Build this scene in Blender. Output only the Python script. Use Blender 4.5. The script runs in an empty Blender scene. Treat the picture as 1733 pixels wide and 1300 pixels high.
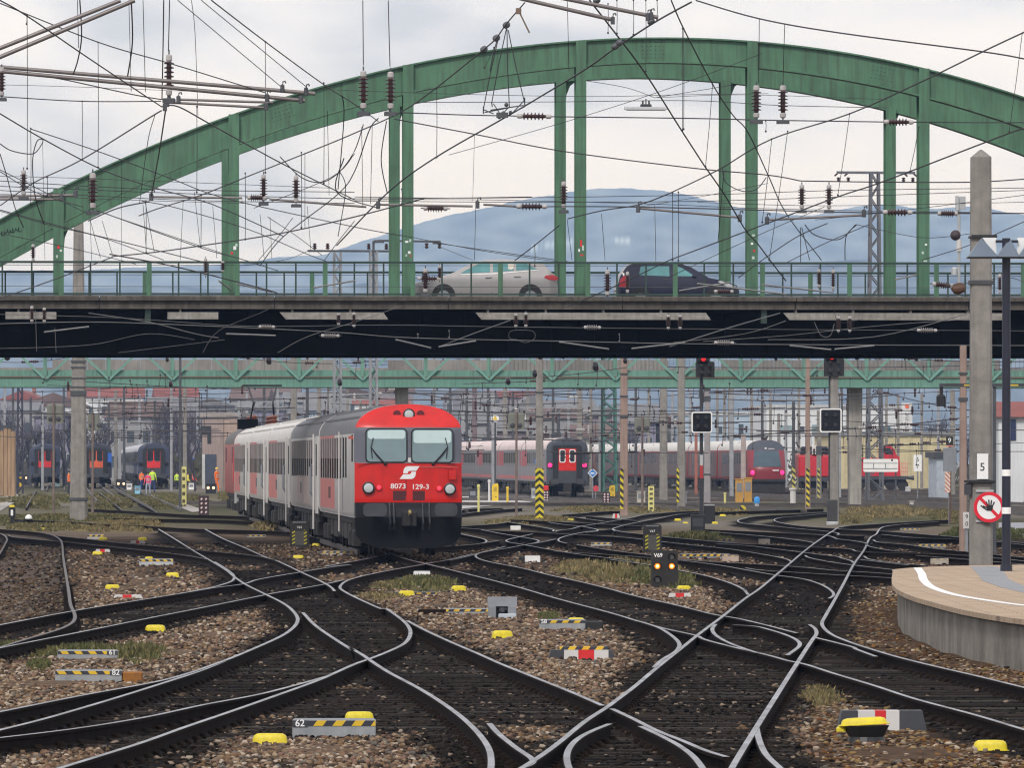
import bpy, bmesh, math, random
import numpy as np
from mathutils import Vector, Matrix, kdtree
random.seed(7); rng = np.random.default_rng(7)
SC = bpy.context.scene
COL = SC.collection
R = math.radians
F = 12000.0; ZC = 2.75; HX, HY = 866.5, 777.0

def P(px, py, Y):                       # a picture point at distance Y
    return Vector(((px-HX)*Y/F, Y, ZC-(py-HY)*Y/F))
def G(px, py, z=0.0):                   # a picture point on the level z
    Y = F*(ZC-z)/(py-HY)
    return Vector(((px-HX)*Y/F, Y, z))
def gy(py, z=0.0): return F*(ZC-z)/(py-HY)

# ------------------------------------------------------------------ camera, render, world
cam = bpy.data.cameras.new('camera'); camo = bpy.data.objects.new('camera', cam); COL.objects.link(camo)
cam.sensor_fit = 'HORIZONTAL'; cam.sensor_width = 36.0; cam.lens = 36.0*F/1733.0
cam.shift_y = (HY-650.0)/1733.0
cam.clip_start = 1.0; cam.clip_end = 40000.0
camo.location = (0, 0, ZC); camo.rotation_euler = (R(90), 0, 0)
SC.camera = camo
SC.view_settings.view_transform = 'Standard'; SC.view_settings.look = 'None'
SC.view_settings.exposure = 0.12; SC.view_settings.gamma = 1.0
SC.cycles.max_bounces = 6; SC.cycles.diffuse_bounces = 2; SC.cycles.glossy_bounces = 3
SC.cycles.transparent_max_bounces = 16; SC.cycles.volume_bounces = 2
SC.cycles.use_denoising = True
SC.cycles.filter_width = 1.2
SC.render.film_transparent = False

SUN_EL, SUN_AZ = 42.0, 200.0            # compass azimuth, the camera looks to 0
W = bpy.data.worlds.new("World"); SC.world = W; W.use_nodes = True
nt = W.node_tree; nt.nodes.clear()
N = lambda t: nt.nodes.new(t)
out = N('ShaderNodeOutputWorld'); mixs = N('ShaderNodeMixShader')
b1 = N('ShaderNodeBackground'); b2 = N('ShaderNodeBackground')
sky = N('ShaderNodeTexSky'); sky.sky_type = 'NISHITA'; sky.sun_disc = False
sky.sun_elevation = R(SUN_EL); sky.sun_rotation = R(SUN_AZ)
nt.links.new(sky.outputs[0], b1.inputs[0]); b1.inputs[1].default_value = 0.08
tc = N('ShaderNodeTexCoord'); mp = N('ShaderNodeMapping'); mp.inputs['Scale'].default_value = (1, 1, 2.6)
nz = N('ShaderNodeTexNoise'); nz.inputs['Scale'].default_value = 20; nz.inputs['Detail'].default_value = 5; nz.inputs['Roughness'].default_value = 0.45
mp.inputs['Location'].default_value = (0.35, 0.0, 0.13)
rp = N('ShaderNodeValToRGB')
rp.color_ramp.elements[0].position = 0.38; rp.color_ramp.elements[0].color = (0.60, 0.63, 0.72, 1)
rp.color_ramp.elements[1].position = 0.57; rp.color_ramp.elements[1].color = (1.02, 1.0, 1.03, 1)
e = rp.color_ramp.elements.new(0.48); e.color = (0.88, 0.89, 0.97, 1)
nt.links.new(tc.outputs['Generated'], mp.inputs[0]); nt.links.new(mp.outputs[0], nz.inputs[0])
nt.links.new(nz.outputs[0], rp.inputs[0]); nt.links.new(rp.outputs[0], b2.inputs[0]); b2.inputs[1].default_value = 1.0
mixs.inputs[0].default_value = 0.93
nt.links.new(b1.outputs[0], mixs.inputs[1]); nt.links.new(b2.outputs[0], mixs.inputs[2]); nt.links.new(mixs.outputs[0], out.inputs[0])
sl = bpy.data.lights.new('sun', 'SUN'); sl.energy = 2.0; sl.angle = R(10); sl.color = (1.0, 0.96, 0.9)
so = bpy.data.objects.new('sun', sl); COL.objects.link(so)
az = R(SUN_AZ); el = R(SUN_EL)
sdir = Vector((math.sin(az)*math.cos(el), math.cos(az)*math.cos(el), math.sin(el)))
so.rotation_euler = sdir.to_track_quat('Z', 'Y').to_euler(); so.location = (0, -20, 60)

# ------------------------------------------------------------------ materials
MATS = {}
def M(name, col, rough=0.6, metal=0.0, var=0.18, scale=2.0, bump=0.0, bscale=30.0, col2=None, streak=0.0, sf=5.0, attr=False, spec=0.5, zs=1.0, trans=0.0):
    if name in MATS: return MATS[name]
    m = bpy.data.materials.new(name); m.use_nodes = True; MATS[name] = m
    t = m.node_tree; L = t.links.new
    bs = t.nodes['Principled BSDF']
    bs.inputs['Roughness'].default_value = rough; bs.inputs['Metallic'].default_value = metal
    bs.inputs['Specular IOR Level'].default_value = spec
    c = t.nodes.new('ShaderNodeTexCoord')
    mapn = t.nodes.new('ShaderNodeMapping'); mapn.inputs['Scale'].default_value = (1, 1, zs); L(c.outputs['Object'], mapn.inputs[0])
    n1 = t.nodes.new('ShaderNodeTexNoise'); n1.inputs['Scale'].default_value = scale; n1.inputs['Detail'].default_value = 6; n1.inputs['Roughness'].default_value = 0.62
    L(mapn.outputs[0], n1.inputs[0])
    ra = t.nodes.new('ShaderNodeMapRange'); ra.inputs[1].default_value = 0.3; ra.inputs[2].default_value = 0.7
    L(n1.outputs[0], ra.inputs[0])
    mx = t.nodes.new('ShaderNodeMix'); mx.data_type = 'RGBA'
    c3 = tuple(col)
    if col2 is None: ca = [v*(1-var) for v in c3]; cb = [min(1, v*(1+var)) for v in c3]
    else: ca = c3; cb = col2
    mx.inputs[6].default_value = (*ca, 1); mx.inputs[7].default_value = (*cb, 1)
    L(ra.outputs[0], mx.inputs[0])
    last = mx.outputs[2]
    if attr:
        at = t.nodes.new('ShaderNodeAttribute'); at.attribute_name = 'tint'
        ml = t.nodes.new('ShaderNodeMix'); ml.data_type = 'RGBA'; ml.blend_type = 'MULTIPLY'; ml.inputs[0].default_value = 1
        L(at.outputs['Color'], ml.inputs[6]); L(last, ml.inputs[7]); last = ml.outputs[2]
    if streak:
        m2 = t.nodes.new('ShaderNodeMapping'); m2.inputs['Scale'].default_value = (sf, sf, 0.35); L(c.outputs['Object'], m2.inputs[0])
        n2 = t.nodes.new('ShaderNodeTexNoise'); n2.inputs['Scale'].default_value = 1.6; n2.inputs['Detail'].default_value = 4
        L(m2.outputs[0], n2.inputs[0])
        r2 = t.nodes.new('ShaderNodeMapRange'); r2.inputs[1].default_value = 0.42; r2.inputs[2].default_value = 0.72; r2.inputs[3].default_value = 0.0; r2.inputs[4].default_value = streak
        L(n2.outputs[0], r2.inputs[0])
        m3 = t.nodes.new('ShaderNodeMix'); m3.data_type = 'RGBA'; m3.inputs[7].default_value = (0.035, 0.028, 0.022, 1)
        L(r2.outputs[0], m3.inputs[0]); L(last, m3.inputs[6]); last = m3.outputs[2]
    L(last, bs.inputs['Base Color'])
    if bump:
        n4 = t.nodes.new('ShaderNodeTexNoise'); n4.inputs['Scale'].default_value = bscale; n4.inputs['Detail'].default_value = 5; L(c.outputs['Object'], n4.inputs[0])
        bp = t.nodes.new('ShaderNodeBump'); bp.inputs['Strength'].default_value = bump; bp.inputs['Distance'].default_value = 0.03
        L(n4.outputs[0], bp.inputs['Height']); L(bp.outputs[0], bs.inputs['Normal'])
    return m
def E(name, col, strength=3.0):
    if name in MATS: return MATS[name]
    m = bpy.data.materials.new(name); m.use_nodes = True; MATS[name] = m
    bs = m.node_tree.nodes['Principled BSDF']; bs.inputs['Base Color'].default_value = (*[c*0.6 for c in col], 1)
    bs.inputs['Emission Color'].default_value = (*col, 1); bs.inputs['Emission Strength'].default_value = strength
    return m
def striped(name, ca, cb, period, axis=(1, 0, 1), rough=0.55):
    if name in MATS: return MATS[name]
    m = bpy.data.materials.new(name); m.use_nodes = True; MATS[name] = m
    t = m.node_tree; L = t.links.new; bs = t.nodes['Principled BSDF']; bs.inputs['Roughness'].default_value = rough
    c = t.nodes.new('ShaderNodeTexCoord')
    d = t.nodes.new('ShaderNodeVectorMath'); d.operation = 'DOT_PRODUCT'; d.inputs[1].default_value = Vector(axis)/period
    L(c.outputs['Object'], d.inputs[0])
    f = t.nodes.new('ShaderNodeMath'); f.operation = 'FRACT'; L(d.outputs['Value'], f.inputs[0])
    g = t.nodes.new('ShaderNodeMath'); g.operation = 'GREATER_THAN'; g.inputs[1].default_value = 0.5; L(f.outputs[0], g.inputs[0])
    n1 = t.nodes.new('ShaderNodeTexNoise'); n1.inputs['Scale'].default_value = 6; n1.inputs['Detail'].default_value = 6; L(c.outputs['Object'], n1.inputs[0])
    mr = t.nodes.new('ShaderNodeMapRange'); mr.inputs[3].default_value = 0.65; mr.inputs[4].default_value = 1.15; L(n1.outputs[0], mr.inputs[0])
    mx = t.nodes.new('ShaderNodeMix'); mx.data_type = 'RGBA'; mx.inputs[6].default_value = (*ca, 1); mx.inputs[7].default_value = (*cb, 1); L(g.outputs[0], mx.inputs[0])
    ml = t.nodes.new('ShaderNodeVectorMath'); ml.operation = 'SCALE'; L(mx.outputs[2], ml.inputs[0]); L(mr.outputs[0], ml.inputs['Scale'])
    L(ml.outputs[0], bs.inputs['Base Color'])
    return m

GREEN = M('bridge_green_paint', (0.055, 0.148, 0.082), 0.5, var=0.2, scale=0.8, streak=0.5, col2=(0.088, 0.205, 0.118))
GREEN2 = M('bridge_green_dark', (0.018, 0.05, 0.038), 0.55, var=0.25, streak=0.5)
TEAL = M('teal_truss_paint', (0.10, 0.235, 0.18), 0.65, col2=(0.155, 0.315, 0.25), scale=0.4, streak=0.4)
CONC = M('weathered_concrete', (0.25, 0.235, 0.21), 0.9, col2=(0.38, 0.36, 0.325), scale=1.2, bump=0.3, streak=0.4)
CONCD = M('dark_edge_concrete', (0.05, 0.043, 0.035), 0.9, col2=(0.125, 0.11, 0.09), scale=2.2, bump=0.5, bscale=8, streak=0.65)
MASTC = M('mast_concrete', (0.19, 0.178, 0.162), 0.92, col2=(0.30, 0.28, 0.255), scale=3, bump=0.3, bscale=40, streak=0.25)
MASTP = M('mast_pinkish_concrete', (0.27, 0.185, 0.15), 0.92, col2=(0.35, 0.255, 0.215), scale=2, streak=0.25)
BLKSTEEL = M('black_steel_deck_shade', (0.004, 0.004, 0.0038), 0.9, var=0.5, scale=1.5, spec=.05)  # near-black colour also paints the shade under the bridge deck
STEELD = M('dark_galvanised_steel', (0.075, 0.078, 0.085), 0.55, metal=0.3, var=0.25)
STEELG = M('grey_galvanised_steel', (0.30, 0.31, 0.33), 0.5, metal=0.3, var=0.2)
WIRE = M('wire_dark_copper', (0.035, 0.033, 0.035), 0.6, metal=0.2)
WIREL = M('wire_bright_tube', (0.26, 0.26, 0.25), 0.45, metal=0.4)
PORC = M('insulator_brown_porcelain', (0.05, 0.022, 0.02), 0.25, var=0.3, scale=8)
PORCW = M('insulator_grey_cap', (0.40, 0.38, 0.37), 0.5)
RUST = M('rusty_brown_rail_side', (0.009, 0.007, 0.006), 0.9, col2=(0.024, 0.016, 0.012), scale=6, spec=.04)
RTOP = M('polished_rail_top', (0.09, 0.082, 0.08), 0.34, metal=0.9, col2=(0.46, 0.46, 0.48), scale=.9)
RTOPD = M('dull_rail_top', (0.115, 0.098, 0.09), 0.55, metal=0.5, var=0.25, scale=3)
TIMB = M('oily_timber_sleeper', (0.006, 0.005, 0.0045), 0.85, col2=(0.018, 0.015, 0.0125), scale=4, bump=0.5, bscale=15, spec=.04)
BLACK = M('black_paint', (0.012, 0.012, 0.013), 0.5, var=0.3)
DGREY = M('dark_grey_paint', (0.045, 0.047, 0.055), 0.55, var=0.25)
MGREY = M('mid_grey_paint', (0.20, 0.21, 0.23), 0.55, var=0.18)
LGREY = M('light_grey_paint', (0.46, 0.47, 0.48), 0.5, var=0.12, streak=0.2)
WHITE = M('white_paint', (0.80, 0.80, 0.79), 0.5, var=0.08)
YELL = M('yellow_plastic', (0.60, 0.47, 0.012), 0.5, col2=(0.80, 0.66, 0.02), scale=9, streak=0.22, sf=9, bump=0.15)
YELP = M('yellow_paint', (0.70, 0.48, 0.03), 0.5, var=0.15)
YELPALE = M('pale_yellow_paint', (0.65, 0.60, 0.22), 0.6, var=0.15)
REDP = M('red_paint', (0.62, 0.022, 0.025), 0.4, var=0.12)
REDB = M('train_red_paint', (0.60, 0.013, 0.009), 0.34, var=0.16, streak=0.12, scale=1.5, spec=0.5)
REDO = M('train_orange_red_paint', (0.85, 0.035, 0.014), 0.4, var=0.1, scale=6)
ORANGE = M('hi_vis_orange', (0.95, 0.17, 0.01), 0.7)
LIME = M('hi_vis_lime', (0.62, 0.95, 0.03), 0.7)
BLUE = M('blue_paint', (0.03, 0.12, 0.5), 0.5)
GLASSD = M('dark_window_glass', (0.012, 0.014, 0.017), 0.08, var=0.3, spec=0.6)
GLASSB = M('pale_windscreen_glass', (0.20, 0.28, 0.30), 0.12, var=0.1, spec=0.6)  # pale base colour stands in for the reflected sky

# ------------------------------------------------------------------ mesh helpers
class MB:
    def __init__(s): s.v = []; s.f = []; s.m = []
    def add(s, vs, fs, mi=0):
        o = len(s.v); s.v += [tuple(v) for v in vs]; s.f += [tuple(i+o for i in f) for f in fs]; s.m += [mi]*len(fs); return s
    def box(s, x0, x1, y0, y1, z0, z1, mi=0):
        return s.add([(x0,y0,z0),(x1,y0,z0),(x1,y1,z0),(x0,y1,z0),(x0,y0,z1),(x1,y0,z1),(x1,y1,z1),(x0,y1,z1)],
                     [(0,3,2,1),(4,5,6,7),(0,1,5,4),(1,2,6,5),(2,3,7,6),(3,0,4,7)], mi)
    def bbox(s, x0, x1, y0, y1, z0, z1, b=0.02, mi=0):          # box with chamfered upright and top edges
        pts = [(x0+b,y0),(x1-b,y0),(x1,y0+b),(x1,y1-b),(x1-b,y1),(x0+b,y1),(x0,y1-b),(x0,y0+b)]
        cx, cy = (x0+x1)/2, (y0+y1)/2
        kx = (x1-x0-2*b)/(x1-x0); ky = (y1-y0-2*b)/(y1-y0)
        v = [(x, y, z0) for x, y in pts]+[(x, y, z1-b) for x, y in pts]+[(cx+(x-cx)*kx, cy+(y-cy)*ky, z1) for x, y in pts]
        f = [tuple(range(7, -1, -1)), tuple(range(16, 24))]
        for r in (0, 8):
            for i in range(8): j = (i+1) % 8; f.append((r+i, r+j, r+8+j, r+8+i))
        return s.add(v, f, mi)
    def bar(s, p0, p1, w, h=None, mi=0, up=(0,0,1)):             # rectangular bar between two points
        p0 = Vector(p0); p1 = Vector(p1); h = h or w; d = (p1-p0).normalized(); u = Vector(up)
        if abs(d.dot(u)) > 0.98: u = Vector((0, 1, 0))
        a = d.cross(u).normalized(); b = a.cross(d).normalized(); a = a*w/2; b = b*h/2
        v = [p+sa*a+sb*b for p in (p0, p1) for sa, sb in ((-1,-1),(1,-1),(1,1),(-1,1))]
        return s.add(v, [(3,2,1,0),(4,5,6,7),(0,1,5,4),(1,2,6,5),(2,3,7,6),(3,0,4,7)], mi)
    def cyl(s, p0, p1, r0, r1=None, n=10, mi=0, caps=True):
        p0 = Vector(p0); p1 = Vector(p1); r1 = r0 if r1 is None else r1; d = (p1-p0)
        if d.length < 1e-6: return s
        d.normalize(); u = Vector((0,0,1)) if abs(d.z) < 0.9 else Vector((1,0,0))
        a = d.cross(u).normalized(); b = d.cross(a)
        v = []
        for p, r in ((p0, r0), (p1, r1)):
            for i in range(n):
                t = 2*math.pi*i/n; v.append(p+a*(r*math.cos(t))+b*(r*math.sin(t)))
        f = [(i, (i+1) % n, n+(i+1) % n, n+i) for i in range(n)]
        if caps: f += [tuple(range(n-1, -1, -1)), tuple(range(n, 2*n))]
        return s.add(v, f, mi)
    def tube(s, pts, r, n=5, mi=0):
        pts = [Vector(p) for p in pts]; v = []; f = []
        for k, p in enumerate(pts):
            d = (pts[min(k+1, len(pts)-1)]-pts[max(k-1, 0)]).normalized()
            u = Vector((0,0,1)) if abs(d.z) < 0.9 else Vector((1,0,0))
            a = d.cross(u).normalized(); b = d.cross(a)
            for i in range(n):
                t = 2*math.pi*i/n; v.append(p+a*(r*math.cos(t))+b*(r*math.sin(t)))
        for k in range(len(pts)-1):
            for i in range(n): j = (i+1) % n; f.append((k*n+i, k*n+j, (k+1)*n+j, (k+1)*n+i))
        f += [tuple(range(n-1, -1, -1)), tuple(range((len(pts)-1)*n, len(pts)*n))]
        return s.add(v, f, mi)
    def lathe(s, prof, c=(0,0,0), ax=(0,0,1), n=12, mi=0):       # prof: (radius, height along ax)
        c = Vector(c); d = Vector(ax).normalized(); u = Vector((0,0,1)) if abs(d.z) < 0.9 else Vector((1,0,0))
        a = d.cross(u).normalized(); b = d.cross(a); v = []; f = []
        for r, h in prof:
            for i in range(n):
                t = 2*math.pi*i/n; v.append(c+d*h+a*(r*math.cos(t))+b*(r*math.sin(t)))
        for k in range(len(prof)-1):
            for i in range(n): j = (i+1) % n; f.append((k*n+i, k*n+j, (k+1)*n+j, (k+1)*n+i))
        f += [tuple(range(n-1, -1, -1)), tuple(range((len(prof)-1)*n, len(prof)*n))]
        return s.add(v, f, mi)
    def prism(s, poly, y0, y1, mi=0):                            # polygon in x,z pushed along y (y0 is the near face)
        n = len(poly); v = [(x, y0, z) for x, z in poly]+[(x, y1, z) for x, z in poly]
        f = [tuple(range(n)), tuple(range(2*n-1, n-1, -1))]+[(i, n+i, n+(i+1) % n, (i+1) % n) for i in range(n)]
        return s.add(v, f, mi)
    def prismx(s, poly, x0, x1, mi=0):                           # polygon in y,z pushed along x
        n = len(poly); v = [(x0, y, z) for y, z in poly]+[(x1, y, z) for y, z in poly]
        f = [tuple(range(n)), tuple(range(2*n-1, n-1, -1))]+[(i, n+i, n+(i+1) % n, (i+1) % n) for i in range(n)]
        return s.add(v, f, mi)
    def slab(s, poly, z0, z1, mi=0):                             # polygon in x,y pushed along z
        n = len(poly); v = [(x, y, z0) for x, y in poly]+[(x, y, z1) for x, y in poly]
        f = [tuple(range(n-1, -1, -1)), tuple(range(n, 2*n))]+[(i, (i+1) % n, n+(i+1) % n, n+i) for i in range(n)]
        return s.add(v, f, mi)
    def grid(s, rows, mi=0):                                     # rows of points; mi may be f(i, j)
        o = len(s.v); nr = len(rows); nc = len(rows[0])
        for r in rows: s.v += [tuple(p) for p in r]
        for i in range(nr-1):
            for j in range(nc-1):
                s.f.append((o+i*nc+j, o+i*nc+j+1, o+(i+1)*nc+j+1, o+(i+1)*nc+j)); s.m.append(mi(i, j) if callable(mi) else mi)
        return s
    def ball(s, c, r, n=10, k=6, mi=0):
        return s.lathe([(max(1e-4, r*math.sin(math.pi*i/k)), -r*math.cos(math.pi*i/k)) for i in range(k+1)], c, (0,0,1), n, mi)
    def build(s, name, mats, parent=None, smooth=False, origin=None):
        me = bpy.data.meshes.new(name)
        v = s.v
        if origin is not None: v = [(x-origin[0], y-origin[1], z-origin[2]) for x, y, z in v]
        me.from_pydata(v, [], s.f)
        if not isinstance(mats, (list, tuple)): mats = [mats]
        for m in mats: me.materials.append(m)
        if len(mats) > 1: me.polygons.foreach_set('material_index', np.array(s.m, dtype=np.int32))
        bm = bmesh.new(); bm.from_mesh(me); bmesh.ops.recalc_face_normals(bm, faces=bm.faces); bm.to_mesh(me); bm.free()
        if smooth:
            me.polygons.foreach_set('use_smooth', np.ones(len(me.polygons), dtype=bool)); me.set_sharp_from_angle(angle=R(40))
        o = bpy.data.objects.new(name, me); COL.objects.link(o)
        if origin is not None: o.location = origin
        if parent: o.parent = parent
        return o
def tag(o, label=None, cat=None, group=None, kind=None):
    if label: o['label'] = label
    if cat: o['category'] = cat
    if group: o['group'] = group
    if kind: o['kind'] = kind
    return o
def thing(name, label, cat, loc=(0,0,0), rz=0.0, group=None):
    o = bpy.data.objects.new(name, None); COL.objects.link(o); o.empty_display_size = 0.3
    o.location = loc; o.rotation_euler = (0, 0, rz)
    return tag(o, label, cat, group)
def kids(o): return [c for c in ALLKIDS.get(o.name, [])]
def copy_tree(o, loc=None, rz=None, label=None, group=None, scale=None):
    c = o.copy(); COL.objects.link(c)
    if loc is not None: c.location = loc
    if rz is not None: c.rotation_euler = (0, 0, rz)
    if scale is not None: c.scale = (scale,)*3
    if label: c['label'] = label
    if group: c['group'] = group
    for ch in list(o.children):
        d = ch.copy(); COL.objects.link(d); d.parent = c
        for g in list(ch.children):
            h = g.copy(); COL.objects.link(h); h.parent = d
    return c
TXT = {}
def text(s, size, mat, loc, parent=None, name='lettering', rot=(R(90), 0, 0), ext=0.003, sx=1.0, bold=0.0):
    key = (s, round(ext, 4), mat.name, bold)
    if key not in TXT:
        cu = bpy.data.curves.new('lettering', 'FONT'); cu.body = s; cu.size = 1.0; cu.extrude = ext/max(size, 1e-3); cu.offset = bold
        cu.align_x = 'CENTER'; cu.align_y = 'CENTER'
        ob = bpy.data.objects.new('lettering', cu); COL.objects.link(ob)
        bpy.context.view_layer.update()
        me = bpy.data.meshes.new_from_object(ob); me.materials.clear(); me.materials.append(mat)
        bpy.data.objects.remove(ob); bpy.data.curves.remove(cu); TXT[key] = me
    o = bpy.data.objects.new(name, TXT[key]); COL.objects.link(o)
    o.location = loc; o.rotation_euler = rot; o.scale = (size*sx, size, size)
    if parent: o.parent = parent
    return o
DIR = Vector((-0.0634, 1.0, 0)).normalized(); RZ = math.atan(0.0634)      # the yard runs slightly to the left
# ================================================================== TRACKS: every rail is laid on the ground along its own run
K6 = 600/1733; K3 = 350/1733
VIEW = {'a': (0, 850, K6), 'b': (570, 850, K6), 'c': (1133, 850, K6), 'd1': (770, 830, K3), 'd2': (1070, 830, K3), 'd3': (1383, 830, K3),
        'd4': (0, 830, K3), 'd5': (250, 830, K3), 'd6': (500, 880, K3), 'd7': (1100, 1000, K3), 'd8': (850, 1130, K3), 'e': (850, 960, K3)}
ZR = 0.16
TR = {  # track: (label, shine)
 'M': ('straight track with bright rails from the bottom centre up to the right', 1),
 'T2': ('track with switch running from the upper left down to the bottom centre crossing', 1),
 'T3': ('diagonal track from under the red train to the right edge below the platform', 1),
 'C': ('diagonal track curving from the left edge to the rails under the red train', .6),
 'A': ('two close curved tracks sweeping out of the bottom left corner', 1),
 'L': ('brownish track with dull rails curving down at the left edge', 0),
 'U': ('track crossing the stony islands at the upper left with dark rails', .3),
 'B': ('curved pair of bright rails cut off by the bottom edge beside the frog', 1),
 'X': ('crossing tracks with switch blades just right of the red train', .8),
 'Y': ('track with thin bright rails behind the orange lit dwarf signal', .8),
 'Z': ('parallel tracks passing behind the platform tip at the right', .6),
 'O': ('track bending in a tight loop behind the tall signal posts', .6),
 'H': ('dull track at the left behind the white ball lever', .1),
 'S': ('slip rails between the two straight rails left of the platform', 1),
 'Q': ('old overgrown track leading to the distant grey coaches', .1)}
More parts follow.
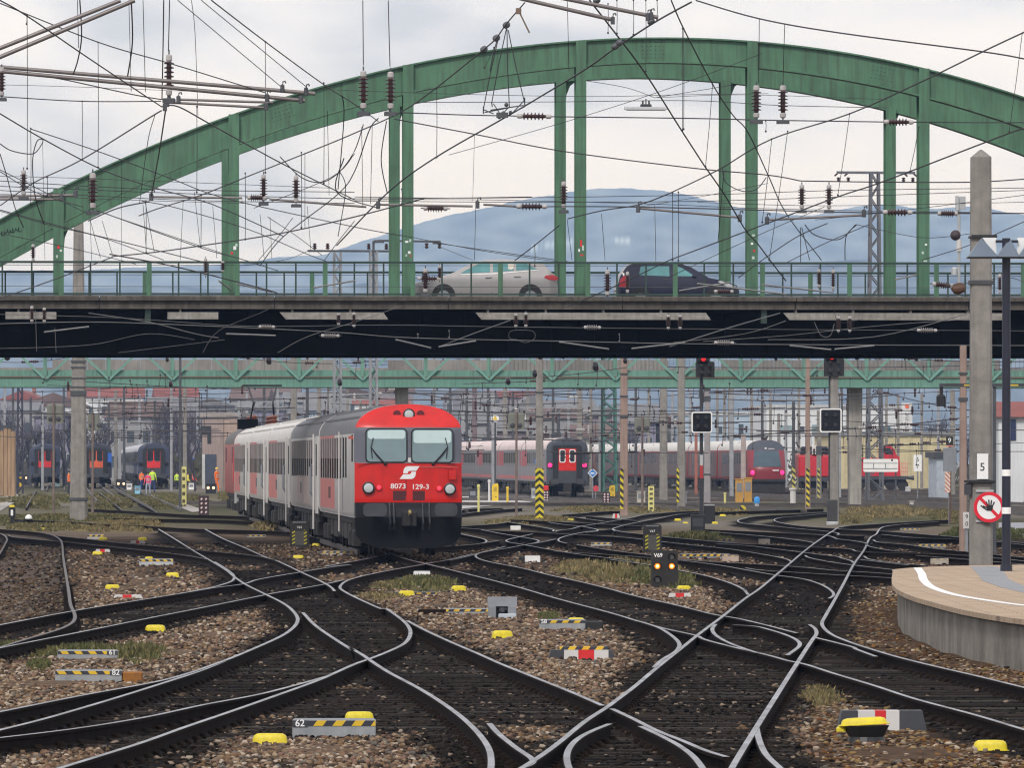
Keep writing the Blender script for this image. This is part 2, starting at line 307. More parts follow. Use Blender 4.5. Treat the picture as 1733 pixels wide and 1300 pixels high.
RAILS = [
 ('T2', [('d5', (90,325),(230,410),(390,510),(510,580),(660,672),(730,728)), ('a', (1200,402),(1290,447),(1380,492),(1430,530),(1455,580),(1400,640),(1250,712),(1050,792),(800,870),(400,945),(0,1025))], 0, 4),
 ('C', [('a', (1050,292),(1110,330),(1143,360),(1135,385),(1090,402),(1030,418),(880,447))], 0, 0),
 ('C', [('a', (0,600),(340,535),(600,492),(880,447),(1050,418),(1190,400)), ('d5', (910,750),(1100,715),(1250,690),(1380,668),(1560,640),(1733,618)), ('d6', (250,393),(500,345),(700,305),(745,297))], 6, 0),
 ('H', [('d4', (270,250),(600,265),(900,285),(1250,298)), ('d5', (0,298),(200,312),(460,325),(850,335),(1190,350),(1350,388),(1500,405)), ('d6', (130,148),(300,170),(450,200),(600,232),(680,252),(745,272),(765,288))], 4, 0),
 ('C', [('a', (0,712),(150,682),(400,633),(700,572),(1000,513),(1285,455),(1320,448),(1580,402),(1680,380))], 6, 0),
 ('T3', [('d6', (1480,285),(1400,305),(1250,340),(1140,358),(1090,368),(960,392),(800,420),(650,450),(520,480),(430,510),(382,545),(375,572),(420,605),(560,675),(740,750)), ('b', (230,515),(300,560),(345,600),(360,640),(330,690),(250,730),(180,758),(90,790)), ('a', (1646,830),(1560,868),(1300,962),(1100,1032),(900,1100),(700,1172),(500,1235),(290,1300))], 0, 3),
 ('A', [('a', (1600,850),(1420,900),(1250,942),(1000,988),(700,1052),(350,1108),(0,1150))], 0, 4),
 ('A', [('a', (1100,775),(960,830),(800,882),(600,945),(400,1005),(200,1062),(0,1112))], 0, 4),
 ('T2', [('a', (1480,540),(1550,610),(1733,730)), ('b', (60,710),(130,750),(155,768),(250,830),(400,910),(520,985),(620,1060),(700,1140),(745,1210),(755,1270),(750,1330))], 0, 2),
 ('T2', [('d5', (480,325),(620,400),(820,485),(980,556),(1080,590),(1290,688),(1470,772),(1540,815),(1565,845))], 0, 0),
 ('T2', [('b', (345,580),(430,625),(560,685),(700,745),(800,790),(950,850),(1150,930),(1300,995))], 0, 0),
 ('B', [('d8', (920,345),(1100,430),(1300,530),(1500,608),(1733,705)), ('c', (280,1245),)], 0, 0),
 ('M', [('d8', (100,880),(270,775),(460,640),(700,445),(880,330),(960,270),(1100,165),(1290,5)), ('d7', (270,475),(400,370),(540,265),(620,205),(800,62),(900,-5)), ('c', (540,340),(690,215),(800,140),(835,122)), ('d3', (200,308),(250,298),(400,288),(600,275),(800,262),(1100,245))], 2, 0),
 ('M', [('c', (290,1330),(310,1290),(425,1100),(520,950),(580,855),(625,785),(670,715),(700,670),(718,645),(712,618),(685,598))], 2, 0),
 ('M', [('d3', (1020,262),(900,270),(700,285),(570,302),(530,318),(490,370)), ('c', (985,170),(950,235),(900,305),(850,400),(800,490),(760,560),(745,590),(755,615),(800,650),(900,690),(1000,722),(1100,752),(1270,795),(1500,848),(1733,905))], 0, 6),
 ('B', [('c', (425,1100),(435,1150),(470,1230),(520,1280),(560,1315))], 0, 1),
 ('T3', [('d6', (790,275),(870,308),(1000,345),(1090,366),(1240,402),(1480,462),(1733,526)), ('e', (200,185),(400,245),(600,300),(800,352),(1000,408),(1150,455),(1300,497),(1400,522),(1640,575)), ('d7', (440,400),(700,470),(1000,540),(1190,592)), ('c', (640,785),(800,835),(1000,895),(1200,960),(1500,1040),(1733,1110))], 0, 6),
 ('T3', [('e', (1150,455),(1300,503),(1400,560),(1470,620),(1485,660),(1450,710),(1350,770),(1270,842))], 0, 0),
 ('T3', [('d1', (420,470),(300,502),(240,516),(190,532),(172,552),(205,575),(300,602),(560,652),(800,712),(1000,755),(1340,838)), ('e', (1000,212),(1200,262),(1400,305)), ('d7', (300,140),(590,210),(660,218),(900,270),(1230,355))], 0, 0),
 ('T3', [('d7', (1385,392),(1550,432),(1733,482)), ('c', (900,712),(1010,755))], 0, 0),
 ('S', [('d7', (550,280),(522,320),(550,370),(650,430),(800,488),(900,520))], 0, 0),
 ('S', [('d7', (700,285),(830,290),(1000,325),(1180,385),(1250,430),(1252,462),(1150,540))], 0, 0),
 ('B', [('d8', (900,470),(750,530),(640,590),(570,660),(540,740),(560,842),(600,900))], 0, 2),
 ('B', [('d8', (1160,490),(1330,570),(1480,650),(1600,740),(1680,842),(1720,900))], 0, 2),
 ('T2', [('b', (745,1080),(790,1130),(870,1195),(965,1275)), ('d8', (150,842),(60,890))], 0, 2),
 ('L', [('d4', (0,325),(180,338),(330,352),(430,372),(500,408),(518,440),(530,560),(552,700),(575,842)), ('a', (345,500),(367,560),(350,590),(290,620),(130,668),(0,708))], 5, 4),
 ('U', [('d4', (65,372),(110,392),(300,412),(530,432),(800,460),(1100,492),(1500,538),(1700,570)), ('d5', (510,580),)], 0, 0),
 ('U', [('d4', (480,382),(700,405),(1000,440),(1250,462),(1600,492)), ('d5', (380,497),(640,522),(900,548),(1070,585))], 0, 0),
 ('L', [('d4', (0,360),(35,378),(58,408),(40,455),(0,525))], 0, 3),
 ('H', [('d4', (950,235),(1300,240),(1733,246)), ('d5', (850,262),(1190,300))], 0, 0),
 ('H', [('d4', (740,155),(1040,172),(1300,187),(1650,207)), ('d5', (700,214),(1000,235))], 0, 0),
 ('Q', [('d4', (830,20),(930,90),(1020,165))], 0, 0), ('Q', [('d4', (990,10),(1140,90),(1320,187))], 0, 0), ('Q', [('d4', (305,0),(260,70),(220,145))], 0, 0),
 ('X', [('d1', (0,575),(70,560),(130,545),(300,505),(430,485),(560,460),(700,438),(770,424),(845,407))], 2, 0),
 ('X', [('d1', (940,445),(880,430),(865,415),(890,396),(960,376),(1090,350),(1200,336),(1330,325))], 0, 0),
 ('X', [('d1', (45,365),(140,385),(230,405),(265,424),(250,438),(215,446))], 2, 0),
 ('X', [('d1', (220,330),(400,365),(540,388),(640,405),(700,421),(692,434),(640,446))], 0, 0),
 ('X', [('d1', (650,365),(560,385),(470,405),(430,420),(445,433),(520,446),(600,460),(800,497),(1000,530),(1250,562),(1485,590))], 0, 0),
 ('X', [('d1', (-300,485),(0,465),(140,455),(270,436),(370,420))], 0, 0),
 ('Y', [('d1', (0,310),(200,325),(430,340),(700,352),(930,366),(1240,382),(1460,398),(1600,415)), ('d2', (250,430),(500,458),(800,490),(1000,520),(1200,555),(1300,578),(1338,602))], 2, 0),
 ('X', [('d1', (440,265),(600,290),(760,315),(825,330),(820,343))], 0, 0),
 ('X', [('d1', (780,265),(900,285),(1050,300),(1150,318),(1195,330),(1180,343),(1090,353))], 0, 0),
 ('X', [('d1', (840,345),(870,335),(960,325),(1050,302),(1200,278),(1330,255),(1450,235),(1600,203)), ('d2', (250,190),(400,178),(550,173))], 0, 4),
 ('X', [('d1', (1340,340),(1320,325),(1370,305),(1450,285),(1560,262),(1700,237)), ('d2', (330,212),(440,195),(550,188))], 0, 4),
 ('X', [('d1', (470,245),(700,255),(1000,270),(1360,290),(1560,300))], 0, 0),
 ('X', [('d1', (900,205),(1100,190),(1150,183),(1400,172))], 0, 0),
 ('X', [('d1', (1000,225),(1250,260))], 0, 0), ('X', [('d1', (1100,215),(1330,236),(1530,255))], 0, 0),
 ('Y', [('d1', (1320,327),(1420,350),(1570,366)), ('d2', (250,386),(340,396),(600,420),(900,445),(1250,460),(1500,475),(1733,485)), ('d3', (280,492),(420,518),(920,530),(1270,546),(1733,592))], 0, 3),
 ('Y', [('d1', (1020,455),(1380,512),(1640,542)), ('d2', (390,576),(700,600),(1000,615),(1250,630),(1500,650),(1700,670)), ('d3', (330,680),(630,700))], 0, 2),
 ('Y', [('d1', (830,510),(1150,530),(1485,552)), ('d2', (160,565),(390,584),(720,625),(950,665),(1220,712),(1400,735),(1550,775),(1650,825)), ('c', (802,445),(800,458),(780,470))], 0, 0),
 ('Y', [('d1', (1300,578),(1640,625)), ('d2', (390,668),(600,710),(760,755),(880,800),(960,845)), ('c', (365,425),(385,452))], 0, 0),
 ('X', [('d1', (50,185),(150,155),(400,150))], 2, 0), ('X', [('d1', (50,198),(400,160),(560,150))], 2, 0), ('X', [('d1', (60,300),(300,285),(470,262))], 2, 0),
 ('O', [('d2', (1733,170),(1620,182),(1300,203),(1050,217),(930,238),(885,254),(925,275),(1100,293),(1400,322),(1660,347),(1733,362)), ('d3', (187,375),(390,382))], 0, 0),
 ('O', [('d2', (1733,188),(1620,195),(1400,215),(1250,228),(1190,246),(1220,265),(1350,290),(1550,310),(1720,320)), ('d3', (200,325),(420,336),(540,342),(660,350),(870,366),(1280,400),(1733,440))], 0, 3),
 ('O', [('d2', (550,186),(800,180),(1050,172),(1300,165),(1600,155))], 0, 0),
 ('Y', [('d2', (600,325),(900,340),(1250,356),(1600,375),(1733,410)), ('d3', (250,416),(400,440),(440,470),(700,512),(830,518))], 0, 0),
 ('Y', [('d2', (640,345),(1000,375),(1300,405),(1480,430),(1530,442))], 0, 0),
 ('Y', [('d2', (700,446),(1000,466),(1200,490),(1420,518),(1600,540),(1733,556)), ('d3', (200,566),(288,590),(302,606))], 0, 0),
 ('Y', [('d2', (1450,545),(1475,562),(1600,590),(1733,612)), ('d3', (300,626),(340,632),(630,665))], 0, 2),
 ('Y', [('d2', (950,650),(1080,670),(1400,690),(1733,710)), ('d3', (230,715),(300,716),(630,735))], 0, 2),
 ('Z', [('d3', (540,370),(900,402),(1270,413),(1733,456))], 0, 3),
 ('Z', [('d3', (470,415),(520,435),(750,455),(1000,490),(1280,516),(1733,562))], 0, 3),
 ('Z', [('d3', (390,550),(450,580),(640,605),(750,615))], 0, 3), ('Z', [('d3', (360,580),(640,612))], 0, 3),
 ('Z', [('d3', (830,545),(1280,580),(1733,620))], 0, 3),
]
def spline(pts, step):                                        # centripetal Catmull-Rom through ground points, evenly resampled
    p = [np.array(q[:2]) for q in pts]
    if len(p) == 2: p = [p[0], (p[0]+p[1])/2, p[1]]
    p = [2*p[0]-p[1]]+p+[2*p[-1]-p[-2]]
    outp = []
    for i in range(1, len(p)-2):
        p0, p1, p2, p3 = p[i-1:i+3]
        t0 = 0; t1 = t0+max(1e-3, np.linalg.norm(p1-p0))**.5; t2 = t1+max(1e-3, np.linalg.norm(p2-p1))**.5; t3 = t2+max(1e-3, np.linalg.norm(p3-p2))**.5
        n = max(2, int(np.linalg.norm(p2-p1)/step*2))
        for t in np.linspace(t1, t2, n, endpoint=False):
            A1 = (t1-t)/(t1-t0)*p0+(t-t0)/(t1-t0)*p1; A2 = (t2-t)/(t2-t1)*p1+(t-t1)/(t2-t1)*p2; A3 = (t3-t)/(t3-t2)*p2+(t-t2)/(t3-t2)*p3
            B1 = (t2-t)/(t2-t0)*A1+(t-t0)/(t2-t0)*A2; B2 = (t3-t)/(t3-t1)*A2+(t-t1)/(t3-t1)*A3
            outp.append((t2-t)/(t2-t1)*B1+(t-t1)/(t2-t1)*B2)
    outp.append(p[-2])
    o = np.array(outp); seg = np.linalg.norm(np.diff(o, axis=0), axis=1); s = np.concatenate([[0], np.cumsum(seg)])
    m = max(2, int(s[-1]/step)+1); q = np.linspace(0, s[-1], m)
    o = np.stack([np.interp(q, s, o[:, 0]), np.interp(q, s, o[:, 1])], 1)
    for _ in range(3):
        if len(o) > 4: o[1:-1] = 0.25*o[:-2]+0.5*o[1:-1]+0.25*o[2:]
    return o
TRK = {}
for k, (lab, sh) in TR.items():
    TRK[k] = thing('railway_track', lab, 'railway track', group='railway tracks of the yard')
RPTS = []                                                       # (track key, polyline)
PROF = [(-0.07,-0.01),(-0.07,0.012),(-0.012,0.035),(-0.012,0.115),(-0.036,0.128),(-0.036,0.154),(-0.029,0.16),(0.029,0.16),(0.036,0.154),(0.036,0.128),(0.012,0.115),(0.012,0.035),(0.07,0.012),(0.07,-0.01)]
for key, segs, e0, e1 in RAILS:
    pix = []
    for s in segs:
        ox, oy, k = VIEW[s[0]]
        pix += [(ox+x*k, oy+y*k) for x, y in s[1:]]
    pts = [G(x, y, ZR) for x, y in pix]
    if e0:
        d = (pts[0]-pts[1]).normalized(); pts.insert(0, pts[0]+d*e0)
    if e1:
        d = (pts[-1]-pts[-2]).normalized(); pts.append(pts[-1]+d*e1)
    ymean = sum(p.y for p in pts)/len(pts)
    o = spline(pts, 0.35 if ymean < 140 else 0.6)
    RPTS.append((key, o))
    mb = MB(); n = len(o); np_ = len(PROF)
    tan = np.gradient(o, axis=0); tan /= np.linalg.norm(tan, axis=1)[:, None]+1e-9
    dz = (len(RPTS) % 9)*0.0006
    vv = []
    for i in range(n):
        nx, ny = tan[i][1], -tan[i][0]
        for u, z in PROF: vv.append((o[i][0]+nx*u, o[i][1]+ny*u, z-dz))
    ff = []; mi = []
    for i in range(n-1):
        for j in range(np_-1):
            ff.append((i*np_+j, i*np_+j+1, (i+1)*np_+j+1, (i+1)*np_+j)); mi.append(1 if j == 6 else 0)
    ff += [tuple(range(np_)), tuple(range((n-1)*np_+np_-1, (n-1)*np_-1, -1))]; mi += [0, 0]
    mb.v = vv; mb.f = ff; mb.m = mi
    stp = 2 if ymean < 140 else 1
    for i in range(1, n-1, stp):
        if o[i][1] > 150 or abs(o[i][0]) > .08*o[i][1]+3: continue
        cx, cy = o[i]; tx, ty = tan[i]; nx, ny = ty, -tx
        for s_ in (-1, 1):
            q = []
            for zz, k_ in ((0.0, 1.0), (0.052, .75)):
                for a, b in ((.03, -.055), (.115*k_, -.055*k_), (.115*k_, .055*k_), (.03, .055)): q.append((cx+nx*s_*a+tx*b, cy+ny*s_*a+ty*b, zz))
            mb.add(q, [(4,5,6,7),(0,1,5,4),(1,2,6,5),(2,3,7,6)], 0)
    mb.build('rail', [RUST, RTOP if TR[key][1] >= .5 else RTOPD], TRK[key])
# joint plates (fishplates) and tie plates are too small to show; sleepers come from pairs of rails
KD = kdtree.KDTree(sum(len(o) for _, o in RPTS)); KEYS = []
ii = 0
for key, o in RPTS:
    for q in o: KD.insert((q[0], q[1], 0), ii); KEYS.append(key); ii += 1
KD.balance()
sm = MB().bbox(-0.5, 0.5, -0.125, 0.125, -0.12, 0.022, 0.012); _s = sm.build('sleeper', TIMB); SLEEP = _s.data; bpy.data.objects.remove(_s)
SLEEPS = [SLEEP]
for nm_, ca_, cb_ in (('worn_timber_sleeper', (0.010, 0.008, 0.0065), (0.036, 0.029, 0.024)), ('brown_timber_sleeper', (0.012, 0.0085, 0.006), (0.026, 0.019, 0.015)), ('grey_timber_sleeper', (0.013, 0.012, 0.011), (0.06, 0.052, 0.045))):
    d_ = SLEEP.copy(); d_.materials.clear(); d_.materials.append(M(nm_, ca_, .85, col2=cb_, scale=5, bump=.6, bscale=14, spec=.05)); SLEEPS.append(d_)

sleepers = []
placed = kdtree
def add_sleepers(k0, k1, key, step=0.63, far=175):
    a = RPTS[k0][1]; b = RPTS[k1][1]
    s = np.concatenate([[0], np.cumsum(np.linalg.norm(np.diff(a, axis=0), axis=1))]); L = s[-1]
    for t in np.arange(0.3, L, step):
        p = np.array([np.interp(t, s, a[:, 0]), np.interp(t, s, a[:, 1])])
        d = np.linalg.norm(b-p, axis=1); j = int(d.argmin())
        if not (.85 < d[j] < 2.6) or p[1] > far: continue
        c = (p+b[j])/2; v = b[j]-p
        sleepers.append((key, c[0], c[1], math.atan2(v[1], v[0]), d[j]+.8))
def rail_index(key, nth): return [i for i, (k, _) in enumerate(RPTS) if k == key][nth]
T2 = [i for i, (k, _) in enumerate(RPTS) if k == 'T2']; Mx = [i for i, (k, _) in enumerate(RPTS) if k == 'M']; T3 = [i for i, (k, _) in enumerate(RPTS) if k == 'T3']
Cx = [i for i, (k, _) in enumerate(RPTS) if k == 'C']; Ax = [i for i, (k, _) in enumerate(RPTS) if k == 'A']; Lx = [i for i, (k, _) in enumerate(RPTS) if k == 'L']; Ux = [i for i, (k, _) in enumerate(RPTS) if k == 'U']
add_sleepers(Mx[1], Mx[0], 'M'); add_sleepers(Mx[2], Mx[0], 'M')
add_sleepers(T2[1], T2[3], 'T2'); add_sleepers(T2[2], T2[0], 'T2'); add_sleepers(T2[1], T3[0], 'T2')
add_sleepers(T3[3], T3[1], 'T3'); add_sleepers(T3[0], T2[0], 'A'); add_sleepers(Ax[1], Ax[0], 'A')
add_sleepers(Cx[2], Cx[1], 'C'); add_sleepers(Ux[0], Ux[1], 'U', far=220); add_sleepers(Lx[0], Lx[1], 'L', far=150)
add_sleepers(T3[1], Mx[2], 'T3')
cnt = {}
kept = []
for s in sorted(sleepers, key=lambda s: s[2]):
    if any(abs(s[1]-q[1]) < 0.9 and abs(s[2]-q[2]) < 0.33 for q in kept[-60:]): continue
    kept.append(s)
    n = cnt.get(s[0], 0)
    if n >= 98: continue
    cnt[s[0]] = n+1
    o = bpy.data.objects.new('sleeper', SLEEPS[random.choice((0, 0, 1, 1, 2, 2, 3))]); COL.objects.link(o); o.parent = TRK[s[0]]
    o.location = (s[1], s[2], -0.006-0.020*random.random()**2-(len(kept) % 7)*0.0009); o.rotation_euler = (0, 0, s[3]+random.uniform(-.01, .01)); o.scale = (s[4], 1, 1)

KS = kdtree.KDTree(len(kept))
for i_, s_ in enumerate(kept): KS.insert((s_[1], s_[2], 0), i_)
KS.balance()
FART = thing('railway_track', 'straight distant tracks under and beside the parked trains', 'railway track', group='railway tracks of the yard')
fx = [(-3.6, 201, 136), (3.77, 484, 250), (19.4, 538, 160), (-44.1, 670, 120), (-38.0, 650, 120), (-32.2, 638, 250)]
fx += [(x_, y_, 300) for x_, y_ in ((9.5, 430), (14.2, 420), (25.5, 400), (31, 380), (36, 400), (-3, 420), (-25, 500), (-18, 430), (-50.5, 560), (42, 430))]
for x_, y_, L_ in fx:
    for s_ in (-.75, .75):
        a = Vector((x_+s_, y_-(60 if y_ > 300 else 0), .0)); b = a+DIR*(L_+(60 if y_ > 300 else 0)); a = a-DIR*0
        MB().bar((a.x, a.y, .1), (b.x, b.y, .1), .07, .16).build('rail', RTOPD, FART)
for y_, x0_, x1_ in ((470, -8, 42), (520, -10, 50), (565, 0, 52), (430, -20, 20), (600, 20, 60)):
    for s_ in (-.75, .75):
        MB().bar((x0_, y_+s_*6, .1), (x1_, y_-25+s_*6, .1), .1, .16).build('rail', RTOPD, FART)
# ================================================================== GROUND
PLAT = [(1510.6,983),(1514,964),(1600,958.5),(1733,956),(2500,948),(2500,1110),(1900,1066),(1733,1049),(1618,1030),(1548,1011),(1524,1001)]
ZP = 0.68
PLATXY = [tuple(G(x, y, ZP)[:2]) for x, y in PLAT]
def inside(poly, x, y):
    r = False; j = len(poly)-1
    for i in range(len(poly)):
        if (poly[i][1] > y) != (poly[j][1] > y) and x < (poly[j][0]-poly[i][0])*(y-poly[i][1])/(poly[j][1]-poly[i][1])+poly[i][0]: r = not r
        j = i
    return r
# patches with growth: centre px, half size px, (green 0..1), density, height
VEG = [((1045,966), (95,20), .35, 1.0, .30), ((1150,985), (28,14), .75, 1.0, .28), ((985,962), (45,10), .25, .8, .25), ((1090,975), (30,12), .8, .9, .3), ((715,990), (62,13), .7, .9, .22), ((660,992),(25,6),.4,.5,.15),
       ((145,1105), (70,10), .75, .8, .20), ((235,1108), (45,14), .7, .7, .22), ((60,1104), (60,9), .6, .6, .16), ((20,1103),(28,10),.9,.9,.22), ((66,1128), (12,7), .9, .9, .14),
       ((195,893), (75,9), .22, 1.0, .28), ((90,893), (90,7), .5, .8, .25), ((40,880), (60,8), .75, .8, .2), ((230,886), (50,8), .2, 1.0, .25), ((130,877), (120,6), .6, .6, .25),
       ((60,848), (70,12), .6, .6, .3), ((190,850), (45,14), .55, .6, .3), ((285,848), (60,13), .6, .7, .3), ((385,842), (16,9), .5, .6, .4),
       ((1510,866), (85,10), .2, 1.0, .32), ((1600,872), (40,11), .5, .8, .3), ((1640,905), (40,9), .9, .8, .4), ((1700,905), (50,8), .9, .8, .3), ((1440,880), (30,8), .35, .9, .3),
       ((920,880), (60,7), .3, .6, .2), ((870,885), (50,6), .3, .6, .2), ((1180,910), (55,6), .8, .9, .3), ((1100,862), (50,7), .3, .6, .22), ((1230,865), (60,7), .3, .5, .22), ((1000,862),(60,6),.35,.5,.2),
       ((455,893), (28,6), .1, .8, .4), ((650,1010), (40,8), .25, .25, .12), ((1540,1020), (10,30), .2, .3, .15), ((930,1045),(14,6),.85,.8,.13), ((1390,1180),(30,20),.35,.3,.1)]
def vegw(px, py):
    w = 0; gr = 0
    for (cx, cy), (rx, ry), g, d, h in VEG:
        q = ((px-cx)/rx)**2+((py-cy)/ry)**2
        if q < 1.6:
            k = max(0, 1-q/1.6)*d
            w += k; gr += k*g
    return min(1, w), (gr/w if w else 0)
def ground_color(x, y, d, key):
    """colour of the ground there: oil and brake dust near the rails, tan and pinkish gravel on the islands, growth"""
    clean = 1.0-0.6*(key in 'LHQ')
    d = d+0.16*math.sin(x*2.3+1.3*math.sin(y*.37))+0.1*math.sin(y*1.9+x)
    t = 1-min(1, max(0, (d-0.22)/0.52)); t = t*t*(3-2*t)
    if KS is not None:
        q, i2, d2 = KS.find((x, y, 0)); t2 = 1-min(1, max(0, (d2-0.68+0.2*math.sin(x*3.1+y*.7))/0.32)); t = max(t, t2*t2*(3-2*t2))
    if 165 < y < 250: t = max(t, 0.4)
    t *= clean
    px = HX+x*F/y; py = HY+F*ZC/y
    w, g = vegw(px, py)
    c = np.array([0.115, 0.082, 0.058])
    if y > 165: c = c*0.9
    if y > 240:
        a = .5+.5*math.sin(x*.21+2.2*math.sin(y*.021)); b = .5+.5*math.sin(y*.045+x*.33+1.7*math.sin(x*.11)); f = min(1, (y-240)/60)
        far = np.array([0.15, 0.135, 0.11])*a+np.array([0.085, 0.085, 0.045])*(1-a); far = far*(.55+.45*b)+np.array([.20, .195, .185])*.35*(1-b)*a
        c = c*(1-f)+far*f
    if px > 1400 and 1000 < py < 1300: c = np.array([0.075, 0.05, 0.034])
    if px < 115 and 905 < py < 1060: c = np.array([0.10, 0.08, 0.068])
    c = c*(1-t)+np.array([0.008, 0.0064, 0.0056])*t
    if w > 0:
        vg = np.array([0.17, 0.135, 0.06])*(1-g)+np.array([0.075, 0.105, 0.03])*g
        c = c*(1-.75*w)+vg*.75*w
    return c, t
ys = [50.0]
while ys[-1] < 900: ys.append(ys[-1]*1.0062)
xs = list(np.arange(-90, -20, 1.5))+list(np.arange(-20, 20, 0.28))+list(np.arange(20, 91, 1.5))
rows = []; tint = []
for y in ys:
    r = []
    for x in xs:
        z = 0.035*math.sin(x*1.7+y*.31)*math.sin(y*.9-x*.4)
        vis = abs(x) < 0.085*y+3
        if vis:
            co, idx, d = KD.find((x, y, 0)); c, t = ground_color(x, y, d, KEYS[idx])
            if y > 330: c = c*0.9+np.array([0.02, 0.018, 0.015])
            z = z*min(1, max(0, (d-.5)))-0.004
        else: c = np.array([0.15, 0.12, 0.1]); z = -0.02
        r.append((x, y, z)); tint.append((*c, 1))
    rows.append(r)
GRMAT = M('ballast_ground', (0.62, 0.58, 0.55), 0.95, col2=(1.5, 1.45, 1.4), scale=7, bump=1.0, bscale=11, attr=True, spec=0.03)
g = MB().grid(rows).build('ground', GRMAT); tag(g, 'gravelled railway yard ground, oily and dark along the rails', kind='structure')
ca = g.data.color_attributes.new('tint', 'FLOAT_COLOR', 'POINT'); ca.data.foreach_set('color', np.array(tint, dtype=np.float32).ravel())
g.data.polygons.foreach_set('use_smooth', np.ones(len(g.data.polygons), dtype=bool))
og = MB(); og.add([(-9000,-300,-.3),(9000,-300,-.3),(9000,16000,-.3),(-9000,16000,-.3)], [(0,1,2,3)])
tag(og.build('terrain', M('far_ground', (0.11, 0.105, 0.085), 0.95, col2=(0.2, 0.19, 0.16), scale=0.02)), 'wide dull ground of the town beyond the yard', kind='structure')

# ballast stones: real stones, one mesh
ph = (1+5**.5)/2
ICO = np.array([(-1,ph,0),(1,ph,0),(-1,-ph,0),(1,-ph,0),(0,-1,ph),(0,1,ph),(0,-1,-ph),(0,1,-ph),(ph,0,-1),(ph,0,1),(-ph,0,-1),(-ph,0,1)])/1.9
ICF = np.array([(0,11,5),(0,5,1),(0,1,7),(0,7,10),(0,10,11),(1,5,9),(5,11,4),(11,10,2),(10,7,6),(7,1,8),(3,9,4),(3,4,2),(3,2,6),(3,6,8),(3,8,9),(4,9,5),(2,4,11),(6,2,10),(8,6,7),(9,8,1)])
pal = np.array([(0.27,0.20,0.135),(0.20,0.13,0.085),(0.12,0.088,0.066),(0.32,0.25,0.175),(0.19,0.125,0.07),(0.07,0.054,0.042),(0.45,0.385,0.31),(0.22,0.14,0.105),(0.04,0.031,0.026),(0.15,0.14,0.125),(0.10,0.07,0.05)])
pall = np.array([(0.24,0.12,0.04),(0.17,0.075,0.03),(0.30,0.20,0.085),(0.11,0.06,0.03),(0.36,0.27,0.15),(0.06,0.038,0.025)])
V = []; C = []
def stones(n, y0, y1, smin, smax):
    for _ in range(n):
        y = math.sqrt(random.uniform(y0*y0, y1*y1)) if False else random.uniform(y0, y1)
        x = random.uniform(-1, 1)*(0.0745*y+2.4)
        co, idx, d = KD.find((x, y, 0))
        if d < 0.10 or (y > 86 and x > 4 and inside(PLATXY, x, y)): continue
        c, t = ground_color(x, y, d, KEYS[idx])
        t = t if random.random() < .25 else (1.0 if random.random() < t else t*.25)
        if t > .6 and random.random() < .22: continue
        px = HX+x*F/y; py = HY+F*ZC/y
        leafy = px > 1370 and py > 1010
        if leafy and random.random() < .5: sc = pall[random.randrange(6)]*.8
        else: sc = pal[random.randrange(11)]*np.array([.95, .92, .90])
        w, g_ = vegw(px, py)
        if w > .5 and random.random() < .7: continue
        col = sc*.95*(1-t)+(np.array([0.012, 0.0094, 0.008])*random.uniform(.3, 2.0)**1.6)*t
        if t > .5 and random.random() < .05: col = np.array([.22, .17, .13])*random.uniform(.5, 1.2)
        if px < 115 and 905 < py < 1060: col = col*.5
        s = random.uniform(smin, smax); sz = s*random.uniform(.45, .85)
        if leafy and random.random() < .8: sz *= .32
        a = random.uniform(0, 6.28); ca_, sa_ = math.cos(a), math.sin(a)
        b = ICO*np.array([s*random.uniform(.7, 1.2), s*random.uniform(.7, 1.2), sz])*(1+rng.uniform(-.36, .36, (12, 1)))
        zz = 0.0+0.3*sz-0.010*t
        V.append(np.stack([b[:, 0]*ca_-b[:, 1]*sa_+x, b[:, 0]*sa_+b[:, 1]*ca_+y, b[:, 2]+zz], 1)); C.append(np.tile(np.append(col, 1), (12, 1)))
stones(84000, 56, 95, .012, .039); stones(46000, 95, 150, .02, .045); stones(16000, 150, 230, .035, .06)
V = np.concatenate(V); C = np.concatenate(C); ns = len(V)//12
FF = (ICF[None]+(np.arange(ns)*12)[:, None, None]).reshape(-1, 3)
me = bpy.data.meshes.new('ballast_gravel'); me.vertices.add(len(V)); me.vertices.foreach_set('co', V.astype(np.float32).ravel())
me.loops.add(len(FF)*3); me.loops.foreach_set('vertex_index', FF.astype(np.int32).ravel())
me.polygons.add(len(FF)); me.polygons.foreach_set('loop_start', np.arange(0, len(FF)*3, 3, dtype=np.int32)); me.polygons.foreach_set('loop_total', np.full(len(FF), 3, dtype=np.int32))
me.update(calc_edges=True)
ca = me.color_attributes.new('tint', 'FLOAT_COLOR', 'POINT'); ca.data.foreach_set('color', C.astype(np.float32).ravel())
me.materials.append(M('ballast_stone', (0.8, 0.8, 0.8), 0.9, col2=(1.15, 1.13, 1.1), scale=14, attr=True, spec=0.05))
o = bpy.data.objects.new('ballast_gravel', me); COL.objects.link(o); tag(o, 'loose tan and brown ballast gravel between the rails', 'gravel', kind='stuff')

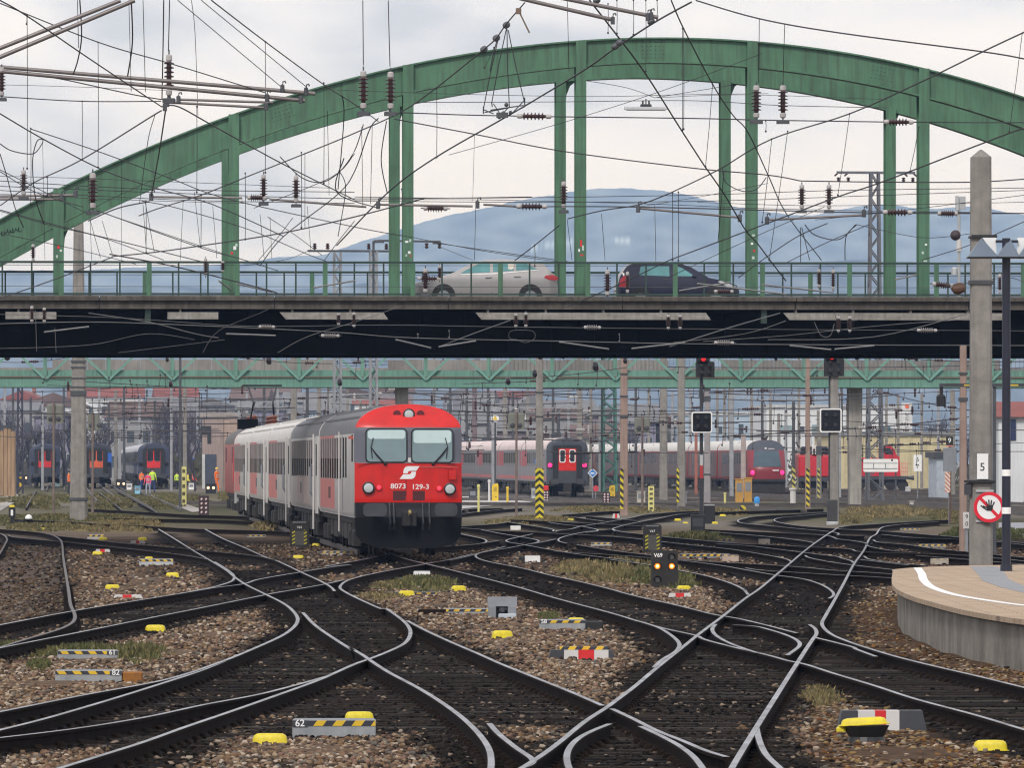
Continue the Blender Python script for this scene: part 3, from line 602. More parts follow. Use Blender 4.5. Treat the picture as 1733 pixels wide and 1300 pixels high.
# grass
GV = []; GF = []; GC = []
for (cx, cy), (rx, ry), gr, den, h in VEG:
    y0 = gy(cy); area = (rx*y0/F)*2*(gy(cy-ry)-gy(cy+ry))
    n = int(min(5200, 500+area*16*den))
    for _ in range(n):
        a = random.uniform(0, 6.28); r = math.sqrt(random.random())*(1.0+.3*math.sin(3*a+cx)+.2*math.sin(7*a+cy))
        if random.random() < .5+.5*math.sin(px*.35 if False else a*5+r*9): continue
        px = cx+rx*r*math.cos(a); py = cy+ry*r*math.sin(a)
        p = G(px, py)
        co, idx, d = KD.find((p.x, p.y, 0))
        if d < .25 or (p.y > 86 and p.x > 4 and inside(PLATXY, p.x, p.y)): continue
        hh = h*.75*random.uniform(.3, 1.0)*(1.15-.6*r*r)
        g_ = min(1, max(0, gr+random.uniform(-.35, .35)))
        col = np.array([0.25, 0.19, 0.095])*(1-g_)+np.array([0.075, 0.09, 0.03])*g_
        col = col*random.uniform(.5, 1.25)
        ww = random.uniform(.012, .026)*(1 if p.y < 130 else 2.0 if p.y < 250 else 3.2)
        for k in range(3):
            t = random.uniform(0, 6.28); bx, by = math.cos(t)*ww, math.sin(t)*ww; lx, ly = random.uniform(-.5, .5)*hh, random.uniform(-.5, .5)*hh
            ox, oy = random.uniform(-.1, .1), random.uniform(-.1, .1); i = len(GV)
            GV += [(p.x+ox-bx, p.y+oy-by, -0.02), (p.x+ox+bx, p.y+oy+by, -0.02), (p.x+ox+lx*.4+bx*.7, p.y+oy+ly*.4+by*.7, hh*.6), (p.x+ox+lx, p.y+oy+ly, hh)]
            GF += [(i, i+1, i+2), (i, i+2, i+3)]; GC += [(*col, 1)]*4
me = bpy.data.meshes.new('grass'); me.from_pydata(GV, [], GF); me.materials.append(M('grass_blades', (0.8, 0.8, 0.8), 0.8, col2=(1.2, 1.2, 1.2), scale=3, attr=True, spec=.2))
ca = me.color_attributes.new('tint', 'FLOAT_COLOR', 'POINT'); ca.data.foreach_set('color', np.array(GC, dtype=np.float32).ravel())
o = bpy.data.objects.new('grass', me); COL.objects.link(o); tag(o, 'dry and green grass tufts growing between the tracks', 'grass', kind='stuff')
# ================================================================== THE GREEN ARCH BRIDGE
BY = 222.0; SB = F/BY; BW = 9.0
bridge = thing('arch_bridge', 'green steel arch road bridge with concrete edged deck spanning all the tracks', 'bridge', (0, BY, 0), RZ)
def bu(px): return (px-HX)/SB
def bz(py): return ZC+(HY-py)/SB
topx = [0,69,114,208,312,391,485,600,660,778,916,992,1080,1170,1271,1410,1559,1645,1733]
topy = [374,336,317,268,225,196,163,131.6,119.5,95,73,66,62,62,69,83,112.5,134,159]
pf = np.polyfit([bu(x) for x in topx], [bz(y) for y in topy], 4)
def arch_top(u): return float(np.polyval(pf, u))
ZD1, ZD0, ZG0 = bz(503), bz(525), bz(597)
us = np.linspace(-21.5, 22.5, 90)
for side, v0 in (('near', 0.0), ('far', BW)):
    mb = MB()
    rows_t = []; 
    outer = [(u, arch_top(u)) for u in us]
    inner = []
    for i, (u, z) in enumerate(outer):
        du = 0.01; sl = (arch_top(u+du)-arch_top(u-du))/(2*du); n = Vector((sl, -1)).normalized()
        dep = 0.80+0.012*abs(u-4.5)
        inner.append((u+n.x*dep*0.999, z+n.y*dep))
    def strip(p, q, va, vb, mi=0):      # closed box strip between two curves p (upper) and q (lower)
        rows = []
        for (a, b) in zip(p, q):
            rows.append([(a[0], va, a[1]), (a[0], vb, a[1]), (b[0], vb, b[1]), (b[0], va, b[1]), (a[0], va, a[1])])
        mb.grid(rows, mi)
    def off(c, k):
        r = []
        for i in range(len(c)):
            a = Vector(c[max(0, i-1)]); b = Vector(c[min(len(c)-1, i+1)]); d = (b-a).normalized(); n = Vector((-d.y, d.x)); r.append((c[i][0]+n.x*k, c[i][1]+n.y*k))
        return r
    w0 = v0-0.22 if side == 'near' else v0-0.22
    strip(off(outer, .0), off(outer, -0.05), v0-0.32, v0+0.32)
    strip(off(outer, -0.052), off(inner, 0.052), v0-0.20, v0+0.20)
    strip(off(inner, 0.05), off(inner, 0.0), v0-0.32, v0+0.32)
    for k in range(6, 84, 6):           # stiffener plates and splice plates on the web
        pass
    mb.build('arch_rib', GREEN, bridge)
hang = [100.6, 395.5, 689.8, 982.3, 1273.5, 1566.0, 1858]
for side, v0 in (('near', 0), ('far', BW)):
    for hx in hang+[-192]:
        u = bu(hx)
        zt = arch_top(u)
        if side == 'far': zt = zt-0.75
        if zt < ZD1+.3: continue
        mb = MB()
        if side == 'near':
            mb.box(u-.165, u+.165, v0-.36, v0-.335, ZD1-.3, zt-.02)
            mb.box(u-.02, u+.02, v0-.336, v0+.33, ZD1-.3, zt-.85)
            mb.box(u-.165, u+.165, v0+.331, v0+.355, ZD1-.3, zt-.1)
            mb.build('hanger', GREEN, bridge)
        else:
            mb.box(u-.165, u+.165, v0-.36, v0-.335, ZD1-.3, zt)
            mb.box(u-.02, u+.02, v0-.336, v0+.33, ZD1-.3, zt)
            mb.box(u-.165, u+.165, v0+.331, v0+.355, ZD1-.3, zt)
            # curved knee bracket toward the road
            pts = [(u+.165, zt-.9), (u+.20, zt-.5), (u+.32, zt-.2), (u+.62, zt+.02), (u+.62, zt+.18), (u+.165, zt+.18)]
            mb.prism(pts, v0-.1, v0+.1)
            mb.build('hanger', GREEN, bridge)
U0, U1 = -40, 42
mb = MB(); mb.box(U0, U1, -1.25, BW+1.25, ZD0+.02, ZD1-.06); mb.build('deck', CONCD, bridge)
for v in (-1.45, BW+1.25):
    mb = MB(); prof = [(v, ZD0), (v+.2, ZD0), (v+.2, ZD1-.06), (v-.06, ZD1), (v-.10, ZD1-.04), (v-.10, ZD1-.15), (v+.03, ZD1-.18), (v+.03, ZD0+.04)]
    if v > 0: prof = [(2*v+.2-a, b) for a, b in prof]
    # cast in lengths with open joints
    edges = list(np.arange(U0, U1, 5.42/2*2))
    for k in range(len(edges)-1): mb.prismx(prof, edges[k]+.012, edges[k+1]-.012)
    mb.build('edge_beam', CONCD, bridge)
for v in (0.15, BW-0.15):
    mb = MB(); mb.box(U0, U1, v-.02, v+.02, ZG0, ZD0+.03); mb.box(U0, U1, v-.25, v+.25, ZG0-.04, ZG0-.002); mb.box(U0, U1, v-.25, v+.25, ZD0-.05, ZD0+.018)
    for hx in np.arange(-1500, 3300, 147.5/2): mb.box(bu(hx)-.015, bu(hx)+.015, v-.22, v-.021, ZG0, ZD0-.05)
    mb.build('plate_girder', BLKSTEEL, bridge)
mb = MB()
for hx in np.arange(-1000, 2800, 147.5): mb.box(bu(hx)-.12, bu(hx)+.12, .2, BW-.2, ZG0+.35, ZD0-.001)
mb.build('cross_beams', BLKSTEEL, bridge)
mb = MB(); mb.box(U0, U1, .2, BW-.2, ZG0+.12, ZG0+.3); mb.build('smoke_shield', BLKSTEEL, bridge)
BOARD = M('weathered_board', (0.20, 0.185, 0.16), 0.9, col2=(0.36, 0.34, 0.31), scale=1.4, streak=0.35, zs=4)
for a, b in ((12, 97), (283, 368), (471, 653), (800, 1197), (1320, 1702)):
    mb = MB(); za, zb = bz(530.5), bz(542.5); zm = bz(537); s = .12 if a > 400 else 0
    mb.prism([(bu(a), za), (bu(a)+s*1.6, zb), (bu(b), zb), (bu(b)-s*1.2, za)], -1.40, -1.36)
    mb.prism([(bu(a)+s, zm-.01), (bu(a)+s*1.6, zb), (bu(b), zb), (bu(b)-s*.4, zm-.01)], -1.43, -1.401)
    for q in np.arange(bu(a)+.4, bu(b)-.1, 1.8): mb.box(q-.03, q+.03, -1.36, -.9, za-.02, za+.09)
    mb.build('fascia_board', BOARD, bridge)
for hx in (250, 1288):                                # bracket stubs under the edge in line with the posts
    MB().box(bu(hx)-.09, bu(hx)+.09, -1.3, -1.0, bz(548), ZD0-.001).build('bracket', GREEN2, bridge)
ZR0, ZR1 = ZD1+.06, bz(445)
for v, sgn in ((-1.30, 1), (BW+1.30, -1)):
    mb = MB(); L = lambda z, h, dd: mb.box(U0, U1, v-dd, v+dd, z-h, z+h)
    L(ZR1-.03, .035, .04); L(ZR0, .028, .025); mb.build('handrail', GREEN2, bridge)
    mb = MB()
    for z in (ZR0+.23, ZR1-.12): mb.box(U0, U1, v+.05, v+.062, z-.008, z+.008)
    mb.build('tension_wire', STEELD, bridge)
    for k in range(-7, 9):
        u = bu(842.5+147.5*k)
        mb = MB(); mb.box(u-.075, u+.075, v-.061, v-.041, ZD1-.3, ZR1-.066); mb.box(u-.012, u+.012, v-.041, v+.06, ZD1+.0, ZR1-.066); mb.build('railing_post', GREEN, bridge)
        for q in (1, 2):
            uu = u+q*147.5/SB/3
            MB().box(uu-.026, uu+.026, v-.02, v+.02, ZD1, ZR1-.066).build('baluster', GREEN2, bridge)
# stickers pasted on the hangers
def stickers(hx, lst):
    for i, (dx, py, w, h, m) in enumerate(lst):
        u = bu(hx)+dx; MB().box(u-w/2, u+w/2, -.3635, -.3605, bz(py)-h/2, bz(py)+h/2).build('sticker', m, bridge)
PALEG = M('paint_splash_pale', (.45, .55, .5), .6)
stickers(395.5, [(.03, 421, .09, .11, WHITE), (-.06, 430, .07, .08, REDP), (.08, 416, .07, .09, PALEG)])
stickers(100.6, [(.0, 420, .08, .1, REDP), (.07, 426, .06, .06, WHITE), (-.05, 436, .06, .09, PALEG)])
stickers(689.8, [(-.05, 410, .1, .06, WHITE), (.06, 408, .06, .09, PALEG), (.03, 428, .08, .08, WHITE), (-.06, 433, .05, .08, PALEG), (.07, 434, .05, .05, REDP)])
stickers(982.3, [(0, 412, .06, .2, REDP), (.06, 420, .06, .16, PALEG), (-.06, 424, .05, .09, WHITE), (.02, 432, .1, .05, REDP)])
stickers(1273.5, [(.03, 398, .09, .06, PALEG), (-.02, 412, .07, .07, WHITE), (.05, 424, .06, .08, REDP), (.02, 436, .08, .09, PALEG)])
stickers(1566, [(.05, 413, .07, .06, WHITE), (-.05, 427, .07, .08, PALEG), (.03, 441, .11, .05, PALEG)])
# riveted splice plates on the near rib
for px in (469, 1105, 1500):
    u = bu(px); zt = arch_top(u); mb = MB()
    sl = (arch_top(u+.01)-arch_top(u-.01))/.02; a = math.atan(sl); c, s = math.cos(a), math.sin(a)
    for i in range(6):
        for j in range(5):
            du = (i-2.5)*.13; dz_ = -.14-.12*j
            mb.lathe([(.022, 0), (.016, .016), (.001, .02)], (u+du*c-dz_*s, -.2005, zt+du*s+dz_*c), (0, -1, 0), 6)
    mb.build('rivets', GREEN, bridge)
# graffiti scrawl on the left foot of the rib
mb = MB(); pts = []
for k in range(60):
    px = 4+k*.56+1.6*math.cos(k*.75); py = 397-(3.2+1.6*math.sin(k*.37))*math.sin(k*.75+.9*math.sin(k*.5))-k*.14
    pts.append((bu(px), -.212, bz(py)))
mb.tube(pts, .009, 4); mb.build('graffiti_scrawl', BLACK, bridge)

# ------------------------------------------------------------------ cars on the bridge
def car(name, label, paint, L, Hh, faces_left, px0, px1, v, prof_lo, prof_hi, wins, wheels, tail, extra):
    """side view car; prof_hi: (x,z) roof line from nose (x=0) to tail (x=L); wins: list of polygons in x,z"""
    SBv = F/(BY+v)
    root = thing(name, label, 'car', (0, 0, 0), RZ)
    t0 = Matrix.Rotation(RZ, 4, 'Z') @ Vector((0, 0, 0))
    root.parent = None
    u0 = (px0-HX)/SBv; zroad = bz(503)-.28
    base = Vector((0, BY, 0))+Matrix.Rotation(RZ, 3, 'Z') @ Vector((u0, v, zroad))
    root.location = base
    sg = 1
    def X(x): return x if faces_left else L-x
    Wd = .875
    def hw(z): return Wd-.03*max(0, .55-z)/.3-(0 if z < .9 else .42*(z-.9)/max(.1, Hh-.9)*.62)
    xs_ = np.linspace(0, L, 41); zl = np.interp(xs_, [p[0] for p in prof_lo], [p[1] for p in prof_lo]); zh = np.interp(xs_, [p[0] for p in prof_hi], [p[1] for p in prof_hi])
    mb = MB(); K = 9
    for s in (-1, 1):
        rows = []
        for x, a, b in zip(xs_, zl, zh):
            ends = min(1, min(x, L-x)/.35+.55)
            rows.append([(X(x), s*hw(a+(b-a)*k/K)*(ends**.5), a+(b-a)*k/K) for k in range(K+1)])
        mb.grid(rows)
    rows = []
    for x, a, b in zip(xs_, zl, zh):
        ends = min(1, min(x, L-x)/.35+.55)**.5
        rows.append([(X(x), q*hw(b)*ends, b+.03*(1-q*q)) for q in np.linspace(-1, 1, 7)])
    mb.grid(rows)
    for x, a, b in ((0, zl[0], zh[0]), (L, zl[-1], zh[-1])):
        mb.grid([[(X(x), q*hw(a+(b-a)*k/4)*.74, a+(b-a)*k/4) for k in range(5)] for q in np.linspace(-1, 1, 5)])
    mb.build('body', paint, root, smooth=True)
    def panel(poly, nm, mat, out_=.008, parent=root):
        cx = sum(p[0] for p in poly)/len(poly); cz = sum(p[1] for p in poly)/len(poly)
        for s in (-1, 1):
            mb = MB()
            vv = [(X(cx), s*(hw(cz)+out_), cz)]+[(X(x), s*(hw(z)+out_), z) for x, z in poly]
            mb.add(vv, [(0, i+1, (i+1) % len(poly)+1) for i in range(len(poly))])
            mb.build(nm, mat, parent)
    for poly in wins: panel(poly, 'side_window', GLASSC)
    for x in wheels:
        for s in (-1, 1):
            MB().lathe([(.36, 0), (.37, .02), (.37, .021)], (X(x), s*(hw(.5)+.004), .36), (0, s, 0), 20).build('wheel_arch', BLACK, root)
            wo = MB().lathe([(.20, .0), (.31, .0), (.325, .03), (.325, .2), (.30, .215), (.19, .2)], (X(x), s*.68, .325), (0, s, 0), 20).build('wheel', BLACK, root)
            MB().lathe([(.19, .0), (.20, .012), (.05, .02), (.01, .03)], (X(x), s*.895, .325), (0, s, 0), 14).build('rim', MGREY, wo)
    panel(tail, 'tail_light', M('car_tail_red', (.36, .012, .02), .25), .012)
    for nm, poly, mat, o_ in extra: panel(poly, nm, mat, o_)
    return root
GLASSC = M('car_side_glass', (.10, .26, .27), .1, var=.25, scale=1.5, spec=.6)
SILV = M('silver_car_paint', (.34, .325, .32), .32, metal=.35, var=.06); NAVY = M('dark_blue_car_paint', (.016, .017, .04), .22, var=.2)
car('parked_estate_car', 'silver estate car facing left on the bridge behind the railing', SILV, 4.62, 1.50, True, 703, 950, 2.2,
    [(0, .32), (.6, .2), (4.2, .22), (4.62, .38)], [(0, .62), (.1, .74), (.5, .86), (1.12, 1.0), (1.35, 1.08), (1.9, 1.37), (2.3, 1.47), (2.9, 1.5), (3.7, 1.46), (4.15, 1.36), (4.38, 1.1), (4.55, .98), (4.62, .6)],
    [[(1.52, 1.06), (1.62, 1.13), (2.08, 1.36), (2.32, 1.40), (2.45, 1.41), (2.45, 1.1)], [(2.55, 1.11), (2.55, 1.41), (3.2, 1.42), (3.2, 1.15)], [(3.28, 1.155), (3.28, 1.41), (3.6, 1.38), (3.95, 1.2)]],
    [.98, 3.72], [(4.15, .93), (4.2, 1.0), (4.45, 1.02), (4.6, .93), (4.57, .84), (4.3, .86)],
    [('chrome_strip', [(1.5, 1.035), (2.5, 1.065), (3.95, 1.18), (4.0, 1.17), (2.6, 1.04), (1.5, 1.015)], WHITE, .012),
     ('door_handle', [(2.3, .93), (2.5, .94), (2.5, .91), (2.3, .90)], DGREY, .014), ('door_handle', [(3.2, .96), (3.42, .97), (3.42, .94), (3.2, .93)], DGREY, .014),
     ('door_gap', [(2.49, .4), (2.49, 1.07), (2.505, 1.07), (2.505, .4)], DGREY, .004), ('door_gap', [(1.52, .4), (1.5, 1.0), (1.515, 1.0), (1.535, .4)], DGREY, .004),
     ('headlight', [(.12, .72), (.5, .83), (.62, .82), (.3, .66)], LGREY, .012), ('passenger_blind', [(3.02, 1.2), (3.02, 1.4), (3.14, 1.41), (3.2, 1.36), (3.2, 1.22), (3.12, 1.18)], M('seat_beige', (.62, .58, .5), .8), .013)])
car('parked_hatchback_car', 'dark blue hatchback facing right on the bridge behind the railing', NAVY, 3.95, 1.54, False, 1060, 1263, 5.6,
    [(0, .35), (.5, .2), (3.6, .22), (3.95, .36)], [(0, .6), (.1, .78), (.7, .96), (1.0, 1.02), (1.55, 1.36), (1.95, 1.5), (2.6, 1.54), (3.3, 1.5), (3.6, 1.42), (3.82, 1.12), (3.92, .9), (3.95, .6)],
    [[(1.5, 1.07), (1.52, 1.12), (1.85, 1.34), (2.0, 1.39), (2.12, 1.4), (2.12, 1.07)], [(2.26, 1.07), (2.26, 1.41), (2.98, 1.41), (3.18, 1.38), (3.24, 1.1)]],
    [.78, 3.2], [(3.6, .72), (3.58, 1.06), (3.72, 1.1), (3.86, .95), (3.88, .72)],
    [('headlight', [(.1, .74), (.62, .93), (.72, .9), (.35, .7)], LGREY, .012), ('door_gap', [(2.19, .4), (2.19, 1.06), (2.2, 1.06), (2.205, .4)], BLACK, .004),
     ('door_handle', [(2.3, .98), (2.48, .98), (2.48, .95), (2.3, .95)], BLACK, .014), ('wing_mirror', [(1.42, 1.06), (1.4, 1.14), (1.52, 1.15), (1.55, 1.06)], NAVY, .09)])
# hanging street lamp over the roadway
v = 4.5; t = F/(BY+v)
lp = Vector((0, BY, 0))+Matrix.Rotation(RZ, 3, 'Z') @ Vector(((1109-HX)/t, v, ZC+(HY-182)/t))
lamp = thing('street_lamp', 'flat grey street lamp hanging on wires between the arch hangers', 'street lamp', lp, RZ)
MB().prismx([(-.13, -.05), (.13, -.05), (.11, .02), (.04, .05), (-.04, .05), (-.11, .02)], -.69, .69).build('lamp_housing', LGREY, lamp)
MB().box(-.62, .62, -.10, .10, -.075, -.051).build('lamp_diffuser', WHITE, lamp)
MB().bbox(-.18, .18, -.06, .06, .051, .13, .02).cyl((-.1, 0, .12), (-.1, 0, .24), .03).cyl((.1, 0, .12), (.1, 0, .24), .03).cyl((0, 0, .12), (0, 0, .3), .02).build('suspension_clamp', DGREY, lamp)

# ================================================================== THE TEAL TRUSS FOOTBRIDGE BEHIND
TY = 400.0; ST = F/TY
tb = thing('truss_footbridge', 'teal green lattice truss bridge with grey parapet behind the arch bridge', 'bridge', (0, TY, 0), RZ)
tu = lambda px: (px-HX)/ST
tz = lambda py: ZC+(HY-py)/ST
A0, A1 = tu(-300), tu(2050)
for v in (0, 4.2):
    mb = MB(); mb.box(A0, A1, v-.12, v+.12, tz(654), tz(640)); mb.box(A0, A1, v-.3, v+.3, tz(656), tz(654)-.002); mb.build('bottom_chord', TEAL, tb)
    MB().box(A0, A1, v-.2, v+.1, tz(640)+.003, tz(637.5)).build('rusty_flange', M('rust_flange', (.16, .09, .06), .85, col2=(.1, .12, .09), scale=.6), tb)
    mb = MB(); mb.box(A0, A1, v-.08, v+.1, tz(637.5)+.003, tz(627)); mb.build('web_band', TEAL, tb)
    mb = MB(); mb.box(A0, A1, v-.16, v+.16, tz(590), tz(582)); mb.build('top_chord', TEAL, tb)
    if v == 0:
        TEALP = M('teal_diagonal', (.12, .265, .215), .6, col2=(.17, .34, .28), scale=.6)
        for k in range(-4, 22):
            ax = 239+107*(k-1); bx = 185+107*(k-1)
            for q in (-1, 1):
                MB().bar((tu(ax), v-.2, tz(592)), (tu(ax+q*53.5), v-.2, tz(643)), .10, .13).build('diagonal', TEALP, tb)
            MB().box(tu(bx)-.11, tu(bx)+.11, v-.19, v-.13, tz(640), tz(590)).build('truss_post', TEAL, tb)
mb = MB()
for k in range(-12, 80):
    x0 = tu(30*k); mb.box(x0+.01, x0+30/ST-.01, 3.0, 3.06, tz(627), tz(608+0.6*math.sin(k*2.1)) if 2 < k % 19 else tz(622))
mb.build('parapet_panels', M('footbridge_grey_panel', (.20, .185, .17), .9, col2=(.33, .31, .285), scale=.5, streak=.25), tb)
mb = MB()
for k in np.arange(840, 2050, 7.0): mb.box(tu(k)-.009, tu(k)+.009, 2.9, 2.92, tz(627), tz(590))
mb.build('mesh_screen', M('screen_bars', (.16, .2, .2), .7), tb)
MB().box(A0, A1, .3, 3.9, tz(640), tz(637)).build('walkway', CONCD, tb)
for px, w0, w1, y1 in ((682, .36, .36, 845), (1455, .40, .42, 858)):
    mb = MB(); x = tu(px); zc = 0
    mb.prism([(x-w0*1.0, tz(640)), (x-w0*.95, tz(690)), (x-w0*.8, 0), (x+w0*.8, 0), (x+w0*.95, tz(690)), (x+w0, tz(640))], 1.2, 2.2)
    mb.build('bridge_pier', CONC, tb)
# ================================================================== TRAINS
GREYB = M('train_light_grey_paint', (.60, .58, .56), .42, var=.08, scale=.7, streak=.25)
CORAL = M('train_faded_red_band', (.50, .105, .09), .45, var=.12, scale=.7, streak=.15)
ROOFD = M('train_roof_grey', (.14, .142, .155), .55, var=.15, streak=.2)
ROOFW = M('train_roof_white', (.62, .60, .57), .6, var=.1, streak=.3)
ROOFP = M('train_roof_pinkish', (.60, .46, .44), .6, col2=(.66, .58, .56), scale=.35)
ANTH = M('train_anthracite_paint', (.052, .06, .078), .5, var=.15)
ANTHB = M('train_cab_grey_paint', (.13, .135, .165), .5, var=.08)
UNDER = M('underframe_grime', (.011, .011, .013), .8, col2=(.03, .026, .024), scale=4)
WHITEP = M('downpipe_white', (.60, .58, .56), .5, var=.08)
UPGLASS = M('upper_glass_sky_tone', (.075, .06, .065), .5, col2=(.15, .12, .12), scale=1.1, spec=.12)  # paler reddish tone paints the sky reflection in the upper panes
WINLOW = M('lower_window_glass', (.006, .0065, .008), .6, var=.3, spec=.04)
RLAMP = E('tail_lamp_red', (1.0, .03, .06), 1.6); PLAMP = E('tail_lamp_pink', (1.0, .02, .16), 2.2)
LENS = M('headlight_lens', (.50, .52, .53), .12, var=.12, scale=9)
ZB, ZS, ZT, HWD = 1.2, 3.42, 4.2, 1.41
def hwz(z, zs=ZS, zt=ZT, w=HWD):
    if z <= zs: return w
    return w*max(0.0, 1-((z-zs)/(zt-zs))**2.25)**(1/2.25)
def roof_pts(zs=ZS, zt=ZT, w=HWD, n=16):
    return [(-w*math.copysign(abs(math.cos(a))**.85, math.cos(a)), zs+(zt-zs)*abs(math.sin(a))**.9) for a in np.linspace(0, math.pi, n)]
def extrude_y(mb, pts, y0, y1, mi=0, close=False):
    q = pts+[pts[0]] if close else pts
    return mb.grid([[(x, y0, z) for x, z in q], [(x, y1, z) for x, z in q]], mi)
def rrect(x0, x1, z0, z1, r, n=4):
    p = []
    for cx, cz, a0 in ((x1-r, z1-r, 0), (x0+r, z1-r, 90), (x0+r, z0+r, 180), (x1-r, z0+r, 270)):
        for i in range(n+1): a = R(a0+90*i/n); p.append((cx+r*math.cos(a), cz+r*math.sin(a)))
    return p
def side(root, name, mat, y0, y1, z0, z1, out=.006, s=-1, b=0.0, w=HWD):
    mb = MB(); xa, xb = s*w, s*(w+out)
    mb.box(min(xa, xb), max(xa, xb), y0, y1, z0, z1); return mb.build(name, mat, root)
def bogie(root, yc, parts=True):
    mb = MB(); mb.box(-1.18, -1.0, yc-1.75, yc+1.75, .5, .8); mb.box(1.0, 1.18, yc-1.75, yc+1.75, .5, .8); mb.box(-1.1, 1.1, yc-.25, yc+.25, .55, .85)
    for q in (-1.25, 1.25):
        for s in (-1, 1): mb.bbox(s*1.24-.14, s*1.24+.14, yc+q-.28, yc+q+.28, .42, .86, .05)
    for s in (-1, 1): mb.cyl((s*1.15, yc-.35, .55), (s*1.15, yc-.35, 1.1), .16); mb.cyl((s*1.15, yc+.35, .55), (s*1.15, yc+.35, 1.1), .16)
    b = mb.build('bogie', UNDER, root)
    if parts:
        for q in (-1.25, 1.25):
            w = MB(); w.cyl((-.7, yc+q, .62), (.7, yc+q, .62), .08)
            for s in (-1, 1): w.lathe([(.1, -.07), (.46, -.07), (.46, .03), (.49, .04), (.49, .07), (.1, .07)], (s*.75, yc+q, .62), (-s, 0, 0), 20)
            w.build('wheelset', UNDER, b)
    return b
def underframe(root, L, seed):
    r = random.Random(seed); mb = MB(); mb.box(-1.30, 1.30, .3, L-.3, 1.02, ZB+.02); y = 6.0
    while y < L-7:
        l = r.uniform(1.2, 3.2); mb.bbox(-1.28, 1.28, y, y+l, r.uniform(.45, .62), 1.03, .04); y += l+r.uniform(.3, 1.2)
    mb.build('underframe', UNDER, root)
def shell(root, L, body, roof, y0=0.0, caps=True, ribs=True, zb=ZB):
    mb = MB(); 
    for s in (-1, 1): extrude_y(mb, [(s*(HWD-.05), zb), (s*HWD, zb+.12), (s*HWD, ZS)], y0, L)
    mb.box(-HWD+.05, HWD-.05, y0+.01, L-.01, zb-.02, zb+.02)
    if caps:
        sec = [(-HWD+.05, zb), (-HWD, zb+.12)]+roof_pts()+[(HWD, zb+.12), (HWD-.05, zb)]
        n = len(sec); mb.add([(x, y0, z) for x, z in sec]+[(x, L, z) for x, z in sec], [tuple(range(n)), tuple(range(2*n-1, n-1, -1))])
    o = mb.build('body', body, root, smooth=True)
    mb = MB(); extrude_y(mb, roof_pts(), y0, L)
    r = mb.build('roof', roof, root, smooth=True)
    if ribs:
        mb = MB()
        for a in (.18, .30, .42, .58, .70, .82):
            t = a*math.pi; x = -HWD*math.copysign(abs(math.cos(t))**.85, math.cos(t)); z = ZS+(ZT-ZS)*abs(math.sin(t))**.9
            mb.box(x-.03, x+.03, y0+1, L-.5, z-.02, z+.028)
        mb.build('roof_ribs', roof, r)
    return o

# ---------------------------------------------------------------- the red and grey push-pull train
YF = 187.0; SF = F/YF
front0 = Vector(((691.5-HX)/SF, YF, 0)); LC = 26.45
def lx(px): return (px-691.5)/SF
def lz(py): return ZC+(HY-py)/SF
cc = thing('control_car', 'red fronted driving coach 8073 129-3 with two windscreens and lit red tail lamps', 'train coach', front0, RZ, 'coaches of the red and grey train')
shell(cc, LC-.35, GREYB, ROOFD, y0=.56)
zrow = sorted(set(list(np.linspace(1.22, 1.6, 5))+list(np.linspace(1.6, 2.66, 8))+list(np.linspace(2.66, 3.58, 8))+list(np.linspace(3.58, 4.195, 14))))
def yface(x, z):
    y = .16*abs(x/HWD)**5
    if z > 3.58: y += .50*((z-3.58)/.62)**1.2
    elif z > 2.66: y += 0.0
    if z < 1.6: y += .03
    return y
rows = []
for z in zrow:
    w = hwz(z)
    r = [(-w, .57, z)]+[(t*w, yface(t*w, z), z) for t in np.linspace(-1, 1, 21)]+[(w, .57, z)]
    rows.append(r)
mb = MB().grid(rows, lambda i, j: 3 if zrow[i] < 1.599 else 0 if zrow[i] < 2.659 else 1 if zrow[i] < 3.579 else 0)
mb.build('front_face', [REDB, ANTHB, REDO, M('bumper_dark', (.022, .023, .028), .6, var=.3)], cc, smooth=True)
for x0, x1, a, b in ((620.5, 687.4, 727, 781.5), (697.8, 765.4, 727.5, 782)):
    MB().prism(rrect(lx(x0)-.035, lx(x1)+.035, lz(b)-.035, lz(a)+.035, .13), -.018, .1).build('window_gasket', BLACK, cc)
    g = MB().prism(rrect(lx(x0), lx(x1), lz(b), lz(a), .10), -.024, .02).build('windscreen', GLASSB, cc)
    zc_ = lz(743) if x0 < 650 else lz(750)
    MB().prism(rrect(lx(x0)+.03, lx(x1)-.03, zc_, lz(a)-.02, .07), -.0275, -.02).build('upper_pane', M('upper_pane_pale', (.56, .70, .70), .35, var=.05), g)  # pale upper part of each windscreen
    s = 1 if x0 < 650 else -1; xb = lx(652) if s > 0 else lx(733)
    mb = MB()
    mb.tube([(xb, -.05, lz(785)), (xb-s*.22, -.06, lz(770)), (xb-s*.38, -.06, lz(757))], .014, 5)
    mb.tube([(xb-s*.03, -.05, lz(785)), (xb-s*.25, -.055, lz(770)), (xb-s*.39, -.055, lz(756))], .011, 5)
    mb.tube([(xb-s*.345, -.055, lz(776)), (xb-s*.38, -.06, lz(757)), (xb-s*.32, -.055, lz(741))], .012, 5)
    mb.ball((xb, -.03, lz(785)), .05, 8, 5); mb.build('wiper', BLACK, cc)
MB().cyl((lx(628), -.03, lz(757)), (lx(628), -.03, lz(755)), .01).build('lens_mark', BLACK, cc) if False else None
MB().box(lx(690.5), lx(695.5), -.02, .02, lz(783), lz(775)).build('centre_hinge', WHITEP, cc)
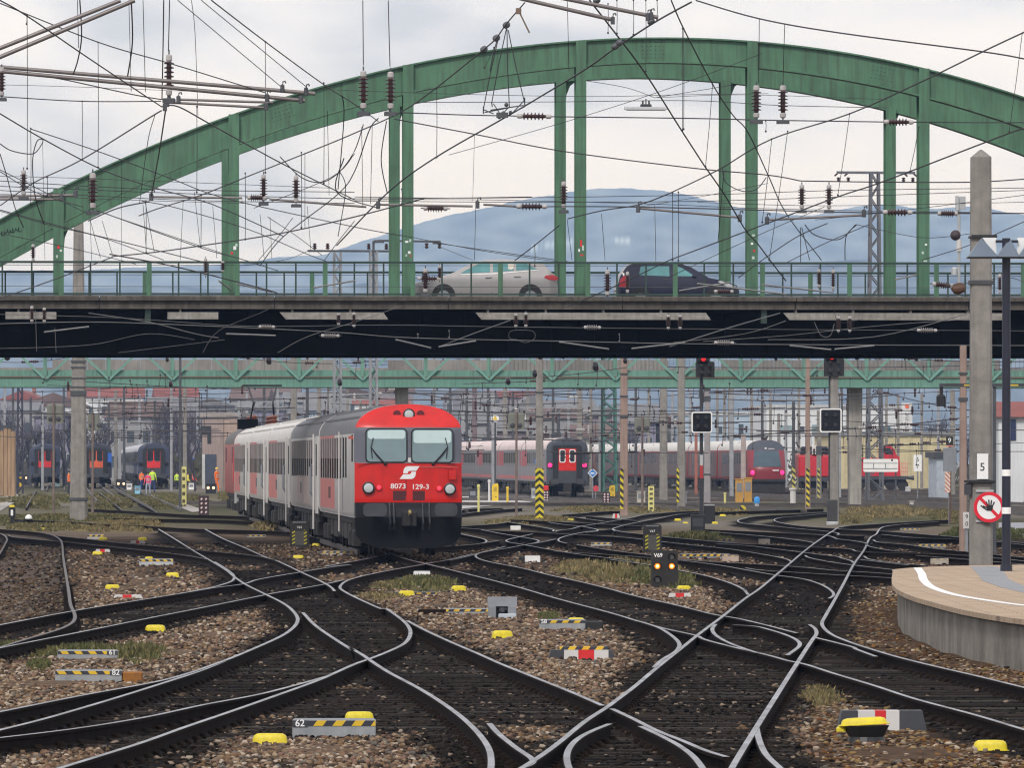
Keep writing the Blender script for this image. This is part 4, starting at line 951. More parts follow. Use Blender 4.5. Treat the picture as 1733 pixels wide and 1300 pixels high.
def lampr(px, py, r, lens, nm, ring=BLACK, dep=.05, y=0.0):
    x, z = lx(px), lz(py)
    o = MB().lathe([(r*1.22, .04), (r*1.22, -dep), (r*1.02, -dep-.012), (r*.98, -dep)], (x, y, z), (0, -1, 0), 24) if False else MB().lathe([(r*1.22, -.06), (r*1.22, dep), (r*1.0, dep+.012), (r*.9, dep)], (x, y, z), (0, -1, 0), 24)
    o = o.build(nm, ring, cc)
    MB().lathe([(r*.93, dep-.02), (r*.90, dep+.014), (r*.55, dep+.026), (.001, dep+.03)], (x, y, z), (0, -1, 0), 24).build('lens', lens, o)
lampr(623.5, 826, .135, LENS, 'headlight'); lampr(761.5, 828, .135, LENS, 'headlight')
lampr(641.2, 825.5, .062, RLAMP, 'tail_lamp', REDB, .04); lampr(743.2, 827, .062, RLAMP, 'tail_lamp', REDB, .04)
lampr(692.8, 701.5, .13, LENS, 'top_headlight', BLACK, .02, yface(0, lz(701.5))-.02)
for px, py in ((672.5, 701), (712.5, 701)):
    x, z = lx(px), lz(py); MB().lathe([(.105, -.05), (.105, .012), (.095, .02), (.001, .02)], (x, yface(x, z), z), (0, -1, 0), 20).build('horn_grille', M('horn_grille_dark_red', (.12, .012, .015), .7, var=.4, scale=60), cc)
for x0, x1 in ((665, 686.5), (698.5, 719)):
    MB().box(lx(x0), lx(x1), -.008, .02, lz(847), lz(831)).build('jumper_socket', M('socket_dark_red', (.07, .008, .01), .6, var=.3, scale=20), cc)
MB().box(lx(688), lx(697), -.012, .02, lz(848), lz(829)).build('centre_rib', REDB, cc)
for a, b in ((686.6, 687.8),): MB().box(lx(a), lx(b), -.006, .02, lz(840), lz(812)).build('panel_gap', M('gap_dark_red', (.1, .006, .008), .6), cc)
mb = MB(); mb.box(lx(603), lx(779), -.010, .02, lz(784.2), lz(783)); mb.build('rain_strip', MGREY, cc)
mb = MB(); mb.box(lx(710), lx(775), -.016, .0, lz(791.5), lz(790.4)); mb.build('hand_rail', M('faded_red_rail', (.5, .12, .1), .4), cc)
MB().bbox(lx(760), lx(772), -.03, .02, lz(812), lz(796), .01).build('cover_plate', REDB, cc)
# emblem: two interlocking slanted hooks
ek = 120/1733
ex = lambda z: lx(640+z*ek); ez = lambda z: lz(770+z*ek)
def arc(cx, cy, rx, ry, a0, a1, n=7): return [(cx+rx*math.cos(R(a)), cy+ry*math.sin(R(a))) for a in np.linspace(a0, a1, n)]
up = [(1015, 278), (715, 278)]+[(665, 300), (628, 345), (608, 452)]+[(722, 452), (740, 405), (775, 392), (930, 392)]
lo = [(520, 592), (820, 592), (872, 572), (908, 520), (926, 415), (812, 415), (800, 455), (770, 475), (615, 475)]
emb = MB()
for poly in (up, lo):
    pp = [(ex(x), ez(y)) for x, y in poly]
    n = len(pp); emb.add([(x, -.007, z) for x, z in pp], [tuple(range(n))])
emb.build('emblem', WHITE, cc)
text('8073', .185, WHITE, (lx(674), -.006, lz(823.5)), cc, 'running_number', sx=1.12, bold=.012); text('129-3', .185, WHITE, (lx(711.5), -.006, lz(824.5)), cc, 'running_number', sx=1.1, bold=.012)
# buffer beam
for a, b in ((613, 653), (734, 772)):
    mb = MB(); mb.prism(rrect(lx(a), lx(b), lz(874), lz(852), .12, 5), -.62, -.57); mb.cyl((lx((a+b)/2), -.58, lz(863)), (lx((a+b)/2), .1, lz(863)), .11, .14, 14); mb.build('buffer', DGREY, cc)
mb = MB(); mb.bbox(lx(680), lx(704), -.35, .3, lz(890), lz(866), .03); mb.tube([(lx(692), -.36, lz(862)), (lx(692), -.5, lz(872)), (lx(692), -.44, lz(884))], .035, 6); mb.build('coupling', UNDER, cc)
MB().tube([(lx(692), -.44, lz(864)), (lx(692.5), -.46, lz(868)), (lx(692), -.44, lz(872))], .04, 6).build('coupling_pin', M('brass_pin', (.4, .3, .1), .5), cc)
for px in (659, 666, 715, 726):
    MB().tube([(lx(px), .02, lz(852)), (lx(px), -.2, lz(872)), (lx(px)+.01, -.22, lz(885)), (lx(px), -.1, lz(896))], .024, 6).build('brake_hose', DGREY, cc)
pl = [(600, 876), (782, 876), (780, 905), (772, 918), (745, 928), (640, 928), (612, 918), (602, 905)]
MB().prism([(lx(x), lz(y)) for x, y in pl], .02, .12).build('snowplough', M('plough_black', (.006, .0065, .008), .7, var=.4, spec=.15), cc)
MB().prism([(lx(x), lz(y)) for x, y in [(603, 851), (780, 851), (780, 880), (603, 880)]], .04, .3).build('buffer_beam', M('buffer_beam_dark', (.016, .017, .021), .7, var=.3, spec=.2), cc)
bogie(cc, 4.0); bogie(cc, LC-4.5); underframe(cc, LC-.4, 3)
side(cc, 'red_band', CORAL, 14.2, 25.2, ZB+.13, ZS-.002, .002)
def windows(root, y0, n, pitch, w):
    for k in range(n):
        y = y0+k*pitch
        side(root, 'window', WINLOW, y, y+w, 2.2, 2.77, .004); side(root, 'upper_window', UPGLASS, y, y+w, 2.775, 3.34, .004)
    for k in range(n+1): y = y0+k*pitch-(pitch-w)/2; MB().box(-HWD-.016, -HWD, y-.04, y+.04, 2.16, 3.36).build('window_bar', M('window_bar_grey', (.34, .315, .305), .5), root)
windows(cc, 9.3, 9, 1.76, 1.5)
for y in (5.7, 7.3): side(cc, 'door_window', WINLOW, y, y+.75, 2.24, 3.34, .008)
side(cc, 'door_gap', DGREY, 8.35, 8.42, ZB+.14, ZS-.01, .006)
side(cc, 'cab_window', WINLOW, 1.5, 2.25, 2.68, 3.45-.05, .008); side(cc, 'cab_mirror', CORAL, 1.3, 1.5, 3.28, 3.36, .12)
side(cc, 'grey_corner', ANTHB, .57, .8, 2.66, ZS-.01, .003)
def downpipe(root, y, w=.09, z0=.82): MB().cyl((-HWD-.09, y, z0), (-HWD-.09, y, 3.5), w).build('downpipe', WHITEP, root)
downpipe(cc, 8.6, .02, .75); side(cc, 'side_grille', M('grille_brown', (.11, .05, .045), .7), 17.2, 18.6, 1.62, 1.95, .012)
# its trailing coaches
def coach_main(i, roof, label, red):
    p = front0+DIR*(LC*i)
    c = thing('passenger_coach', label, 'train coach', p, RZ, 'coaches of the red and grey train')
    shell(c, LC-.35, GREYB, roof, y0=.35)
    MB().box(-.9, .9, -.06, .36, 1.25, 3.5).build('gangway', BLACK, c)
    windows(c, 5.2, 11, 1.84, 1.58)
    if red:
        side(c, 'red_band', CORAL, 15.5, 25.3, ZB+.13, ZS-.002, .002)
    else: side(c, 'faded_patch', M('train_reddish_grey', (.38, .27, .24), .5, var=.2, scale=.5), 9, 20, ZB+.13, 2.22)
    mb = MB(); mb.prism([(-HWD-.03, 1.1), (-HWD-.002, 1.1), (-HWD-.002, 3.44), (-HWD-.03, 3.44)], .42, 2.4); mb.build('door', GREYB, c)
    MB().box(-HWD-.038, -HWD-.031, 1.0, 1.7, 2.24, 3.2).build('door_window', WINLOW, c)
    for y in (3.0, 3.9): MB().tube([(-HWD-.05, y, 2.6), (-HWD-.14, y, 2.5), (-HWD-.14, y, 1.75), (-HWD-.05, y, 1.6)], .03, 5).build('grab_rail', MGREY, c)
    downpipe(c, 2.2, .028, .62)
    side(c, 'side_grille', DGREY, 15.5, 16.6, 1.65, 2.0, .012)
    bogie(c, 4.2); bogie(c, LC-4.6); underframe(c, LC-.4, 10+i)
    return c
coach_main(1, ROOFD, 'grey roofed coach directly behind the red fronted driving coach', False)
coach_main(2, ROOFW, 'white roofed coach between the grey roofed coach and two more white roofed ones', True)
coach_main(3, ROOFW, 'middle one of the three white roofed coaches behind the red driving coach', True)
coach_main(4, ROOFW, 'last white roofed coach, coupled to the red electric locomotive', True)
# electric locomotive at the far end
lo_ = thing('electric_locomotive', 'red electric locomotive with dark roof gear behind the last white roofed coach', 'locomotive', front0+DIR*(LC*5), RZ)
LOR = M('loco_faded_red', (.42, .10, .09), .5, var=.15, streak=.35)
shell(lo_, 18.5, LOR, M('loco_roof_dark', (.10, .095, .09), .7, var=.3), y0=.4, ribs=False)
for y in (2.2, 14.5):
    MB().box(-HWD-.012, -HWD, y, y+1.6, 2.6, 3.3).build('cab_window', GLASSD, lo_)
MB().box(-1.2, -.3, 1, 2.6, 4.1, 4.55).box(-.7, .9, 4, 15, 4.12, 4.3).build('roof_hood', BLKSTEEL, lo_)
mb = MB()
for y in (3.2, 5, 7, 9.5, 12): mb.lathe([(.12, 0), (.16, .1), (.1, .15), (.16, .25), (.1, .3), (.15, .42), (.05, .5)], (-.4, y, 4.25), (0, 0, 1), 8); mb.lathe([(.12, 0), (.16, .1), (.1, .15), (.16, .25), (.1, .3), (.15, .42), (.05, .5)], (.5, y, 4.25), (0, 0, 1), 8)
mb.build('roof_insulators', M('roof_insulator_redbrown', (.16, .05, .03), .4), lo_)
mb = MB(); 
for s in (-.55, .55): mb.bar((s, 5.2, 4.5), (s*.8, 3.4, 5.3), .07); mb.bar((s*.8, 3.4, 5.3), (s*1.2, 5, 6.1), .06)
mb.bar((-.9, 5, 6.1), (.9, 5, 6.1), .09); mb.build('pantograph', BLACK, lo_)
MB().prism([(-1.38, .75), (-1.38, 1.6), (1.38, 1.6), (1.38, .75)], -.02, .4).build('buffer_beam', LGREY, lo_)
side(lo_, 'red_door', REDB, .6, 1.5, 1.7, 3.2, .02)
bogie(lo_, 4); bogie(lo_, 14.5); underframe(lo_, 18.5, 31)

# ---------------------------------------------------------------- coaches seen end on
def coach_end(name, label, px, Y, scale_w, body, roof, n, side_kit, group, tail, door=REDB, ends=ANTH, wf=None):
    base = Vector(((px-HX)*Y/F, Y, 0)); made = []
    for i in range(n):
        c = thing(name, label[i] if i < len(label) else label[-1], 'train coach', base+DIR*(26.6*i), RZ, group)
        made.append(c)
        shell(c, 26.3, body, roof, y0=.3, ribs=False); side_kit(c, i)
        bogie(c, 4.2, i == 0); bogie(c, 22, i == 0); underframe(c, 26.3, 50+i)
        if i == 0:
            zr = list(np.linspace(1.0, 3.42, 7))+list(np.linspace(3.42, 4.195, 12))[1:]
            MB().grid([[(-hwz(z), .31, z)]+[(t*hwz(z), .10*abs(t)**4, z) for t in np.linspace(-1, 1, 15)]+[(hwz(z), .31, z)] for z in zr]).build('end_wall', ends, c, smooth=True)
            fr = MB(); fr.prism(rrect(-.98, .98, 1.05, 3.7, .18), -.16, .02); fr.build('gangway_surround', BLACK, c)
            d = MB().box(-.60, .60, -.175, -.15, 1.95, 3.46)
            d = d.build('end_door', door, c)
            for s in (-1, 1):
                MB().prism(rrect(s*.34-.21, s*.34+.21, 2.5, 3.4, .1), -.186, -.175).build('window_frame', WHITE if tail else DGREY, d)
                MB().prism(rrect(s*.34-.15, s*.34+.15, 2.56, 3.34, .08) if tail else rrect(s*.31-.26, s*.31+.26, 2.62, 3.47, .05), -.19, -.175).build('door_pane', GLASSD, d)
            MB().box(-.62, .62, -.18, -.15, 1.1, 1.94).build('foot_plate', DGREY, c)
            for s in (-1, 1):
                MB().lathe([(.19, -.0), (.19, .04), (.12, .05), (.12, .0)], (s*.88 if False else s*1.18, -.0, 2.32 if tail else 2.3), (0, -1, 0), 14).build('lamp_bezel', BLACK, c)
                if tail: MB().lathe([(.15, 0), (.15, .055), (.001, .07)], (s*1.18, .0, 2.32), (0, -1, 0), 14).build('tail_lamp', PLAMP, c)
                mb = MB(); mb.cyl((s*.88, .1, 1.2), (s*.88, -.55, 1.2), .11, .1, 12); mb.prism(rrect(s*.88-.27, s*.88+.27, 1.03, 1.39, .1), -.6, -.55); mb.build('buffer', DGREY, c)
            MB().bbox(-.3, .3, -.35, .2, .55, 1.1, .04).box(-1.25, 1.25, -.02, .3, .9, 1.25).build('buffer_beam', UNDER, c)
    return made
def kit_ic(c, i):
    w = 26.3
    side(c, 'window_band', M('ic_dark_grey_band', (.11, .115, .135), .35, col2=(.16, .16, .18), scale=.3), .4, w-.1, 2.25, 3.35, .004)
    side(c, 'red_end_panel', M('ic_dull_red', (.36, .045, .06), .45, var=.1), w-5.5, w-.15, 2.25, 3.35, .006)
    if i: side(c, 'red_end_panel', M('ic_dull_red', (.36, .045, .06), .45), .5, 2.0, 2.25, 3.35, .006)
    side(c, 'red_stripe', M('ic_stripe_red', (.45, .10, .10), .45, var=.15), .4, w-.1, 1.32, 1.55, .004)
    side(c, 'door', M('ic_door_grey', (.2, .2, .22), .4), 2.2, 3.3, 1.3, 3.3, .012)
    for y in np.arange(4.6, 19, 2.05): side(c, 'window', GLASSD, y, y+1.45, 2.45, 3.2, .01)
    if i == 0: side(c, 'blue_board', M('blue_board', (.05, .13, .32), .5), 8.5, 13, 2.35, 2.75, .014)
ICB = M('ic_light_grey', (.27, .27, .30), .45, var=.08, streak=.2)
coach_end('passenger_coach', ['dark ended coach with red door and two lit tail lamps right of the red train', 'grey and red coach coupled behind the dark ended coach with tail lamps', 'third grey and red coach from the dark coach end with tail lamps', 'fourth grey and red coach from the dark coach end, beside the red train front', 'last grey and red coach, mostly hidden by the red train front'], 960, 484, 0, ICB, ROOFP, 5, kit_ic, 'coaches of the grey and red train', True)
def kit_old(c, i):
    for y in np.arange(1.6, 25, 2.3): side(c, 'window', GLASSD, y, y+1.5, 2.35, 3.25, .012)
    side(c, 'lower_panel', M('old_coach_grey', (.16, .16, .19), .5, var=.2), .35, 26, 1.35, 2.1, .004)
OLD = M('old_coach_dark', (.028, .036, .075), .45, var=.15, scale=.5); OLDR = M('old_coach_roof', (.42, .42, .46), .5, var=.15, scale=.4)
coach_end('passenger_coach', ['dark coach end with red door beside the people in safety vests']+['dark coach, %s behind the coach end with people in vests' % k for k in ('second', 'third', 'fourth', 'fifth', 'sixth', 'seventh')], 260, 638, 0, OLD, OLDR, 7, kit_old, 'coaches of the right hand dark train', False, REDP, M('dark_coach_end', (.040, .048, .085), .5))
coach_end('passenger_coach', ['round roofed dark coach end with red panel standing left of the concrete mast'], 76, 670, 0, OLD, OLDR, 1, kit_old, 'coaches of the left hand dark train', False, REDP, M('dark_coach_end', (.040, .048, .085), .5))
def kit_blue(c, i):
    side(c, 'blue_side', BLUE, .4, 26, 1.4, 3.3, .006, s=1); side(c, 'blue_side', BLUE, .4, 26, 1.4, 3.3, .006)
m2 = coach_end('passenger_coach', ['dark blue coach end half hidden behind the concrete mast'], 163, 650, 0, M('night_blue', (.02, .03, .06), .45), M('night_blue_roof', (.06, .065, .08), .5), 1, kit_blue, 'coaches of the blue train', False, M('orange_red_door', (.65, .1, .03), .5), M('night_blue_end', (.03, .035, .05), .5))
bd = MB().box(1.0, 1.4, .02, .1, 2.1, 3.3); bd.build('blue_end_panel', BLUE, m2[0])

# ---------------------------------------------------------------- red express train with slanted nose
RJR = M('express_dark_red', (.26, .025, .035), .4, var=.1); RJG = M('express_brown_grey', (.075, .05, .055), .5, col2=(.13, .095, .10), scale=.3); RJN = M('express_nose_red', (.20, .02, .028), .38, var=.08)
rj0 = Vector(((1300-HX)*538/F, 538, 0))
for i in range(7):
    lab = ['slant nosed red express train cab with two lit tail lamps', 'dark red express coach directly behind the slant nosed cab', 'third express coach from the slant nosed cab', 'fourth express coach from the slant nosed cab', 'fifth express coach, partly behind the green lattice mast', 'sixth express coach, showing beside the dark coach end', 'seventh express coach, mostly hidden behind the dark coach end'][i]
    c = thing('express_coach', lab, 'train coach', rj0+DIR*(26.6*i), RZ, 'coaches of the dark red express train')
    y0 = 2.2 if i == 0 else .3
    shell(c, 26.3, RJR, ROOFW, y0=y0, ribs=False)
    side(c, 'window_band', RJG, y0+1.0, 26.2, 1.35, 3.3, .004)
    for y in np.arange(5.0, 22, 2.05): side(c, 'window', GLASSD, y, y+1.5, 2.4, 3.2, .01)
    side(c, 'door', RJR, 23.4, 24.6, 1.3, 3.3, .012)
    mb = MB(); mb.bar((-HWD-.02, 9, 3.45), (-1.0, 12.5, 4.05), .06, .03); mb.build('roof_band', RJG, c)
    bogie(c, 4.4, i == 0); bogie(c, 22, False); underframe(c, 26.3, 70+i)
    if i == 0:
        zr = list(np.linspace(1.0, 3.42, 13))+list(np.linspace(3.42, 4.18, 9))[1:]
        def yn(x, z): return .35+(0 if z < 1.95 else 1.75*((z-1.95)/2.25)**1.25)+.5*abs(x/HWD)**2.6
        def mi(i_, j):
            z = zr[i_]; t = abs((j-10.5)/10)
            if z < 1.2: return 2
            if z > 3.4: return 1
            return 0
        MB().grid([[(-hwz(z), 2.25, z)]+[(t*hwz(z), min(2.2, yn(t*hwz(z), z)), z) for t in np.linspace(-1, 1, 21)]+[(hwz(z), 2.25, z)] for z in zr], mi).build('nose', [RJN, ANTH, UNDER], c, smooth=True)
        zw = np.linspace(2.15, 3.4, 9)
        MB().grid([[(t*(1.08-.12*(z-2.1)), yn(t*(1.08-.12*(z-2.1)), z)-.02, z) for t in np.linspace(-1, 1, 13)] for z in zw]).build('windscreen', M('express_windscreen', (.05, .08, .10), .12, spec=.6), c, smooth=True)
        for s in (-1, 1):
            x = s*1.12; z = 1.72
            MB().lathe([(.17, -.1), (.17, .03), (.001, .07)], (x, yn(x, z), z), (s*.3, -1, 0), 14).build('tail_lamp', PLAMP, c)
        MB().lathe([(.09, 0), (.09, .02), (.001, .02)], (-.05, yn(0, 3.55)-.03, 3.55), (0, -1, .6), 14).build('emblem', LGREY, c)
        MB().box(.15, .62, yn(.4, 3.5)-.06, yn(.4, 3.5)-.04, 3.48, 3.56).build('name_strip', LGREY, c)
        MB().box(.3, .85, yn(.6, 1.9)-.03, yn(.6, 1.9)-.01, 1.84, 1.92).build('number_strip', WHITE, c)
        MB().prism([(-1.35, .25), (-1.38, 1.1), (1.38, 1.1), (1.35, .25), (.9, .12), (-.9, .12)], .5, 2.0).build('snowplough', UNDER, c)
        MB().box(-.25, .15, 2.5, 3.0, 4.15, 4.38).build('roof_beacon', BLACK, c)

# ---------------------------------------------------------------- red shunting locomotive, broadside
sh0 = Vector(((1443-HX)*579/F, 579, 0)); sh = thing('shunting_locomotive', 'red diesel shunting locomotive half hidden behind the masts and the white board', 'locomotive', sh0, R(2))
SHR = M('shunter_red', (.52, .02, .035), .4, var=.12)
sx = lambda px: (px-1443)*579/F
szz = lambda py: ZC+(HY-py)*579/F
mb = MB(); mb.bbox(sx(1446), sx(1490), 0, 2.2, szz(806), szz(775), .12); mb.build('engine_hood', SHR, sh)
cabp = [(sx(1491), szz(806)), (sx(1491), szz(758)), (sx(1496), szz(754)), (sx(1506), szz(754)), (sx(1513), szz(760)), (sx(1518), szz(772)), (sx(1522), szz(773)), (sx(1524), szz(806))]
MB().prism(cabp, -.2, 2.4).build('cab', SHR, sh)
MB().prism([(sx(1497), szz(769)), (sx(1498), szz(758)), (sx(1506), szz(758)), (sx(1512), szz(769))], -.22, -.2).build('cab_window', GLASSD, sh)
MB().box(sx(1441), sx(1537), -.25, 2.4, szz(812), szz(806)-.003).build('frame', DGREY, sh)
mb = MB()
for k in range(4): mb.bar((sx(1525+k*3.4), -.2, szz(806)), (sx(1525+k*3.4), -.2, szz(784)), .05)
for z in (784, 792, 799): mb.bar((sx(1524), -.2, szz(z)), (sx(1536), -.2, szz(z)), .05)
mb.build('railing', M('railing_pink_red', (.6, .2, .18), .5), sh)
for px in (1455, 1480, 1508, 1528):
    MB().lathe([(.08, -.05), (.42, -.05), (.46, 0), (.46, .08), (.08, .1)], (sx(px), .1, .62), (0, -1, 0), 18).build('wheel', UNDER, sh)
MB().box(sx(1446), sx(1534), .2, 2.0, .55, szz(812)-.003).build('running_gear', UNDER, sh)
for px in (1441, 1537): MB().cyl((sx(px), .2, 1.2), (sx(px)+(-.5 if px < 1400 else .5), .2, 1.2), .12, .2, 10).build('buffer', DGREY, sh)
MB().bbox(sx(1532), sx(1541), -.3, .5, szz(832), szz(824), .05).build('step', LGREY, sh)

# second red locomotive, seen from its end
l2 = thing('end_on_locomotive', 'red locomotive seen end on behind the pinkish striped mast', 'locomotive', Vector(((1379-HX)*575/F, 575, 0)), 0)
q = 575/F; ax = lambda px: (px-1379)*q; az_ = lambda py: ZC+(HY-py)*q
for a, b in ((1352, 1368), (1369.5, 1388), (1390, 1405)): MB().bbox(ax(a), ax(b), 0, .4 if a != 1369.5 else .3, az_(806), az_(772), .08).build('front_panel', SHR, l2)
MB().bbox(ax(1351), ax(1406), .35, 8, az_(808), az_(768), .1).build('body', LOR, l2)
MB().prism([(ax(1354), az_(768)), (ax(1358), az_(756)), (ax(1400), az_(756)), (ax(1404), az_(768))], .3, 2.4).build('cab_roof', M('cab_roof_blue_black', (.03, .035, .06), .6), l2)
MB().bbox(ax(1374), ax(1389), -.1, .25, az_(769), az_(754), .05).build('white_box', WHITEP, l2)
for a, b in ((1356, 1371), (1391, 1402)): MB().box(ax(a), ax(b), .27, .297, az_(767), az_(759)).build('cab_window', GLASSD, l2)
MB().box(ax(1351), ax(1406), -.1, .35, az_(815), az_(808)-.003).build('buffer_beam', DGREY, l2)
for px in (1361, 1397): MB().cyl((ax(px), -.1, az_(812)), (ax(px), -.6, az_(812)), .12, .22, 12).build('buffer', DGREY, l2)
for px in (1366, 1392): MB().cyl((ax(px)-.08, 1.2, .6), (ax(px)+.08, 1.2, .6), .5, .5, 16).build('wheel', UNDER, l2)
MB().box(ax(1357), ax(1401), .4, 7, .35, az_(815)).build('running_gear', UNDER, l2)
# ================================================================== THINGS STANDING BESIDE THE TRACKS
def put(px, py, z=0.0): return G(px, py, z)
# ---- yellow hooded track magnets (rounded caps on a flat flange)
def cap_mesh(w, h, d):
    mb = MB(); pro = [(1.0, 0), (1.0, .10), (.90, .13), (.86, .55), (.80, .82), (.66, .97), (.4, 1.0)]
    rows = []
    for k, z in pro:
        p = rrect(-w/2*k, w/2*k, -d/2*k, d/2*k, min(w, d)*.28*k, 4); rows.append([(x, y, z*h) for x, y in p+[p[0]]])
    mb.grid(rows); n = len(rows[-1])-1; o = len(mb.v); mb.add(rows[-1][:-1], [tuple(range(n))]); return mb
CAP = cap_mesh(.36, .115, .22).build('track_magnet', YELL, smooth=True); CAPM = CAP.data; bpy.data.objects.remove(CAP)
caps = [(457, 1262, 1.05, 'nearest yellow hood at the bottom, left of the grey striped box'), (608, 1222, .95, 'yellow hood behind the striped box at the bottom'), (1676, 1272, 1.0, 'yellow hood in the bottom right corner'),
 (850, 1081, 1.0, 'scuffed yellow hood in front of the grey point machine'), (975, 1056, .9, 'yellow hood behind the striped box right of the point machine'), (263, 1070, 1.0, 'yellow hood alone on the gravel inside the left bend'),
 (190, 998, .95, 'yellow hood on the left gravel island near the red and white marker'), (292, 978, .95, 'yellow hood at the right tip of the left gravel island'), (165, 940, .9, 'yellow hood at the top left of the left gravel island'),
 (252, 948, .7, 'yellow hood touching the far grey striped box'), (688, 1010, 1.0, 'yellow hood in front of the green grass tuft'), (776, 1001, .95, 'yellow hood right of the green grass tuft'), (505, 946, .95, 'yellow hood below the dark dwarf signal'),
 (1157, 999, .9, 'yellow hood at the foot of the orange lit dwarf signal'), (72, 898, .85, 'yellow hood beside the white ball lever'), (174, 915, .9, 'flat yellow hood above the left gravel island'), (241, 915, .9, 'yellow hood with a white marker at the upper left rails'),
 (343, 867, .8, 'upper yellow hood at the dotted marker box'), (344, 878, .8, 'lower yellow hood at the dotted marker box'), (911, 881, .8, 'yellow hood below the chevron mast'), (966, 882, .9, 'pale yellow hood right of the chevron mast'), (1003, 860, .7, 'yellow hood left of the dotted post'),
 (857, 857, .9, 'yellow hood behind the red train front'), (1027, 856, .8, 'yellow hood below the dotted post'), (1223, 874, .9, 'yellow hood right of the dark signal foot'), (1210, 887, .8, 'yellow hood touching the dark signal foot'), (1147, 882, .9, 'yellow hood left of the dark signal foot'), (1365, 866, .7, 'yellow hood under the striped pinkish mast'), (1388, 857, .7, 'faint yellow hood beyond the pinkish mast'), (535, 925, .8, 'small yellow hood right of the dark dwarf signal'), (1160, 887, .7, 'tiny yellow hood beside the black base box')]
for px, py, s, lab in caps:
    p = put(px, py, -.01); k = .62 if p.y < 100 else .9
    o = bpy.data.objects.new('track_magnet', CAPM); COL.objects.link(o); o.location = p; o.rotation_euler = (0, 0, random.uniform(-.25, .25)); o.scale = (s, s*.8, s*random.uniform(.9, 1.1))
    tag(o, lab, 'track magnet', 'yellow hooded track magnets')
# one of them stands on a black pot
p = put(1466, 1256); t = thing('track_magnet_post', 'black pot with a tilted yellow hood before the red and white block', 'track magnet', p)
MB().lathe([(.20, -.03), (.17, .05), (.22, .15), (.225, .16)], (0, 0, 0), (0, 0, 1), 16).build('pot', BLACK, t)
hd_ = cap_mesh(.50, .07, .26).build('hood', YELL, t, smooth=True); hd_.location = (-.02, 0, .165); hd_.rotation_euler = (0, R(-3), 0)
MB().bbox(-.29, -.2, -.08, .08, .10, .15, .02).build('bracket', YELL, t)

# ---- grey switch-rod boxes with a black and yellow edge
STR1 = striped('yellow_black_edge', (.030, .032, .045), (.72, .46, .02), .19, (1, 0, -.75)); STR2 = striped('yellow_black_edge_mirror', (.030, .032, .045), (.72, .46, .02), .19, (1, 0, .75))
BOXG = M('box_weathered_grey', (.22, .235, .25), .6, col2=(.34, .35, .36), scale=5, streak=.2)
def rodbox(px0, px1, pyb, h, hs, label, num=None, numside=1, m=STR1, box=BOXG, tail=None):
    p = put((px0+px1)/2, pyb); w = (px1-px0)*p.y/F
    t = thing('switch_box', label, 'switch box', p, random.uniform(-.04, .04), 'striped switch boxes')
    mb = MB(); mb.bbox(-w/2, w/2, -.14, .14, -.03, h, .012); mb.build('box', box, t)
    MB().box(-w/2+.004, w/2-.004, -.146, -.1405, h-hs, h-.008).build('striped_edge', m, t)
    MB().box(-w/2+.02, w/2-.02, -.11, .11, h, h+.006).build('lid', MGREY, t)
    if num:
        x = numside*(w/2-.075); MB().box(x-.075, x+.075, -.149, -.1465, h-hs*1.15, h-.006).build('number_plate', DGREY, t)
        text(num, .095, WHITE, (x, -.1505, h-hs*.58), t, 'box_number', sx=1.0, bold=.015)
    if tail: MB().bbox(tail[0]*w/2-(0 if tail[0] > 0 else tail[1]), tail[0]*w/2+(tail[1] if tail[0] > 0 else 0), -.12, .12, -.03, h*.85, .015).build('cable_cover', tail[2], t)
    return t
rodbox(495, 636, 1246, .165, .062, 'grey box with striped edge numbered 62 at the bottom left centre', '62', -1)
rodbox(94, 207, 1155, .15, .05, 'striped box numbered 82 beside the bottom left rails', '82', 1, m=STR2, tail=(1, .25, M('rusty_orange_cover', (.42, .16, .01), .8, col2=(.2, .08, .02), scale=5)))
rodbox(98, 200, 1117, .13, .05, 'half overgrown striped box numbered 61 behind the grass', '61', 1, m=STR2)
rodbox(913, 991, 1066, .16, .05, 'striped box with black end right of the grey point machine', '58', -1, tail=(1, .28, BLACK))
rodbox(236, 293, 957, .16, .06, 'light grey striped box on the left gravel island', None, m=STR2, box=LGREY)
rodbox(755, 828, 1039, .09, .05, 'low striped rod cover left of the grey point machine', None, tail=(-1, .5, RUST))
rodbox(148, 176, 912, .14, .07, 'small striped box with a grey dome at the upper left rails', None, box=LGREY)
rodbox(418, 450, 909, .07, .05, 'thin striped rod cover left of the dark dwarf signal', None)
rodbox(545, 598, 939, .10, .05, 'yellow striped rod cover in front of the red train', None, box=LGREY)
rodbox(1150, 1235, 944, .10, .06, 'long striped rod cover right of the orange lit dwarf signal', None, box=MGREY)
rodbox(1222, 1250, 950, .16, .02, 'pinkish grey junction box among the right hand rails', None, box=M('pinkish_box', (.42, .33, .27), .8))
rodbox(1216, 1243, 918, .10, .05, 'striped rod cover among the far right rails', None)
rodbox(1284, 1303, 921, .16, .01, 'pale box with flat top among the far right rails', None, box=M('pale_box', (.40, .35, .29), .8))
rodbox(1555, 1600, 927, .10, .05, 'striped rod cover between rails left of the concrete mast', None)
rodbox(1524, 1556, 898, .08, .05, 'thin yellow striped cover at the right dry grass', None)
rodbox(1575, 1605, 955, .14, .02, 'pale flat box behind the platform tip', None, box=M('pale_box', (.40, .35, .29), .8))
rodbox(1000, 1035, 925, .12, .05, 'yellow striped cover left of the crossed dwarf signal', None, box=LGREY)
rodbox(888, 914, 951, .16, .01, 'white box with dark side at the rail joint right of the train', None, box=WHITE, tail=(-1, .15, BLACK))
rodbox(864, 881, 897, .16, .01, 'small white box among the rails right of the train', None, box=WHITE)
rodbox(650, 740, 1007, .05, .03, 'low black and yellow rod cover in the green tuft island', None, box=BLACK)
